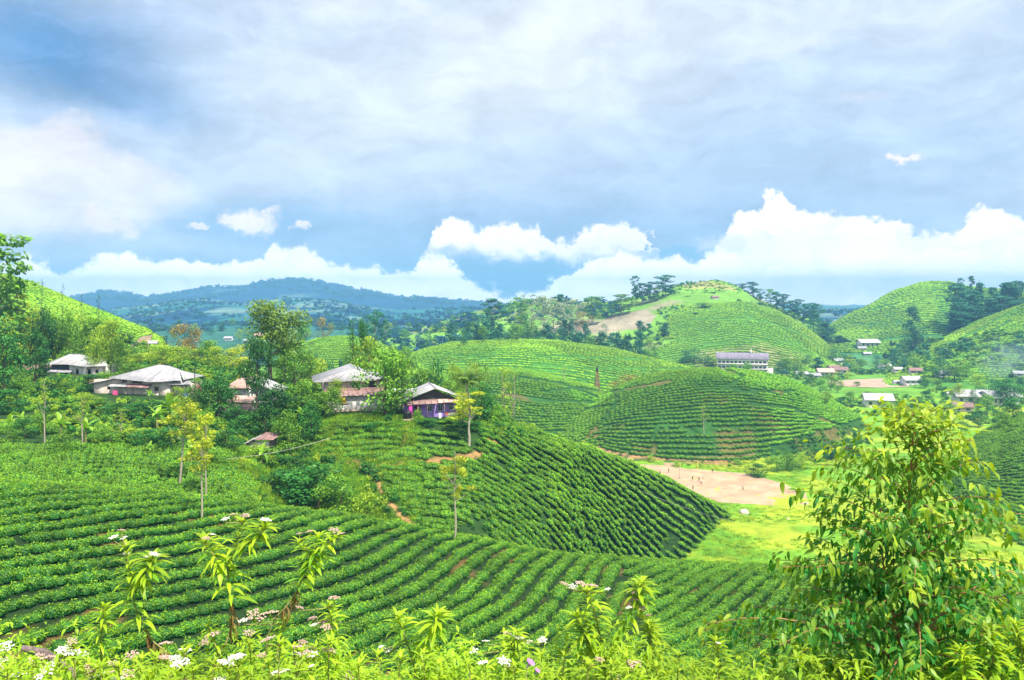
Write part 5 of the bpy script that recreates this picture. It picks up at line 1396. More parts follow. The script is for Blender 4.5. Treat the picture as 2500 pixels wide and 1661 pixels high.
sheets(he, (6.2, 4.9, 2.3), (6.2, -4.3, 2.3), (0.4, -4.3, 4.5), (0.4, 4.9, 4.7), 8, M_ZINCW)
ridge_cap(he, (0.4, -4.3, 4.56), (0.4, 4.9, 4.76), M_ZINC)
sheets(he, (-5.0, -4.9, 1.55), (0.8, -4.9, 1.7), (0.8, -3.45, 2.3), (-5.0, -3.45, 2.25), 5, M_RUSTY, sag=0.08)
sheets(he, (0.9, -4.6, 1.75), (5.0, -4.6, 1.85), (5.0, -3.45, 2.35), (0.9, -3.45, 2.35), 4, M_SALMON, sag=0.05)
part('porch_wall', boxes((-4.6, -4.0, -4.8, -3.42, -1.4, 1.4), (-3.0, -2.9, -4.8, -3.42, -1.4, 1.4)), M_MAG, he)
part('plinth', boxes((-4.7, 4.7, -3.62, -3.42, -3.4, -1.1)), M_STONE, he)
for xx in (-4.5, -1.2, 2.0, 4.1): part('post', boxes((xx, xx+0.1, -4.75, -4.65, -1.5, 1.6)), M_WOOD, he)
# --- B: long low house with the wide hipped roof
hb = house('house', 152, 172, math.radians(-6), 'long pink walled house with a huge sagging light grey roof', half=(9, 6), dz=0.3)
ops = [(-7.2, -6.5, 0.4, 1.0), (-3.9, -2.9, 1.9, 2.5), (-1.6, 0.4, 1.8, 2.5), (3.2, 4.1, 0.2, 1.1)]
part('wall', join([wall_front(-10.2, 6.6, -4.6, -3.0, 2.6, ops[:1]+ops[1:]), boxes((-10.2, -10.0, -4.38, 3, -1.4, 2.0), (6.4, 6.6, -4.38, 4, -1.4, 2.4), (-10.0, 6.4, 3.8, 4, -1.4, 1.9))]), M_PINKW, hb)
for op in ops: opening_fill(hb, 0, -4.6, op, M_WOOD, M_GLASS)
sheets(hb, (-6.3, -5.6, 2.9), (3.0, -6.0, 2.2), (3.4, 0.3, 5.0), (1.2, 0.3, 5.2), 9, M_ZINC, sag=0.06)
sheets(hb, (3.0, -6.0, 2.2), (9.4, -5.0, 2.5), (6.0, 0.3, 4.2), (3.4, 0.3, 5.0), 7, M_ZINC, sag=0.08)
sheets(hb, (9.6, -4.6, 2.6), (9.8, 4.2, 2.6), (6.2, 1.0, 4.0), (6.0, 0.3, 4.2), 5, M_ZINCW, sag=0.06)
sheets(hb, (-6.4, 5.2, 2.8), (-6.3, -5.6, 2.9), (1.2, 0.3, 5.2), (1.2, 0.5, 5.2), 7, M_ZINC, sag=0.05)
sheets(hb, (9.6, 5.2, 2.4), (-6.4, 5.2, 2.8), (1.2, 0.4, 5.15), (6.0, 0.4, 4.15), 11, M_ZINC, sag=0.05)
sheets(hb, (-11.0, -5.3, 1.7), (-6.2, -5.3, 2.6), (-6.2, 3.6, 3.0), (-11.0, 3.6, 2.0), 5, M_ZINCW)
sheets(hb, (-6.2, -6.2, 1.25), (-2.4, -6.2, 1.2), (-2.4, -4.64, 1.7), (-6.2, -4.64, 1.75), 3, M_ZINCW)
sheets(hb, (-2.3, -6.2, 1.2), (2.6, -6.2, 1.0), (2.6, -4.64, 1.6), (-2.3, -4.64, 1.7), 4, M_RUSTY, sag=0.08)
ridge_cap(hb, (1.2, 0.35, 5.24), (3.4, 0.35, 5.06), M_ZINC); ridge_cap(hb, (3.4, 0.35, 5.06), (6.0, 0.35, 4.25), M_ZINC); ridge_cap(hb, (1.2, 0.35, 5.24), (-6.3, -5.6, 2.98), M_ZINC, 0.08)
part('side_wall', boxes((6.7, 10.0, -3.8, -3.6, -1.4, 2.0), (9.8, 10.0, -3.58, 2.4, -1.4, 2.0)), M_PINKW, hb)
sheets(hb, (6.4, -5.0, 1.6), (11.0, -5.0, 1.7), (11.0, -3.0, 2.3), (6.4, -3.0, 2.2), 4, M_ZINC, sag=0.06)
# laundry and pole by it
def cloth(u, Y, dz, w, h, col, label):
    x, y, z = at(u, Y); n_ = 6; V = []; Fq = []
    for i in range(n_+1):
        for j in range(4): V.append(((i/n_-0.5)*w, 0.05*math.sin(i*1.7+j), -j/3*h*(1-0.08*math.sin(i*2))))
    for i in range(n_):
        for j in range(3): Fq.append((i*4+j, (i+1)*4+j, (i+1)*4+j+1, i*4+j+1))
    V2_ = np.array(V); V3 = V2_+np.array([0, 0.025, 0]); VV = np.concatenate([V2_, V3]); FF = np.array(Fq); FF = np.concatenate([FF, FF[:, ::-1]+len(V2_)])
    o = link('laundry', mk_mesh('laundry', VV, FF, M_CLOTHS[col]), loc=(x, y, z+dz)); tag(o, label, 'laundry', 'washing hung by the houses'); return o
cloth(115, 166.5, 1.0, 1.0, 0.9, 'pink', 'pink shirt hanging on the long pink wall')
cloth(199, 165, 2.6, 0.9, 1.1, 'pink', 'pink cloth hanging by the pole at the right end of the long roof')
cloth(185, 164, 1.9, 1.0, 1.5, 'blue', 'dark blue cloths hanging under the right end of the long roof')
cloth(342, 150, 3.2, 1.2, 0.5, 'yellow', 'yellow cloth on the edge of the rusty lean-to roof')
cloth(447, 148.6, 1.4, 0.5, 0.5, 'red', 'red cloth hanging on the purple wall')
cloth(440, 148.4, 1.3, 0.5, 1.0, 'white', 'white towel hanging on the purple wall')
x, y, z = at(194.5, 163)
o = link('utility_pole', mk_mesh('utility_pole', *join([tube([np.array((0, 0, -0.4)), np.array((0.05, 0, 6.6))], [0.11, 0.08], 8), boxes((-0.5, 0.5, -0.05, 0.05, 6.1, 6.2))]), M_DARKW), loc=(x, y, z)); tag(o, 'dark pole at the right end of the long grey roof', 'pole')
# --- A: white roof with the open porch, lime walls on the left
ha = house('house', 84, 206, math.radians(-8), 'white roofed house with a dark open porch and yellow green side walls', half=(8, 5), dz=0.2)
part('wall', join([wall_front(-1.6, 7.4, -3.4, -1.6, 2.4, [(0.2, 1.0, -0.4, 1.2), (3.4, 4.4, -1.2, 1.2), (5.6, 6.4, 0.0, 1.1)]), boxes((7.2, 7.4, -3.18, 4, -1.6, 2.2), (-7.4, 7.2, 3.8, 4, -1.6, 2.4))]), M_WHITEW, ha)
part('upper_boards', boxes((-6.6, -1.65, -3.3, -3.1, 1.0, 2.3), (-6.6, -1.65, -3.0, -2.9, -1.6, 2.3)), M_DARKW, ha)
sheets(ha, (-6.9, -4.7, 0.45), (-0.4, -4.7, 0.35), (-0.4, -3.34, 1.0), (-6.9, -3.34, 1.0), 6, M_ZINC, sag=0.08)
for xx in (-6.8, -4.4, -2.4, -0.6): part('porch_post', boxes((xx, xx+0.14, -4.6, -4.46, -1.8, 0.5)), M_WOOD, ha)
part('porch_rail', boxes((-6.7, -0.5, -4.56, -4.5, -1.0, -0.85)), M_WOOD, ha)
sheets(ha, (-8.0, -4.3, 2.3), (-1.5, -4.4, 2.4), (-1.0, 0, 4.6), (-4.2, 0, 4.6), 6, M_ZINCW)
sheets(ha, (-1.5, -4.4, 2.4), (3.4, -4.5, 1.9), (1.8, 0, 4.2), (-1.0, 0, 4.6), 5, M_ZINCW)
sheets(ha, (3.4, -4.3, 1.9), (9.4, -4.0, 2.1), (5.6, 0, 3.8), (1.8, 0, 4.1), 6, M_ZINCW)
sheets(ha, (9.4, 4.6, 2.2), (-8.0, 4.6, 2.2), (-4.2, 0.1, 4.55), (5.6, 0.1, 3.8), 11, M_ZINC)
sheets(ha, (-8.0, 4.6, 2.2), (-8.0, -4.3, 2.3), (-4.2, 0, 4.6), (-4.2, 0.1, 4.6), 5, M_ZINCW)
ridge_cap(ha, (-4.2, 0.05, 4.65), (-1.0, 0.05, 4.65), M_ZINC)
part('side_wall', join([wall_front(-17.5, -7.3, -3.0, -1.6, 0.9, [(-16.6, -14.2, -1.2, 0.6), (-12.6, -11.6, -1.6, 0.6), (-10.2, -8.0, -1.0, 0.5)])]), M_LIMEW, ha)
part('side_room_wall', boxes((-17.5, -7.3, 1.5, 1.7, -1.6, 1.5), (-17.5, -17.3, -2.78, 1.5, -1.6, 1.2)), M_DARKW, ha)
part('shutter', boxes((-16.6, -15.2, -2.9, -2.85, -1.2, 0.6)), plain_mat('green_paint', (0.05, 0.35, 0.03), (0.08, 0.45, 0.05)), ha, label='green shutter')
sheets(ha, (-18.0, -3.9, 0.95), (-7.1, -3.9, 0.95), (-7.1, 2.2, 1.9), (-18.0, 2.2, 1.9), 9, M_RUSTY, sag=0.06)
part('terrace_slab', boxes((-18, 8, -5.4, -4.8, -2.3, -1.7)), M_STONE, ha)
# --- C: salmon roof
hc = house('house', 252, 163, math.radians(-4), 'white house with a salmon hipped roof and a pale right wing', half=(5, 5), dz=0.3)
part('wall', join([wall_front(-3.7, 1.0, -3.0, -2.4, 2.6, [(-2.2, -0.8, 0.1, 0.9)]), wall_front(1.0, 5.2, -2.2, -2.4, 1.9, [(1.6, 2.5, -0.2, 0.9)]), boxes((-3.7, -3.5, -2.78, 4, -2.4, 2.6), (5.0, 5.2, -1.98, 4, -2.4, 1.8), (-3.5, 5.0, 3.8, 4, -2.4, 1.8))]), M_WHITEW, hc)
opening_fill(hc, 0, -3.0, (-2.2, -0.8, 0.1, 0.9), M_WOOD, M_GLASS); opening_fill(hc, 0, -2.2, (1.6, 2.5, -0.2, 0.9), M_TEAL, M_TEAL)
sheets(hc, (-4.4, -3.8, 2.5), (1.3, -3.8, 2.5), (-0.6, -1.4, 4.3), (-2.0, -1.4, 4.3), 6, M_SALMON)
sheets(hc, (-4.4, 4.6, 2.5), (-4.4, -3.8, 2.5), (-2.0, -1.4, 4.3), (-2.0, 3.4, 4.3), 4, M_SALMON)
sheets(hc, (0.4, -3.2, 3.9), (0.2, 4.6, 3.9), (-0.6, 4.6, 4.5), (-0.6, -1.4, 4.4), 4, M_SALMON)
sheets(hc, (6.2, 4.4, 1.8), (6.2, -3.0, 1.8), (0.6, -3.0, 4.0), (0.6, 4.4, 4.0), 6, M_ZINCW)
part('bargeboard', join([tube([np.array((0.6, -3.05, 3.95)), np.array((6.3, -3.05, 1.75))], [0.12, 0.12], 4)]), M_WOOD, hc)
x, y, z = at(238, 152)
hs = empty('shed', (x, y, z+0.2), math.radians(-6)); tag(hs, 'narrow rusty roofed shed stepping down in front of the salmon roofed house', 'shed', 'sheds of the village'); FOOT.append((x, y, 3.5))
part('wall', join([wall_front(-2.4, 2.2, -1.6, -2.2, 1.2, [(-2.0, -1.2, -2.2, -0.4), (-0.4, 0.6, -1.2, -0.3)]), boxes((-2.4, -2.2, -1.38, 3, -2.2, 1.2), (2.0, 2.2, -1.38, 3, -2.2, 1.2))]), M_PINKW, hs)
part('door', boxes((-1.98, -1.22, -1.5, -1.45, -2.2, -0.42)), M_SALMON, hs)
sheets(hs, (-2.9, -2.4, 0.9), (2.8, -2.4, 0.9), (2.8, 0.6, 2.0), (-2.9, 0.6, 2.0), 6, M_RUSTY, sag=0.08)
sheets(hs, (-2.6, 0.2, 2.3), (2.6, 0.2, 2.2), (2.6, 3.2, 3.0), (-2.6, 3.2, 3.2), 5, M_SALMON, sag=0.08)
# --- F: tin shed in the trees
x, y, z = at(261, 137)
hf = empty('shed', (x, y, z+0.5), math.radians(-8)); tag(hf, 'small white plank shed with a crooked dark tin roof below the trees', 'shed', 'sheds of the village'); FOOT.append((x, y, 3.0))
for i in range(4):
    part('plank', boxes((-1.9+0.04*i, 2.1, -1.5-0.02*(i % 2), -1.35, -1.6+i*0.62, -1.02+i*0.62)), M_WHITEW, hf)
part('wall', boxes((-1.9, -1.8, -1.33, 1.6, -1.6, 0.8), (2.0, 2.1, -1.33, 1.6, -1.6, 0.9)), M_WOOD, hf)
sheets(hf, (-3.2, -2.0, -0.1), (-0.2, -2.0, 1.3), (-0.1, 2.2, 1.7), (-3.2, 2.2, 0.3), 3, M_ZINC, sag=0.1)
sheets(hf, (-0.3, -2.0, 1.2), (3.0, -2.0, 1.25), (2.9, 2.2, 1.6), (-0.2, 2.2, 1.8), 3, M_RUSTY, sag=0.1)
# --- G: half hidden block right of the pale roof
x, y, z = at(408, 172)
hg = empty('house', (x, y, z), 0.1); tag(hg, 'small flat roofed pink block half hidden between the pale roof and the purple house', 'house', 'houses of the hillside village')
part('wall', wall_front(-2.6, 1.0, 0, -1.5, 3.6, [(-1.2, -0.6, 1.5, 2.4)]), M_PINKW, hg); part('side_wall', boxes((0.8, 1.0, 0.22, 3, -1.5, 3.5)), M_PINKW, hg)
sheets(hg, (-3.2, -0.5, 3.75), (1.6, -0.5, 3.75), (1.6, 3.4, 4.0), (-3.2, 3.4, 4.0), 4, M_ZINCW)
# water tank on its stand
x, y, z = at(407.5, 146.5)
tk = empty('water_tank', (x, y, z+0.2), 0); tag(tk, 'black plastic water tank on a round stone stand below the purple house', 'water tank')
ring = [(0.0, 0.0), (0.74, 0.0), (0.76, 0.1), (0.74, 0.35), (0.77, 0.4), (0.74, 0.75), (0.77, 0.8), (0.74, 1.2), (0.66, 1.32), (0.3, 1.42), (0.0, 1.44)]
def lathe(pr, ns=16):
    V = [(r*math.cos(2*math.pi*k/ns), r*math.sin(2*math.pi*k/ns), z_) for r, z_ in pr for k in range(ns)]
    Fq = [(i*ns+k, i*ns+(k+1) % ns, (i+1)*ns+(k+1) % ns, (i+1)*ns+k) for i in range(len(pr)-1) for k in range(ns)]
    return np.array(V), np.array(Fq)
part('tank_body', lathe(ring), M_TANK, tk); part('lid', lathe([(0, 1.43), (0.26, 1.43), (0.26, 1.52), (0, 1.54)]), M_TANK, tk)
part('stand', lathe([(0, -1.2), (1.2, -1.2), (1.15, -0.12), (1.1, -0.01), (0, -0.01)]), M_STONE, tk)
# ---- factory-like long building in the valley
fx, fy, fz = at(758, 690)
fb = empty('long_building', (fx, fy, fz), math.radians(-14)); tag(fb, 'long white three storey building with a violet roof behind the rounded hill', 'building', 'buildings of the valley')
Lb, Db, Hb = 46.0, 11.0, 13.5
zb = (HV-375)/F*fy - fz
opsf = []
fo = []
for st in range(3):
    for k in range(12):
        xa = -33+k*3.4; za = zb+1.4+st*4.2; fo.append((xa, xa+2.2, za, za+1.9))
def wall_grid(x0, x1, y, z0, z1, ops, th=0.3):
    """wall with openings in several rows"""
    bs = []; rows = {}
    for o_ in ops: rows.setdefault((o_[2], o_[3]), []).append(o_)
    z = z0
    for (za, zb_), os_ in sorted(rows.items()):
        bs.append((x0, x1, y, y+th, z, za)); x = x0
        for o_ in sorted(os_):
            bs.append((x, o_[0], y, y+th, za, zb_)); x = o_[1]
        bs.append((x, x1, y, y+th, za, zb_)); z = zb_
    bs.append((x0, x1, y, y+th, z, z1)); return boxes(*bs)
top = zb+13.4
part('wall', join([wall_grid(-34, 8, 0, zb-4, top, fo), turn(wall_grid(0.31, 11, -0.3, zb-4, top, [(2.0+q*3.1, 3.6+q*3.1, zb+1.4+s_*4.2, zb+3.3+s_*4.2) for q in range(3) for s_ in range(3)]), math.radians(90), (7.7, 0)), boxes((-34, 8, 11.2, 11.5, zb-4, top), (-34, -33.7, 0.31, 11.1, zb-4, top))]), M_WHITEW, fb)
for (xa, xb, za, zc) in fo: part('pane', boxes((xa, xb, 0.12, 0.16, za, zc)), M_GLASS, fb)
for q in range(3):
    for s_ in range(3): part('pane', boxes((7.82, 7.86, 2.0+q*3.1, 3.6+q*3.1, zb+1.4+s_*4.2, zb+3.3+s_*4.2)), M_GLASS, fb)
for s_ in (1, 2): part('balcony', boxes((-34, 8.2, -1.5, -0.02, zb+0.55+s_*4.2, zb+1.1+s_*4.2)), M_WHITEW, fb)
sheets(fb, (-35, -1.2, top), (9, -1.2, top), (9, 5.6, top+5.2), (-35, 5.6, top+5.2), 14, M_SLATE, th=0.25, sag=0.0, name='roof_slab')
sheets(fb, (9, 12.4, top), (-35, 12.4, top), (-35, 5.6, top+5.2), (9, 5.6, top+5.2), 14, M_SLATE, th=0.25, sag=0.0, name='roof_slab')
gvv = np.array([(7.75, 0.0, top), (7.75, 11.2, top), (7.75, 5.6, top+4.6), (8.0, 0.0, top), (8.0, 11.2, top), (8.0, 5.6, top+4.6)], float)
link('gable', mk_mesh('gable', gvv, [(2, 1, 0), (3, 4, 5), (0, 1, 4, 3), (1, 2, 5, 4), (2, 0, 3, 5)], M_WHITEW), fb)
part('attic_window', boxes((8.02, 8.06, 4.9, 6.3, top+1.6, top+3.0)), M_GLASS, fb)
part('chimney', boxes((-6, -5, 4.5, 5.5, top+3, top+8)), M_WHITEW, fb)
part('annex', boxes((8.05, 12.5, 1, 9, zb-4, zb+5.5)), M_WHITEW, fb)
x, y, z = at(727, 715)
f2 = empty('building', (x, y, z), math.radians(-10)); tag(f2, 'white building with violet hipped roof left of the long three storey one', 'building', 'buildings of the valley')
zz = (HV-371)/F*y-z
part('wall', wall_grid(-8, 6, 0, zz-4, zz+6, [(-6+q*3, -4.4+q*3, zz+1, zz+2.6) for q in range(4)]), M_WHITEW, f2); part('side_wall', boxes((-8, -7.7, 0.31, 9, zz-4, zz+6), (5.7, 6, 0.31, 9, zz-4, zz+6)), M_WHITEW, f2)
sheets(f2, (-9, -1, zz+6), (7, -1, zz+6), (4, 4.5, zz+11.5), (-5, 4.5, zz+11.5), 6, M_SLATE, th=0.25, sag=0, name='roof_slab'); sheets(f2, (-9, 10, zz+6), (-9, -1, zz+6), (-5, 4.5, zz+11.5), (-5, 4.6, zz+11.5), 4, M_SLATE, th=0.25, sag=0, name='roof_slab')
# ---- small far houses: each a thing
FARH = [  # u,v base, width px, Y, wall, roof, words (display px for u, v)
 (1905, 868, 34, 720, M_PINKW, M_SALMON, 'pink house among trees right of the long white building'),
 (1880, 872, 22, 700, M_WHITEW, M_ZINC, 'small white house just right of the long white building'),
 (1850, 870, 26, 690, M_WHITEW, M_ZINC, 'low white shed below the long white building'),
 (1925, 855, 24, 740, M_PINKW, M_RUSTY, 'rusty roofed hut above the pink house'),
 (1935, 838, 22, 800, M_WHITEW, M_ZINC, 'white hut on the path climbing to the white hall'),
 (2006, 800, 42, 900, M_WHITEW, M_ZINCW, 'large white hall high in the far valley'),
 (1988, 808, 18, 880, M_WHITEW, M_ZINC, 'white hut left below the large white hall'),
 (2000, 820, 16, 860, M_PINKW, M_ZINC, 'pink hut under the large white hall'),
 (1938, 862, 30, 700, M_WHITEW, M_RUSTY, 'white house with brown roof at the field edge'),
 (2045, 852, 26, 720, M_WHITEW, M_ZINC, 'grey roofed house left of the nearer right hill'),
 (2112, 862, 26, 690, M_PINKW, M_RUSTY, 'brown roofed house behind the second field'),
 (2072, 858, 22, 720, M_PINKW, M_ZINC, 'low pink house behind the second field'),
 (2180, 870, 30, 650, M_WHITEW, M_ZINC, 'grey house at the foot of the nearer right hill'),
 (2105, 888, 38, 600, M_WHITEW, M_ZINCW, 'white stand at the right end of the second field'),
 (2068, 884, 14, 605, M_WHITEW, M_ZINCW, 'tiny white hut on the second field'),
 (2027, 940, 58, 430, M_WHITEW, M_ZINCW, 'white roofed house alone in the scrub right of the rounded hill'),
 (2192, 912, 16, 480, M_PINKW, M_ZINCW, 'tiny pink house among the right hand trees'),
 (2225, 918, 26, 480, M_WHITEW, M_ZINC, 'white house with blue grey roof among the right hand trees'),
 (2245, 932, 70, 440, M_WHITEW, M_ZINCW, 'long pale shed, left one of the two at the right edge'),
 (2320, 934, 78, 440, M_WHITEW, M_ZINCW, 'long pale shed, right one of the two at the right edge'),
 (2350, 868, 24, 560, M_WHITEW, M_ZINC, 'white house in the smoke at the right edge'),
 (2220, 950, 40, 400, M_PINKW, M_RUSTY, 'brown roofed house in front of the long pale sheds'),
 (1650, 690, 16, 905, M_PINKW, M_RUSTY, 'brown hut on top of the conical hill'),
 (602, 782, 28, 620, M_WHITEW, M_SALMON, 'white house with red roof far behind the tall spreading tree'),
 (525, 785, 18, 640, M_WHITEW, M_ZINC, 'white hut far behind the grove, middle one'),
 (440, 790, 18, 640, M_WHITEW, M_ZINC, 'white hut far behind the grove, left one'),
 (640, 778, 18, 660, M_PINKW, M_SALMON, 'pink hut right of the red roofed far house'),
 (570, 792, 20, 600, M_WHITEW, M_ZINC, 'white hut left of the red roofed far house'),
 (705, 776, 14, 700, M_WHITEW, M_SALMON, 'tiny house at the foot of the blue hills'),
 (348, 852, 24, 205, M_WHITEW, M_ZINCW, 'small white roof above the long grey roof'),
]
def far_house(u, v, wpx, Y, wm, rm_, lab):
    u *= d4; v *= d4; wpx *= d4
    hp = hit(u, v, 300)
    if hp and hp[1] < 1400: Y = hp[1]
    x = (u-CU)/F*Y; z = float(gz(x, Y)); zb_ = max((HV-v)/F*Y, z-0.5)
    w = wpx/F*Y; dp_ = w*R.uniform(0.5, 0.7); h = min(w*0.32, 5.0); rh = h*0.7
    b0 = zb_-z; low = min(0, b0)-1.5
    e = empty('house', (x, Y, z), R.uniform(-0.35, 0.35)); tag(e, lab, 'house', 'small houses of the far village')
    FOOT.append((x, Y, w*0.6))
    ops = []; n = max(1, int(w/4))
    for k in range(n): xc = -w/2+w*(k+0.5)/n; ops.append((xc-w/n*0.17, xc+w/n*0.17, b0+h*0.35, b0+h*0.75))
    part('wall', join([wall_front(-w/2, w/2, 0, low, b0+h, ops), boxes((-w/2, -w/2+0.25, 0.22, dp_, low, b0+h), (w/2-0.25, w/2, 0.22, dp_, low, b0+h), (-w/2, w/2, dp_, dp_+0.25, low, b0+h))]), wm, e)
    for o_ in ops: part('window', boxes((o_[0], o_[1], 0.1, 0.14, o_[2], o_[3])), M_GLASS, e)
    o = w*0.07
    rr_ = [((-w/2-o, -o*1.4, b0+h-0.1), (w/2+o, -o*1.4, b0+h-0.1), (w/2+o, dp_/2, b0+h+rh), (-w/2-o, dp_/2, b0+h+rh)), ((w/2+o, dp_+o*1.4, b0+h-0.1), (-w/2-o, dp_+o*1.4, b0+h-0.1), (-w/2-o, dp_/2, b0+h+rh), (w/2+o, dp_/2, b0+h+rh))]
    V = []; Fq = []
    for q in rr_:
        k = len(V); V += list(q); V += [(a, b, c_-0.18) for a, b, c_ in q]
        Fq += [(k, k+1, k+2, k+3), (k+7, k+6, k+5, k+4), (k, k+4, k+5, k+1), (k+1, k+5, k+6, k+2), (k+3, k+2, k+6, k+7), (k, k+3, k+7, k+4)]
    link('roof', mk_mesh('roof', V, Fq, rm_), e)
    g0 = np.array([(-w/2, 0.02, b0+h), (-w/2, dp_, b0+h), (-w/2, dp_/2, b0+h+rh-0.2), (w/2, 0.02, b0+h), (w/2, dp_, b0+h), (w/2, dp_/2, b0+h+rh-0.2)])
    link('gable', mk_mesh('gable', g0, [(0, 2, 1), (3, 4, 5), (0, 3, 5, 2), (1, 2, 5, 4)], wm), e)
    return e
for h_ in FARH: far_house(*h_)
# ------------------------------------------------------------------ playing fields, people, posts
ZF = -64.0
def field_mat(name, base, dust, grassy=0.0):
    m, n, o = new_mat(name)
    g = n.new('ShaderNodeNewGeometry'); p = g.outputs['Position']
    nz = n.noise(p, scale=0.12, detail=9, rough=0.68, dist=0.8); n2_ = n.noise(n.vmath('MULTIPLY', p, (1, 0.4, 1)), scale=0.05, detail=5)
    c_ = n.mix(n.smooth(nz, 0.38, 0.62), base, dust)
    c_ = n.mix(n.smooth(n2_, 0.55, 0.66, 0, 0.45), c_, (0.34, 0.19, 0.11))
    b = n.new('ShaderNodeBsdfPrincipled'); b.inputs['Roughness'].default_value = 0.95; b.inputs['Specular IOR Level'].default_value = 0.1
    if grassy:
        a = n.new('ShaderNodeAttribute', attribute_name='tint')
        gn = n.noise(p, scale=0.22, detail=6, rough=0.7)
        f = n.smooth(n.math('ADD', gn, n.math('MULTIPLY', a.outputs['Fac'], 0.34)), 0.60, 0.68)
        c_ = n.mix(f, c_, (0.34, 0.46, 0.03))
    n.l.new(c_, b.inputs['Base Color']); n.l.new(b.outputs[0], o.inputs[0]); return m
def flat_field(name, poly, mat, z, grass_at=None, dzz=0.05):
    pts = []
    for (u, v) in poly:
        Y = (HV-v); Y = F*z/(HV-v); pts.append(((u-CU)/F*Y, Y))
    P = np.array(pts); xs = np.arange(P[:, 0].min(), P[:, 0].max(), 1.6); ys = np.arange(P[:, 1].min(), P[:, 1].max(), 1.6)
    # boundary points roughened, interior triangulated as a fan of rings towards the centre
    n = 220; seg = np.concatenate([P, P[:1]]); L = np.concatenate([[0], np.cumsum(np.hypot(*np.diff(seg, axis=0).T))])
    q = np.linspace(0, L[-1], n, endpoint=False); bx = np.interp(q, L, seg[:, 0]); by = np.interp(q, L, seg[:, 1])
    cx, cy = P.mean(0); rings = 16; V = []; T_ = []
    wob = 1+(fbm(q/6, q*0+3, 5)-0.5)*0.10
    for k in range(rings+1):
        t = k/rings
        for i in range(n):
            x = cx+(bx[i]-cx)*t*(1+(wob[i]-1)*t); y = cy+(by[i]-cy)*t*(1+(wob[i]-1)*t)
            V.append((x, y, z+dzz)); 
            T_.append(0 if grass_at is None else max(0, 1-math.hypot((CU+F*x/y-grass_at[0])/grass_at[2], (HV-z*F/y-grass_at[1])/grass_at[3])))
    Fq = [(k*n+i, (k+1)*n+i, (k+1)*n+(i+1) % n, k*n+(i+1) % n) for k in range(rings) for i in range(n)]
    o = link(name, mk_mesh(name, V, np.array(Fq), mat, tint=T_)); tag(o, kind='structure'); return o
M_EARTH = field_mat('pale_earth', (0.40, 0.27, 0.17), (0.50, 0.37, 0.24), 1)
flat_field('playing_field', P_((1475, 1070), (1540, 1072), (1580, 1080), (1650, 1086), (1725, 1092), (1785, 1108), (1830, 1125), (1858, 1135), (1862, 1150), (1850, 1168), (1800, 1166), (1740, 1162), (1660, 1158), (1590, 1130), (1520, 1100)), M_EARTH, ZF, (1820*d4, 1155*d4, 60*d4, 22*d4))
# the earth path that leads up from the field
flat_field('earth_path', P_((1532, 1058), (1545, 1060), (1560, 1074), (1535, 1074), (1528, 1066)), M_EARTH, ZF, None, 0.03)
flat_field('far_playing_field', P_((1905, 880), (1960, 876), (2020, 873), (2092, 873), (2095, 892), (2030, 894), (1960, 892), (1925, 888)), field_mat('pale_earth_far', (0.42, 0.28, 0.20), (0.50, 0.37, 0.28), 0), ZF, None, 0.25)

# people: one skinned body each, clothing as children
M_SKIN = plain_mat('brown_skin', (0.16, 0.08, 0.05), (0.22, 0.12, 0.07), 4, 0.6)
M_HAIR = plain_mat('black_hair', (0.01, 0.009, 0.009), (0.02, 0.018, 0.018), 4, 0.5)
def skinned(name, joints, edges, radii, mat, lv=1):
    me = bpy.data.meshes.new(name); me.from_pydata(joints, edges, []); me.update()
    o = bpy.data.objects.new(name, me); COL.objects.link(o)
    md = o.modifiers.new('skin', 'SKIN'); md.use_smooth_shade = True
    sk = me.skin_vertices[0].data
    for i, r in enumerate(radii): sk[i].radius = (r, r*0.85) if i < 4 else (r, r)
    sk[0].use_root = True
    s2 = o.modifiers.new('sub', 'SUBSURF'); s2.levels = lv; s2.render_levels = lv
    dg = bpy.context.evaluated_depsgraph_get(); m2 = bpy.data.meshes.new_from_object(o.evaluated_get(dg)); m2.name = name
    bpy.data.objects.remove(o); m2.materials.clear(); m2.materials.append(mat); return m2
def body(pose):
    """pose: leg swings and arm swings in radians"""
    l1, l2, a1, a2, lean = pose
    def leg(s, sw):
        hip = (s*0.09, 0, 0.90); kn = (s*0.10, math.sin(sw)*0.42, 0.90-math.cos(sw)*0.42)
        s2 = sw*0.3-max(-sw, 0)*0.6; an = (s*0.10, kn[1]+math.sin(s2)*0.40, kn[2]-math.cos(s2)*0.40); return [kn, an, (an[0], an[1]+0.15, an[2]-0.04)], hip
    def arm(s, sw):
        sh = (s*0.19, lean*0.45, 1.38); el = (s*0.25, sh[1]+math.sin(sw)*0.27, 1.38-math.cos(sw)*0.27); wr = (s*0.25, el[1]+math.sin(sw+0.5)*0.24, el[2]-math.cos(sw+0.5)*0.24)
        return [sh, el, wr, (wr[0], wr[1]+math.sin(sw+0.5)*0.09, wr[2]-math.cos(sw+0.5)*0.09)]
    J = [(0, 0, 0.93), (0, lean*0.2, 1.12), (0, lean*0.42, 1.36), (0, lean*0.5, 1.47), (0, lean*0.56+0.01, 1.60), (0, lean*0.56+0.01, 1.70)]
    Rr = [0.135, 0.125, 0.13, 0.05, 0.085, 0.07]; E = [(0, 1), (1, 2), (2, 3), (3, 4), (4, 5)]
    for s, sw in ((1, l1), (-1, l2)):
        L, hip = leg(s, sw); b = len(J); J += [hip]+L; Rr += [0.085, 0.06, 0.042, 0.035]; E += [(0, b), (b, b+1), (b+1, b+2), (b+2, b+3)]
    for s, sw in ((1, a1), (-1, a2)):
        L = arm(s, sw); b = len(J); J += L; Rr += [0.055, 0.042, 0.032, 0.03]; E += [(2, b), (b, b+1), (b+1, b+2), (b+2, b+3)]
    return J, E, Rr
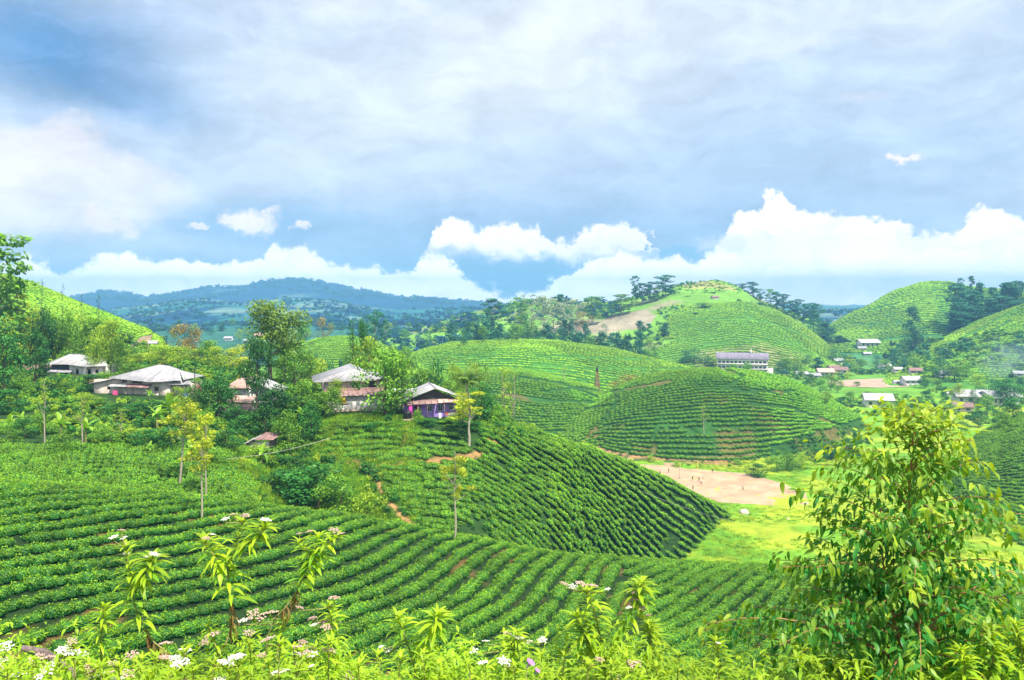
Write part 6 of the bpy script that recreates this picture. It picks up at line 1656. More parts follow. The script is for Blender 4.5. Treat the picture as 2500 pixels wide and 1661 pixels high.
def clothes(J, E, Rr, which):
    if which == 'shirt': idx = [0, 1, 2, 14, 15, 18, 19]; grow = 0.018
    else: idx = [0, 6, 7, 10, 11]; grow = 0.02
    mp = {a: i for i, a in enumerate(idx)}
    return [J[i] for i in idx], [(mp[a], mp[b]) for a, b in E if a in mp and b in mp], [Rr[i]+grow for i in idx]
POSES = [(0.35, -0.3, -0.4, 0.4, 0.05), (0.05, -0.05, 0.1, 0.1, 0.0), (0.7, -0.6, 1.2, -0.9, 0.18)]
PB = []
for i, p_ in enumerate(POSES):
    J, E_, Rr = body(p_)
    hv, hf_ = mound(4, 10, 0.095, 0.11, 0.11, np.random.default_rng(i), z0=1.63, rough=0.03); hv[:, 1] += p_[4]*0.56
    PB.append((skinned('body', J, E_, Rr, M_SKIN), clothes(J, E_, Rr, 'shirt'), clothes(J, E_, Rr, 'trousers'), mk_mesh('hair', hv, hf_, M_HAIR, smooth=True)))
CC = {k: plain_mat(k+'_fabric', *[tuple(q*f_ for q in c_) for f_ in (0.85, 1.0)], 5) for k, c_ in {'dark': (0.03, 0.03, 0.04), 'white': (0.8, 0.8, 0.8), 'magenta': (0.55, 0.03, 0.35), 'navy': (0.03, 0.05, 0.16), 'rust': (0.4, 0.12, 0.06), 'grey': (0.3, 0.3, 0.3), 'olive': (0.18, 0.2, 0.1)}.items()}
_cm = {}
def person(x, yb, pose, shirt, trou, label, face=0.0):
    u, v = x*d4, yb*d4; Y = F*(-ZF)/(v-HV); px = (u-CU)/F*Y
    z = max(ZF+0.05, float(gz(px, Y)))
    e = empty('person', (px, Y, z), face); tag(e, label, 'person', 'people on the playing field')
    b, (sj, se, sr), (tj, te, tr), hair = PB[pose]
    for key, (a_, b_, c_), mcol in (('shirt', (sj, se, sr), shirt), ('trousers', (tj, te, tr), trou)):
        kk = (key, pose, mcol)
        if kk not in _cm: _cm[kk] = skinned(key, a_, b_, c_, CC[mcol])
    link('body', b, e); link('shirt', _cm[('shirt', pose, shirt)], e); link('trousers', _cm[('trousers', pose, trou)], e); link('hair', hair, e)
    return e
person(1541, 1090, 0, 'dark', 'dark', 'person in dark clothes walking at the far left corner of the field', 1.2)
person(1521, 1096, 1, 'rust', 'navy', 'person in rust shirt at the left edge of the field by the tea')
person(1596, 1108, 0, 'dark', 'navy', 'person in dark shirt on the left side of the field centre', -0.8)
person(1611, 1111, 1, 'navy', 'grey', 'person in navy shirt between the dark and magenta figures', 0.4)
person(1616, 1120, 2, 'magenta', 'magenta', 'person all in magenta near the field centre', 2.0)
person(1597, 1131, 0, 'rust', 'dark', 'person in rust shirt nearest to the tea slope', 0.3)
person(1646-4, 1090, 1, 'dark', 'dark', 'person in dark clothes standing at the far edge of the field', 2.8)
person(1719, 1094, 1, 'white', 'grey', 'person in white shirt by the grass at the far right edge', 2.2)
person(1712, 1131, 0, 'white', 'dark', 'person in white shirt and dark trousers alone on the right half', -1.0)
person(1622, 1106, 2, 'white', 'white', 'person all in white running near the field centre', -2.0)
# posts, tyre ring, boulders
M_POST = plain_mat('yellow_paint', (0.75, 0.62, 0.10), (0.85, 0.75, 0.2), 3)
for i, (x, yt, yb, lab) in enumerate(((1567, 1066, 1078, 'left yellow goal post at the far side of the field'), (1608, 1060, 1082, 'right yellow goal post at the far side of the field'))):
    u, v = x*d4, yb*d4; Y = F*(-ZF)/(v-HV); h = (yb-yt)*d4/F*Y
    o = link('goal_post', mk_mesh('goal_post', *tube([np.array((0, 0, -0.2)), np.array((0, 0, h))], [0.14, 0.12], 8), M_POST), loc=((u-CU)/F*Y, Y, ZF+0.05)); tag(o, lab, 'goal post', 'goal posts')
u, v = 1566*d4, 1102*d4; Y = F*(-ZF)/(v-HV)
o = link('net_pole', mk_mesh('net_pole', *join([tube([np.array((0, 0, -0.1)), np.array((0, 0, 5.0))], [0.05, 0.04], 6), lathe([(0, 0), (0.6, 0), (0.5, 0.12), (0, 0.14)], 12)]), M_WOOD), loc=((u-CU)/F*Y, Y, ZF+0.05)); tag(o, 'thin pole on a round foot standing on the left part of the field', 'pole')
M_ROCK = plain_mat('pale_rock', (0.48, 0.40, 0.32), (0.68, 0.60, 0.52), 2)
def rock(x, yb, s, lab, seed):
    u, v = x*d4, yb*d4; Y = F*(-ZF)/(v-HV); rg = np.random.default_rng(seed)
    vv, ff = mound(5, 10, s, s*0.8, s*0.9, rg, z0=-0.2, rough=0.16)
    o = link('boulder', mk_mesh('boulder', vv, ff, M_ROCK), loc=((u-CU)/F*Y, Y, float(gz((u-CU)/F*Y, Y)))); tag(o, lab, 'boulder', 'pale stones on the grass')
rock(1715, 1183, 1.5, 'large pale boulder on the grass below the playing field', 1)
rock(1858, 1162, 0.9, 'pale boulder at the right tip of the playing field', 2)
rock(1816, 1196, 0.5, 'small white stone on the grass right of the boulder', 3)
# lattice tower in the dip behind the pale hill
Yt = 462; u0 = 1376*d4; x, y, z = at(u0, Yt)
ht = (HV-846*d4)/F*Yt - z
tw = empty('lattice_tower', (x, y, z-0.5), 0.3); tag(tw, 'tall rusty lattice tower standing before the wide tea hill', 'tower')
b0, b1, hh = 1.5, 0.45, ht*0.88
M_RT = plain_mat('rusty_steel', (0.24, 0.10, 0.05), (0.38, 0.18, 0.10), 3)
cs = [(-1, -1), (1, -1), (1, 1), (-1, 1)]
for cx, cy in cs: part('leg', tube([np.array((cx*b0, cy*b0, 0)), np.array((cx*b1, cy*b1, hh))], [0.22, 0.16], 4), M_RT, tw)
nb = 12; br = []
for k in range(nb):
    t0, t1 = k/nb, (k+1)/nb; w0, w1 = b0+(b1-b0)*t0, b0+(b1-b0)*t1
    for q in range(4):
        a, b_ = cs[q], cs[(q+1) % 4]
        br.append(tube([np.array((a[0]*w0, a[1]*w0, hh*t0)), np.array((b_[0]*w1, b_[1]*w1, hh*t1))], [0.10, 0.10], 4))
        br.append(tube([np.array((b_[0]*w0, b_[1]*w0, hh*t0)), np.array((a[0]*w1, a[1]*w1, hh*t1))], [0.10, 0.10], 4))
o = part('bracing', join(br), M_RT, tw)
part('head', join([lathe([(0.0, hh), (0.75, hh), (0.6, hh+2.0), (0.25, hh+2.6), (0.0, hh+2.6)], 8), tube([np.array((0, 0, hh+2.5)), np.array((0, 0, ht))], [0.2, 0.12], 6)]), M_DARKW, tw)
# cables
M_WIRE = plain_mat('grey_cable', (0.35, 0.36, 0.3), (0.45, 0.46, 0.38), 3)
def cable(a, b, sag, lab, r=0.035):
    pa, pb = np.array(a), np.array(b); pts = []
    for t in np.linspace(0, 1, 24):
        p = pa+(pb-pa)*t; p[2] -= 4*sag*t*(1-t); pts.append(p)
    o = link('cable', mk_mesh('cable', *tube(pts, [r]*24, 4), M_WIRE)); tag(o, lab, 'cable', 'cables strung over the tea')
def pt(u, v, Y): return ((u-CU)/F*Y, Y, (HV-v)/F*Y)
cable(pt(225, 459, 118), pt(330, 438, 134), 0.5, 'pale cable sagging across the trees below the tin shed')
cable(pt(452, 392, 149), pt(735, 522, 225), 3.0, 'long cable running from the purple house down over the spur')
# smoke at the right edge
def smoke():
    m, n, o = new_mat('smoke')
    v = n.new('ShaderNodeVolumePrincipled'); v.inputs['Color'].default_value = (0.62, 0.85, 1.0, 1)
    t = n.new('ShaderNodeTexCoord'); nz = n.noise(t.outputs['Object'], scale=2.2, detail=4)
    L = n.vmath('LENGTH', n.vmath('MULTIPLY', t.outputs['Object'], (1, 1, 1)))
    f = n.math('MULTIPLY', n.smooth(L, 0.15, 1.0, 1.0, 0.0), n.smooth(nz, 0.40, 0.68))
    n.l.new(n.math('MULTIPLY', f, 0.035), v.inputs['Density']); n.l.new(v.outputs[0], o.inputs['Volume'])
    for (x, yb, s, lab) in ((2330, 880, (34, 22, 26), 'blue smoke drifting over the trees at the right edge'),):
        u, vv = x*d4, yb*d4; Y = 590
        p = at(u, Y); me = mk_mesh('smoke', *lathe([(math.sin(q)*1.0+1e-4, -math.cos(q)) for q in np.linspace(0, math.pi, 9)], 14), m, smooth=True)
        ob = link('smoke', me, loc=(p[0], p[1], p[2]+12), scale=s); tag(ob, lab, 'smoke', kind='stuff')
smoke()
# ------------------------------------------------------------------ uncountable scrub, woods and ground cover
def free_of_houses(x, y, m=1.0):
    ok = np.ones(len(x), bool)
    for (hx, hy, r) in FOOT: ok &= np.hypot(x-hx, y-hy) > r*m
    return ok
def sow(n, u0, u1, y0, y1, seed):
    rg = np.random.default_rng(seed)
    y = np.sqrt(rg.uniform(y0**2, y1**2, n)); u = rg.uniform(u0, u1, n)
    return (u-CU)/F*y, y
def cover(name, n, u0, u1, y0, y1, seed, protos, smin, smax, label, mask=None, clump=None, hscale=1.0, ids=None):
    x, y = sow(n, u0, u1, y0, y1, seed); rg = np.random.default_rng(seed+1)
    u, v = screen(x, y); ok = free_of_houses(x, y)
    if ids: ok &= np.isin(gid(x, y), [names.index(i) for i in ids])
    if clump: ok &= fbm(x/clump[0], y/clump[0], seed+5) > clump[1]
    if mask is not None: ok &= mask(u, v, x, y)
    x, y = x[ok], y[ok]; m = len(x)
    s_ = rg.uniform(smin, smax, m)*rg.uniform(0.8, 1.2, m)
    sc = np.stack([s_, s_, s_*hscale*rg.uniform(0.75, 1.25, m)], 1)
    rot = np.stack([rg.normal(0, 0.06, m), rg.normal(0, 0.06, m), rg.uniform(0, 6.28, m)], 1)
    src = [bpy.data.objects.new('source', p) for p in protos]
    o = scatter(name, np.stack([x, y, gz(x, y)-0.05*s_], 1), rot, sc, rg.integers(0, len(src), m), src)
    tag(o, label, kind='stuff'); print(name, m); return o
def clumpy(name, seed, mat, n=240, leaf=0.2, rough=0.5):
    rg = np.random.default_rng(seed)
    B = [(rg.uniform(-0.42, 0.42), rg.uniform(-0.42, 0.42), rg.uniform(0.2, 0.75), rg.uniform(0.25, 0.4), rg.uniform(0.2, 0.3)) for _ in range(6)]
    V, Fq, t = crown_from(B, n, leaf, rg, 0.6, jit=0.8)
    return mk_mesh(name, V, Fq, mat, tint=t)
UG_M = [clumpy('scrub', 1, M_MID), clumpy('scrub', 2, M_MID), clumpy('scrub', 3, M_DARK), clumpy('scrub', 4, M_DARK), clumpy('scrub', 5, M_LIGHT)]
UG_L = [clumpy('scrub', 6, M_LIGHT), clumpy('scrub', 7, M_MID), clumpy('scrub', 8, M_YELLOW)]
UG_B = [clumpy('scrub', 9, M_BLUE, 120, 0.3), clumpy('scrub', 10, M_BLUE, 120, 0.3), clumpy('scrub', 11, M_MID, 120, 0.3)]
UG_F = [clumpy('scrub', 12, M_FARW_HAZE, 60, 0.42), clumpy('scrub', 13, M_FARW_HAZE, 60, 0.42), clumpy('scrub', 14, M_BLUE, 60, 0.42)]
def m_terr(u, v, x, y):
    tea = (u < 262+(v-470)*0.5) & (v > 444)
    tea2 = (u < 100-(447-v)*2.4+0) & (v > 424)
    spur = (u > 330) & (v > 425) & (v > 432-(u-330)*0.02) & ~((distline(u, v, spath1) < 11) & (u < 372+(v-460)*0.75-3))
    path = distline(u, v, P_((765, 1000), (770, 1030), (760, 1050), (800, 1065), (850, 1080))) < 4
    clear = ((u > 318) & (u < 386) & (v > 400) & (v < 432)) | ((u > 396) & (u < 460) & (v > 404) & (v < 432)) | ((u > 84) & (u < 210) & (v > 380) & (v < 403)) | ((u > 40) & (u < 118) & (v > 366) & (v < 379)) | ((u > 228) & (u < 276) & (v > 395) & (v < 418)) | ((u > 244) & (u < 280) & (v > 430) & (v < 452))
    return ~clear & ~tea & ~spur & ~path & ~((u > 497) & (v > 414)) & ~tea2 & ~inpoly(u, v, P_((590, 1090), (700, 1060), (740, 1020), (752, 1040), (690, 1085), (620, 1110))) & (distline(u, v, lip) > 5)
cover('undergrowth', 13000, -330, 520, 117, 246, 50, UG_M, 0.8, 2.1, 'dense scrub, herbs and small bushes between the village houses', m_terr, (9, 0.36), 0.85, ['village_terrace'])
cover('undergrowth', 3000, -330, 520, 112, 246, 51, UG_L, 0.5, 1.3, 'bright low herbs on the village terraces', lambda u, v, x, y: m_terr(u, v, x, y) | ((distline(u, v, lip) < 10) & (v > 440)), None, 0.6, ['village_terrace'])
cover('undergrowth', 2600, -330, 200, 215, 330, 52, UG_M, 1.6, 4.2, 'thicket at the foot of the left hillside', lambda u, v, x, y: (v > 318+np.clip(u, 0, 200)*0.14), (14, 0.42), 0.9, ['left_hill', 'village_terrace'])
cover('undergrowth', 2200, 160, 480, 246, 460, 53, UG_M+UG_L[:1], 2.2, 5.0, 'bushy groves dropping away behind the village', None, (25, 0.40), 0.9, ['village_terrace', 'valley_floor', 'wide_tea_hill'])
cover('scrub', 4200, 770, 1330, 415, 720, 54, UG_M, 1.5, 4.2, 'scrub scattered over the valley floor on the right', lambda u, v, x, y: (v < 428-(u-800)*0.02) & ~inpoly(u, v, P_((1885, 866), (2112, 862), (2118, 908), (1885, 906))), (30, 0.46), 0.8, ['valley_floor', 'near_right_hill'])
cover('scrub', 2200, 780, 1330, 640, 1000, 55, UG_B+UG_M[:2], 3, 7, 'groves between the houses of the far village', lambda u, v, x, y: (v > 340) & ~inpoly(u, v, P_((1885, 866), (2112, 862), (2118, 912), (1885, 908))), (45, 0.50), 0.9, ['valley_floor', 'far_right_hill', 'near_right_hill'])
cover('scrub', 3800, 430, 850, 640, 1160, 56, UG_B+UG_L, 2.0, 5.0, 'bushes and young trees over the scrubby ridge', lambda u, v, x, y: ~inpoly(u, v, P_((1360, 740), (1400, 722), (1500, 705), (1520, 725), (1500, 765), (1380, 768), (1300, 765))), (60, 0.47), 0.9, ['scrub_ridge', 'valley_floor'])
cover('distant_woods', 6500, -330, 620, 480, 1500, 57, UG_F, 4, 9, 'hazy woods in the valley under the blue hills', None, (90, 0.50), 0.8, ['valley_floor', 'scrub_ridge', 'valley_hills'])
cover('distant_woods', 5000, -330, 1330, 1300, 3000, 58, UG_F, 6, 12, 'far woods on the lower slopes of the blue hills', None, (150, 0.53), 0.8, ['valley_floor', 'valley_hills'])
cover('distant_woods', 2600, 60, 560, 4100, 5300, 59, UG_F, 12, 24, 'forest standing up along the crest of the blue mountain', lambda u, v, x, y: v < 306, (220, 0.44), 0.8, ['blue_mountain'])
cover('scrub', 800, 480, 870, 300, 420, 60, UG_L+UG_M, 0.6, 1.6, 'weeds along the foot of the rounded hill', lambda u, v, x, y: (v > 440) & (v < 468-(u-737)*0.0) , (8, 0.5), 0.7, ['valley_floor', 'tea_dome'])
def grass_clump(name, seed, mat):
    rg = np.random.default_rng(seed); n = 60
    a = rg.uniform(0, 6.28, n); r = rg.uniform(0, 0.6, n); h = rg.uniform(0.12, 0.3, n); w = 0.035; V = []; Fq = []
    for i in range(n):
        b = np.array((math.cos(a[i])*r[i], math.sin(a[i])*r[i], 0)); q = rg.uniform(0, 6.28); d_ = np.array((math.cos(q)*w, math.sin(q)*w, 0)); tp = b+np.array((rg.normal(0, 0.08), rg.normal(0, 0.08), h[i]))
        V += [b-d_, b+d_, tp]; Fq.append((3*i, 3*i+1, 3*i+2))
    return mk_mesh(name, np.array(V), np.array(Fq), mat, tint=rg.uniform(0, 1, 3*n))
GC = [grass_clump('grass_clump', i, M_) for i, M_ in enumerate((M_LIGHT, M_MID, M_YELLOW))]
cover('grass', 14000, 560, 1100, 195, 330, 61, GC, 0.7, 2.2, 'uneven grass of the valley floor round the playing field', lambda u, v, x, y: ~inpoly(u, v, P_((1475, 1066), (1540, 1068), (1650, 1082), (1785, 1104), (1868, 1135), (1865, 1150), (1855, 1172), (1800, 1170), (1660, 1162), (1590, 1134))), (14, 0.42), 0.8, ['valley_floor'])
cover('scrub', 700, 640, 800, 1000, 1150, 63, UG_L+UG_M, 1.5, 3.5, 'low scrub on the brown hilltop', lambda u, v, x, y: v < 312, (30, 0.42), 0.6, ['scrub_ridge'])
cover('grass', 5000, 225, 420, 98, 150, 62, GC[:2]+GC[1:2], 0.8, 2.2, 'long grass in the gully', lambda u, v, x, y: (distline(u, v, spath1) > 5), None, 1.0, ['village_terrace'])

cover('undergrowth', 5200, 330, 760, 108, 240, 64, UG_M[:4], 0.35, 0.75, 'low weeds between the tea rows of the spur', lambda u, v, x, y: (v > 414) & (distline(u, v, spath1) > 5) & (distline(u, v, spath2) > 3), None, 0.6, ['village_terrace'])
cover('undergrowth', 260, 452, 540, 145, 170, 65, UG_M, 0.9, 1.8, 'scrub on the spur right of the purple house', lambda u, v, x, y: (v > 412) & (v < 442-(u-452)*0.1), None, 0.8, ['village_terrace'])
cover('undergrowth', 260, 600, 715, 195, 232, 66, UG_M, 0.7, 1.4, 'scrub at the lower end of the spur', lambda u, v, x, y: (v > 538), None, 0.8, ['village_terrace'])
cover('undergrowth', 800, 765, 870, 325, 420, 67, UG_M, 1.0, 2.6, 'scrub on the right flank of the rounded hill', lambda u, v, x, y: (v > 432-(u-800)*0.1), (12, 0.4), 0.8, ['tea_dome', 'valley_floor'])
# ------------------------------------------------------------------ weeds on the bank and the young gum tree
M_WEED = leaf_mat('weed_leaf', (0.07, 0.34, 0.03), (0.48, 0.66, 0.03), 0.42, 0.45, 0.18, spec=0.3)
M_WSTEM = bark_mat('weed_stem', (0.20, 0.20, 0.05), (0.36, 0.32, 0.12), 20)
M_WDRY = leaf_mat('dry_leaf', (0.14, 0.08, 0.03), (0.32, 0.21, 0.08), 0.2, 0.8, 0.2, spec=0.1)
M_FLW = plain_mat('white_floret', (0.74, 0.72, 0.62), (0.86, 0.85, 0.80), 30, 0.8)
M_FLP = plain_mat('pink_brown_floret', (0.48, 0.30, 0.26), (0.68, 0.50, 0.42), 30, 0.8)
M_GUM = leaf_mat('gum_leaf', (0.04, 0.28, 0.04), (0.52, 0.66, 0.04), 0.42, 0.42, 0.15, spec=0.35)
M_GSTEM = bark_mat('gum_stem', (0.26, 0.11, 0.05), (0.42, 0.22, 0.10), 12)

def leaf_shape(L, W_, droop=0.5, fold=0.25, n=6, tint=0.5, twist=0.0):
    """a pointed leaf along +x that bends down towards its tip"""
    V = []; ang = 0.0; x = z = 0.0
    for i in range(n+1):
        t = i/n; w = W_*0.5*(math.sin(math.pi*min(1, t**0.8))**0.8)*(1-0.15*t) if 0 < i < n else 0.0006
        tw = twist*t; cy, sz = math.cos(tw), math.sin(tw)
        V += [(x, -w*cy, z+w*fold-w*sz), (x, 0, z), (x, w*cy, z+w*fold+w*sz)]
        ang = -droop*(t+0.1); x += L/n*math.cos(ang); z += L/n*math.sin(ang)
    Fq = [(3*i+k, 3*i+3+k, 3*i+4+k, 3*i+1+k) for i in range(n) for k in range(2)]
    T_ = [tint+0.12*(j % 3 == 1) for j in range(len(V))]
    return np.array(V), np.array(Fq), T_
def rotm(az, pitch, roll=0.0): return Euler((roll, pitch, az), 'XYZ')
WLEAF = []
for i in range(8):
    v, f, t = leaf_shape(1.0, 0.17+0.04*(i % 3), 0.5+0.22*(i % 4), 0.3, 6, (0.25, 0.5, 0.75, 0.95)[i % 4], 0.3*(i % 2)); WLEAF.append(mk_mesh('weed_leaf', v, f, M_WEED, smooth=True, tint=t))
DLEAF = []
for i in range(3):
    v, f, t = leaf_shape(1.0, 0.13, 0.7, 0.6, 5, (0.2, 0.5, 0.8)[i], 1.2); DLEAF.append(mk_mesh('dry_leaf', v, f, M_WDRY, smooth=True, tint=t))
def corymb(seed, mat, n=46):
    rg = np.random.default_rng(seed); P = []
    for c_ in range(6):
        cx, cy = (0, 0) if c_ == 0 else (0.62*math.cos(c_*1.256+seed), 0.62*math.sin(c_*1.256+seed))
        for k in range(n//6+2):
            a = rg.uniform(0, 6.28); r = 0.36*math.sqrt(rg.uniform(0, 1)); P.append((cx+math.cos(a)*r, cy+math.sin(a)*r, 0.22-0.3*(cx*cx+cy*cy)-r*r*0.8+rg.uniform(-0.04, 0.04)))
    parts = []
    O = np.array([(1, 0, 0), (0, 1, 0), (-1, 0, 0), (0, -1, 0), (0, 0, 1), (0, 0, -1)], float); OF = np.array([(0, 1, 4), (1, 2, 4), (2, 3, 4), (3, 0, 4), (1, 0, 5), (2, 1, 5), (3, 2, 5), (0, 3, 5)])
    for p in P: parts.append((O*np.array([1, 1, 0.8])*rg.uniform(0.09, 0.15)+np.array(p), OF))
    return mk_mesh('flower_head', *join(parts), mat, smooth=True)
FW = [corymb(i, M_FLW) for i in range(3)]; FP = [corymb(10+i, M_FLP) for i in range(2)]
def stalks(r=0.012, n=6, h=0.75):
    return join([tube([np.array((0, 0, -h)), np.array((0.25*math.cos(k*1.256), 0.25*math.sin(k*1.256), -h*0.4)), np.array((0.6*math.cos(k*1.256), 0.6*math.sin(k*1.256), 0.0))], [0.05, 0.04, 0.03], 4) for k in range(n)])
STK = mk_mesh('flower_stalk', *stalks(), M_WEED, tint=np.full(len(stalks()[0]), 0.6))
def weed(paths_, label, nl=34, L=0.17, lz=(0.3, 1.0), dead=8, flowers=(), seed=0, Y=7.5, group='tall weeds on the bank in the foreground', stem_r=0.011):
    """paths_: rows of (u, v) from the root to the tip of each stem at distance Y"""
    rg = random.Random(seed)
    root = paths_[0][0]; rx = (root[0]-CU)/F*Y; gz0 = float(gz(rx, Y))
    nl = int(nl*2.1); L = L*0.86; dead = int(dead*1.6)
    e = empty('weed', (rx, Y, gz0)); tag(e, label, 'wild plant', group)
    V0 = Vector((rx, Y, gz0)); sp = []
    for pi, pth in enumerate(paths_):
        pts = []; dy = 0
        for (u, v) in pth:
            yy = Y+dy; pts.append(np.array(((u-CU)/F*yy, yy, (HV-v)/F*yy))-np.array(V0)); dy += rg.uniform(-0.06, 0.06)
        if pi == 0: pts = [np.array((0, 0, -0.05))]+pts[(0 if pts[0][2] > 0.05 else 1):]
        # smooth
        P3 = np.array(pts); q = np.linspace(0, len(P3)-1, 14); k = np.arange(len(P3)); sm = np.stack([pchip(k, P3[:, a], q) if len(P3) > 2 else np.interp(q, k, P3[:, a]) for a in range(3)], 1)
        sp.append(sm)
        rr_ = stem_r*(1.0 if pi == 0 else 0.7)
    link('stem', mk_mesh('stem', *join([tube(s_, np.linspace(stem_r*(1 if i == 0 else 0.7), stem_r*0.35, 14), 6) for i, s_ in enumerate(sp)]), M_WSTEM, smooth=True), e)
    for i, s_ in enumerate(sp):
        n = max(4, int(nl/len(sp)))
        for k in range(n):
            t = lz[0]+(lz[1]-lz[0])*(k+0.5)/n if i == 0 else 0.15+0.85*(k+0.5)/n
            j = t*13; j0 = int(min(j, 12)); p = s_[j0]*(1-(j-j0))+s_[j0+1]*(j-j0)
            az = k*2.4+rg.uniform(-0.4, 0.4); up = -0.9+1.3*(1-t)**0.8+rg.uniform(-0.25, 0.25)
            size = L*(0.55+0.75*math.sin(math.pi*min(1, 0.15+0.8*(1-t))))*rg.uniform(0.8, 1.2)
            mi = rg.choice([3, 7, 3, 2, 6]) if t > 0.8 else rg.randrange(8)
            link('leaf', WLEAF[mi], e, loc=p, rot=rotm(az, up), scale=size)
        tp = s_[-1]
        for k in range(6):
            link('leaf', WLEAF[(3, 7, 2)[k % 3]], e, loc=tp, rot=rotm(k*1.05+rg.random(), -1.1+rg.uniform(-0.2, 0.3)), scale=L*rg.uniform(0.5, 0.8))
        if i == 0:
            for k in range(dead):
                t = max(0.05, lz[0]-0.16+0.17*k/max(dead, 1)); j = t*13; j0 = int(min(j, 12)); p = s_[j0]*(1-(j-j0))+s_[j0+1]*(j-j0)
                link('dry_leaf', DLEAF[k % 3], e, loc=p, rot=rotm(k*2.4, 0.9+rg.uniform(-0.2, 0.5)), scale=L*rg.uniform(0.7, 1.0))
    for (u, v, s_, c_) in flowers:
        yy = Y+rg.uniform(-0.1, 0.1); p = np.array(((u-CU)/F*yy, yy, (HV-v)/F*yy))-np.array(V0)
        # stalk that reaches the nearest stem
        best = min((np.linalg.norm(p-q), tuple(q)) for s2 in sp for q in s2[4:]); b = np.array(best[1])
        link('flower_stalk', mk_mesh('flower_stalk', *tube([b, (b+p)/2+np.array((0, 0, -0.02)), p-np.array((0, 0, s_*0.7))], [0.006, 0.005, 0.004], 5), M_WSTEM), e)
        f_ = link('flower_head', (FW if c_ == 'w' else FP)[rg.randrange(2)], e, loc=p, rot=(rg.uniform(-0.3, 0.3), rg.uniform(-0.3, 0.3), rg.uniform(0, 6)), scale=s_)
        link('flower_stalk', STK, f_)
    return e
def q(*p): return [(a*d4, b*d4) for a, b in p]
def fl(*p): return [(a*d4, b*d4, s_, c_) for a, b, s_, c_ in p]
weed([q((395, 1640), (388, 1515), (345, 1470), (312, 1400), (300, 1330), (290, 1262))]+[q((305, 1370), (335, 1320), (352, 1286))], 'tall drooping weed, leftmost of the three tall ones, its stem bent to the left', 56, 0.21, (0.55, 1.0), 14,
     fl((262, 1238, 0.05, 'w'), (280, 1222, 0.04, 'p'), (285, 1240, 0.04, 'w'), (290, 1275, 0.035, 'w'), (356, 1277, 0.055, 'w'), (340, 1282, 0.04, 'w')), 1)
weed([q((470, 1640), (500, 1520), (530, 1460), (536, 1400), (524, 1340), (540, 1270), (560, 1205))]+[q((524, 1330), (500, 1290), (470, 1250)), q((545, 1270), (590, 1240), (612, 1215))], 'tallest weed with a white S curved stem, middle of the three', 64, 0.21, (0.62, 1.0), 12,
     fl((520, 1196, 0.045, 'w'), (538, 1186, 0.045, 'p'), (565, 1188, 0.05, 'p'), (612, 1198, 0.055, 'w'), (475, 1240, 0.04, 'p'), (490, 1232, 0.035, 'w')), 2)
weed([q((600, 1640), (625, 1440), (665, 1392), (695, 1340), (715, 1285), (735, 1240))]+[q((705, 1300), (740, 1262), (775, 1240)), q((690, 1330), (720, 1290), (690, 1250))], 'slanting weed with drooping leaf tips, rightmost of the three tall ones', 50, 0.18, (0.6, 1.0), 12,
     fl((715, 1225, 0.05, 'p'), (690, 1230, 0.035, 'p'), (770, 1222, 0.055, 'p'), (785, 1230, 0.04, 'p')), 3)
weed([q((240, 1640), (232, 1500), (236, 1440), (240, 1400))], 'short bright weed with star shaped tip left of the tall ones', 34, 0.17, (0.35, 1.0), 6, (), 4)
weed([q((510, 1640), (500, 1500), (490, 1470), (478, 1445))], 'small weed with a round pink brown head under the tallest stem', 22, 0.13, (0.3, 1.0), 4, fl((492, 1462, 0.085, 'p'), (470, 1480, 0.05, 'p')), 5)
weed([q((620, 1640), (640, 1500), (650, 1460), (660, 1430))], 'weed with wide flat pink brown heads right of the S curved stem', 26, 0.15, (0.3, 1.0), 4, fl((590, 1418, 0.10, 'p'), (625, 1412, 0.07, 'p'), (560, 1430, 0.05, 'w')), 6)
weed([q((760, 1640), (770, 1500), (765, 1440), (760, 1400))], 'weed with several dusky pink heads near the centre left', 30, 0.16, (0.3, 1.0), 4, fl((770, 1378, 0.06, 'p'), (720, 1425, 0.05, 'p'), (690, 1400, 0.045, 'p'), (745, 1435, 0.07, 'p'), (725, 1440, 0.045, 'w'), (775, 1432, 0.05, 'p')), 7)
weed([q((965, 1660), (955, 1540), (930, 1460), (915, 1420))]+[q((950, 1520), (1000, 1450), (1010, 1420))], 'yellow green weed with forked tips at the bottom centre', 60, 0.20, (0.3, 1.0), 22, fl((880, 1492, 0.04, 'w'), (895, 1500, 0.04, 'w')), 8)
weed([q((1170, 1680), (1180, 1560), (1185, 1500), (1190, 1460))], 'weed with clustered white heads right of the forked one', 44, 0.17, (0.3, 1.0), 4, fl((1090, 1500, 0.055, 'w'), (1195, 1470, 0.06, 'w'), (1170, 1462, 0.05, 'p'), (1250, 1475, 0.055, 'w'), (1120, 1478, 0.045, 'w'), (1215, 1480, 0.05, 'w')), 9)
weed([q((1400, 1680), (1395, 1560), (1385, 1480), (1370, 1410), (1350, 1365))]+[q((1390, 1520), (1440, 1440), (1470, 1370), (1480, 1345)), q((1395, 1540), (1350, 1470), (1330, 1420))], 'massive leafy weed topped by long dusky pink clusters', 110, 0.20, (0.25, 1.0), 30,
     fl((1320, 1352, 0.05, 'w'), (1340, 1346, 0.07, 'p'), (1365, 1350, 0.065, 'p'), (1300, 1345, 0.045, 'p'), (1400, 1358, 0.035, 'w'), (1455, 1362, 0.055, 'p'), (1470, 1382, 0.06, 'p'), (1482, 1402, 0.05, 'p'), (1492, 1418, 0.04, 'p'), (1450, 1400, 0.04, 'w')), 10)
weed([q((1480, 1680), (1490, 1560), (1500, 1480), (1495, 1440))], 'leafy weed just right of the massive one', 60, 0.19, (0.2, 1.0), 16, (), 11)
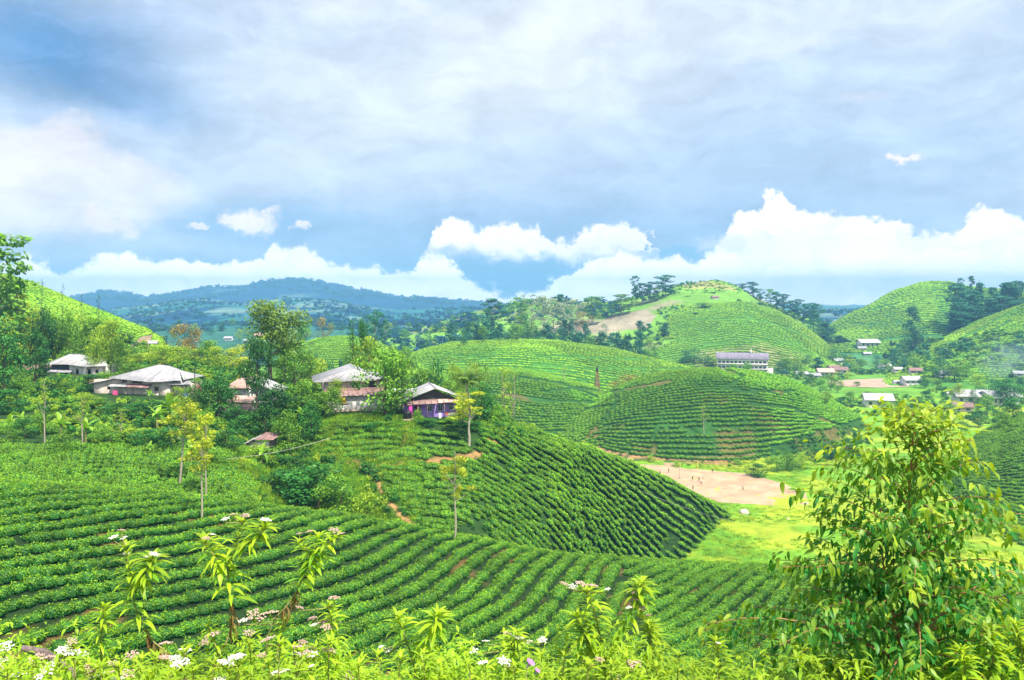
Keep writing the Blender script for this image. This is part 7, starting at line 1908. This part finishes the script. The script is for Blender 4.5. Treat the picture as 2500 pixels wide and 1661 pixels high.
weed([q((1640, 1700), (1650, 1600), (1660, 1540), (1650, 1480))], 'bright star shaped weed left of the young gum tree', 50, 0.19, (0.2, 1.0), 8, fl((1655, 1482, 0.03, 'w'),), 12)
weed([q((2290, 1690), (2280, 1580), (2290, 1500), (2270, 1440))], 'bushy bright weed in the lower right corner, left one', 70, 0.17, (0.2, 1.0), 6, (), 13, Y=6.6)
weed([q((2350, 1690), (2350, 1580), (2355, 1500), (2340, 1440))], 'bushy bright weed in the lower right corner, right one', 70, 0.17, (0.2, 1.0), 6, (), 14, Y=6.6)
weed([q((2200, 1690), (2210, 1600), (2225, 1540), (2215, 1500))], 'bushy bright weed under the right side of the gum tree', 50, 0.16, (0.2, 1.0), 6, (), 15, Y=6.4)
# smaller flowering weeds along the very bottom
rw = random.Random(77)
FIL = []
for i in range(26):
    x = -10+i*31+rw.uniform(-10, 10); FIL.append((x, 1522+rw.uniform(-45, 26), 'w' if rw.random() < 0.72 else 'p', rw.choice([1, 2, 2, 3, 4])))
for i in range(17): FIL.append((820+i*52+rw.uniform(-18, 18), 1500+rw.uniform(0, 45), 'w' if rw.random() < 0.6 else 'p', rw.choice([0, 0, 0, 1])))
for k, (x, yt, c_, nf) in enumerate(FIL):
    fls = [(x+rw.uniform(-32, 32), yt-4+rw.uniform(-30, 40), rw.uniform(0.04, 0.085), c_ if rw.random() < 0.8 else 'p') for _ in range(nf)]
    side = 'left' if x < 820 else 'centre'
    kindw = 'white headed' if c_ == 'w' and nf else 'dusky pink headed' if nf else 'flowerless leafy'
    e = weed([q((x+rw.uniform(-20, 20), 1690), (x+rw.uniform(-8, 8), yt+70), (x, yt))], '', 16, 0.15, (0.25, 1.0), 2, fl(*fls), 100+k, Y=rw.uniform(6.2, 7.2), group='low flowering weeds along the bottom edge')
    e['_x'] = x; e['_k'] = kindw
lw = {}
for o in [o for o in COL.objects if o.get('_k')]: lw.setdefault(o['_k'], []).append(o)
for kk, os_ in lw.items():
    os_.sort(key=lambda o: o['_x'])
    for i, o in enumerate(os_): o['label'] = '%s low weed at the bottom edge, %s' % (kk, ('leftmost' if i == 0 else 'rightmost' if i == len(os_)-1 else (ORD[i] if i < 20 else str(i+1)+'th')+' from the left'))
    for o in os_: del o['_x'], o['_k']
# leafy tangle under the weeds
def herb(name, seed, n=150):
    rg = np.random.default_rng(seed); parts = []; T_ = []
    for i in range(n):
        v, f, t = leaf_shape(rg.uniform(0.08, 0.16), 0.034, rg.uniform(0.4, 1.2), 0.3, 3, rg.uniform(0.1, 0.9))
        m = np.array(rotm(rg.uniform(0, 6.28), rg.uniform(-0.9, 0.4)).to_matrix()); hgt = rg.uniform(0.1, 1.0); a = rg.uniform(0, 6.28); r = rg.uniform(0, 0.32)*(1.2-hgt*0.6)
        parts.append((v@m.T+np.array((math.cos(a)*r, math.sin(a)*r, hgt)), f)); T_ += [min(1, x*0.5+hgt*0.5) for x in t]
    v, f = join(parts); return mk_mesh(name, v, f, M_WEED, smooth=True, tint=T_)
HB = [herb('herb', i) for i in range(3)]
cover('ground_cover', 2100, -380, 1400, 4.8, 10.5, 70, HB, 0.5, 0.85, 'tangle of leafy herbs on the bank under the weeds', None, None, 1.2)
cover('ground_cover', 2600, -380, 1400, 13, 44, 71, UG_L, 0.6, 1.4, 'herbs and brambles lower down the bank', None, None, 0.7)
# purple trumpet flowers, a stone and a dead log on the bank
M_MG = plain_mat('violet_petal', (0.42, 0.16, 0.55), (0.60, 0.30, 0.70), 10, 0.6)
for (x, yb, s_, lab) in ((1222, 1528, 1.25, 'open purple trumpet flower, larger one at the bottom centre'), (1238, 1546, 0.8, 'smaller pale purple trumpet flower beside the larger one')):
    Y = 5.9; u, v = x*d4, yb*d4
    e = empty('trumpet_flower', ((u-CU)/F*Y, Y, (HV-v)/F*Y)); e.rotation_euler = (0.35, 0.5, 0.4); e.scale = (s_*0.8,)*3; tag(e, lab, 'flower', 'purple trumpet flowers')
    part('petals', lathe([(0.004, -0.05), (0.008, -0.02), (0.016, 0.0), (0.034, 0.012), (0.036, 0.010), (0.014, -0.003), (0.003, -0.045)], 12), M_MG, e)
    part('stem', tube([np.array((0, 0, -0.05)), np.array((0.02, -0.1, -0.12)), np.array((0.02, -0.3, -0.2))], [0.003, 0.003, 0.003], 5), M_WSTEM, e)
Y = 7.0; u, v = 125*d4, 1520*d4
o = link('log', mk_mesh('log', *tube([np.array((-0.28, 0, 0.10)), np.array((-0.1, 0.02, 0.05)), np.array((0.1, 0, -0.06)), np.array((0.3, 0.02, -0.35))], [0.025, 0.036, 0.034, 0.03], 8), bark_mat('grey_log', (0.10, 0.07, 0.07), (0.24, 0.18, 0.17), 9), smooth=True), loc=((u-CU)/F*Y, Y, (HV-v)/F*Y)); tag(o, 'grey brown dead log sticking out of the weeds at lower left', 'log')

# the young gum tree at the right
def young_gum():
    Y = 7.6; rg = np.random.default_rng(8); u0 = 911
    bx = (u0-CU)/F*Y; bz = float(gz(bx, Y)); e = empty('gum_sapling', (bx, Y, bz)); tag(e, 'leafy young gum tree with drooping glossy leaves, large at the right', 'tree')
    ztop = (HV-412)/F*Y-bz
    tp = np.stack([np.interp(np.linspace(0, 1, 12), [0, 0.4, 0.75, 1], [0, 0.06, -0.02, 0.05]), np.interp(np.linspace(0, 1, 12), [0, 0.5, 1], [0, -0.05, 0.04]), np.linspace(-0.1, ztop, 12)], 1)
    t2 = tp*np.array([1, 1, 0.72]); t2[:, 0] -= np.linspace(0.02, 0.32, 12)
    stems = [tube(tp, np.linspace(0.032, 0.006, 12), 7), tube(t2, np.linspace(0.022, 0.005, 12), 6)]
    link('trunk', mk_mesh('trunk', *join(stems), M_GSTEM, smooth=True), e)
    sh = []
    for k in range(10):
        tt = (0.0, 0.1, 0.2, 0.3, 0.45, 0.6, 0.75, 0.88, 1.0, 0.15)[k]
        v, f, t = leaf_shape(1.0, 0.34+0.05*(k % 2), 0.35+0.2*(k % 3), 0.22, 6, tt, 0.35*(k % 2)); sh.append((mk_mesh('leaf', v, f, M_GUM, smooth=True, tint=t), v, f, tt))
    leaves = []; br = []
    nb = 110
    for i in range(nb):
        t = 0.14+0.85*(i+0.5)/nb; az = i*2.39996+rg.uniform(-0.3, 0.3)
        main = tp if (i % 3 or t > 0.9) else t2
        j = t*11; j0 = int(min(j, 10)); b = main[j0]*(1-(j-j0))+main[j0+1]*(j-j0)
        Lb = (2.25*(1-t)**0.7+0.2)*rg.uniform(0.6, 1.15)
        el = 0.55+0.35*t; pts = []
        for s_ in np.linspace(0, 1, 7):
            r = Lb*s_; e_ = el-0.75*s_; pts.append(b+np.array([math.cos(az)*r*math.cos(el*0.8), math.sin(az)*r*math.cos(el*0.8), r*math.sin(el)-0.42*Lb*s_*s_]))
        pts = np.array(pts); br.append(tube(pts, np.linspace(0.010*(1.2-t)+0.003, 0.0025, 7), 5))
        nl = int(Lb/0.031)+6
        for k in range(nl):
            s_ = 0.12+0.88*(k+0.5)/nl; jj = s_*6; q0 = int(min(jj, 5)); p = pts[q0]*(1-(jj-q0))+pts[q0+1]*(jj-q0)
            for m in range(2):
                off = rg.normal(0, 0.06, 3); off[2] -= 0.01
                a = az+(1 if m else -1)*rg.uniform(0.3, 1.7); pit = rg.uniform(-0.1, 1.3)-0.5*(t > 0.85)
                ht = (p[2])/ztop; young = np.clip((ht-0.70)*1.7, 0, 1)
                ti = float(np.clip(young*0.9+rg.uniform(-0.12, 0.42)+(0.35 if s_ > 0.8 else 0)*rg.uniform(0, 1.5), 0, 1)); mi = min(range(9), key=lambda z_: abs(sh[z_][3]-ti))
                leaves.append((p+off, a, pit, rg.uniform(-0.5, 0.5), rg.uniform(0.055, 0.14), mi))
    link('branches', mk_mesh('branches', *join(br), M_GSTEM, smooth=True), e)
    leaves.sort(key=lambda l_: l_[0][1]-0.25*abs(l_[0][0]))
    near = leaves[:300]; rest = leaves[300:]
    for p, a, pit, ro, L, mi in near: link('leaf', sh[mi][0], e, loc=p, rot=rotm(a, pit, ro), scale=L)
    parts = []; T_ = []
    for p, a, pit, ro, L, mi in rest:
        m = np.array(rotm(a, pit, ro).to_matrix()); v = sh[mi][1]*L; parts.append((v@m.T+p, sh[mi][2])); T_.append(np.full(len(v), sh[mi][3]))
    v, f = join(parts); o = link('foliage', mk_mesh('foliage', v, f, M_GUM, smooth=True, tint=np.concatenate(T_)), e); o['kind'] = 'stuff'
    print('gum leaves', len(leaves))
young_gum()
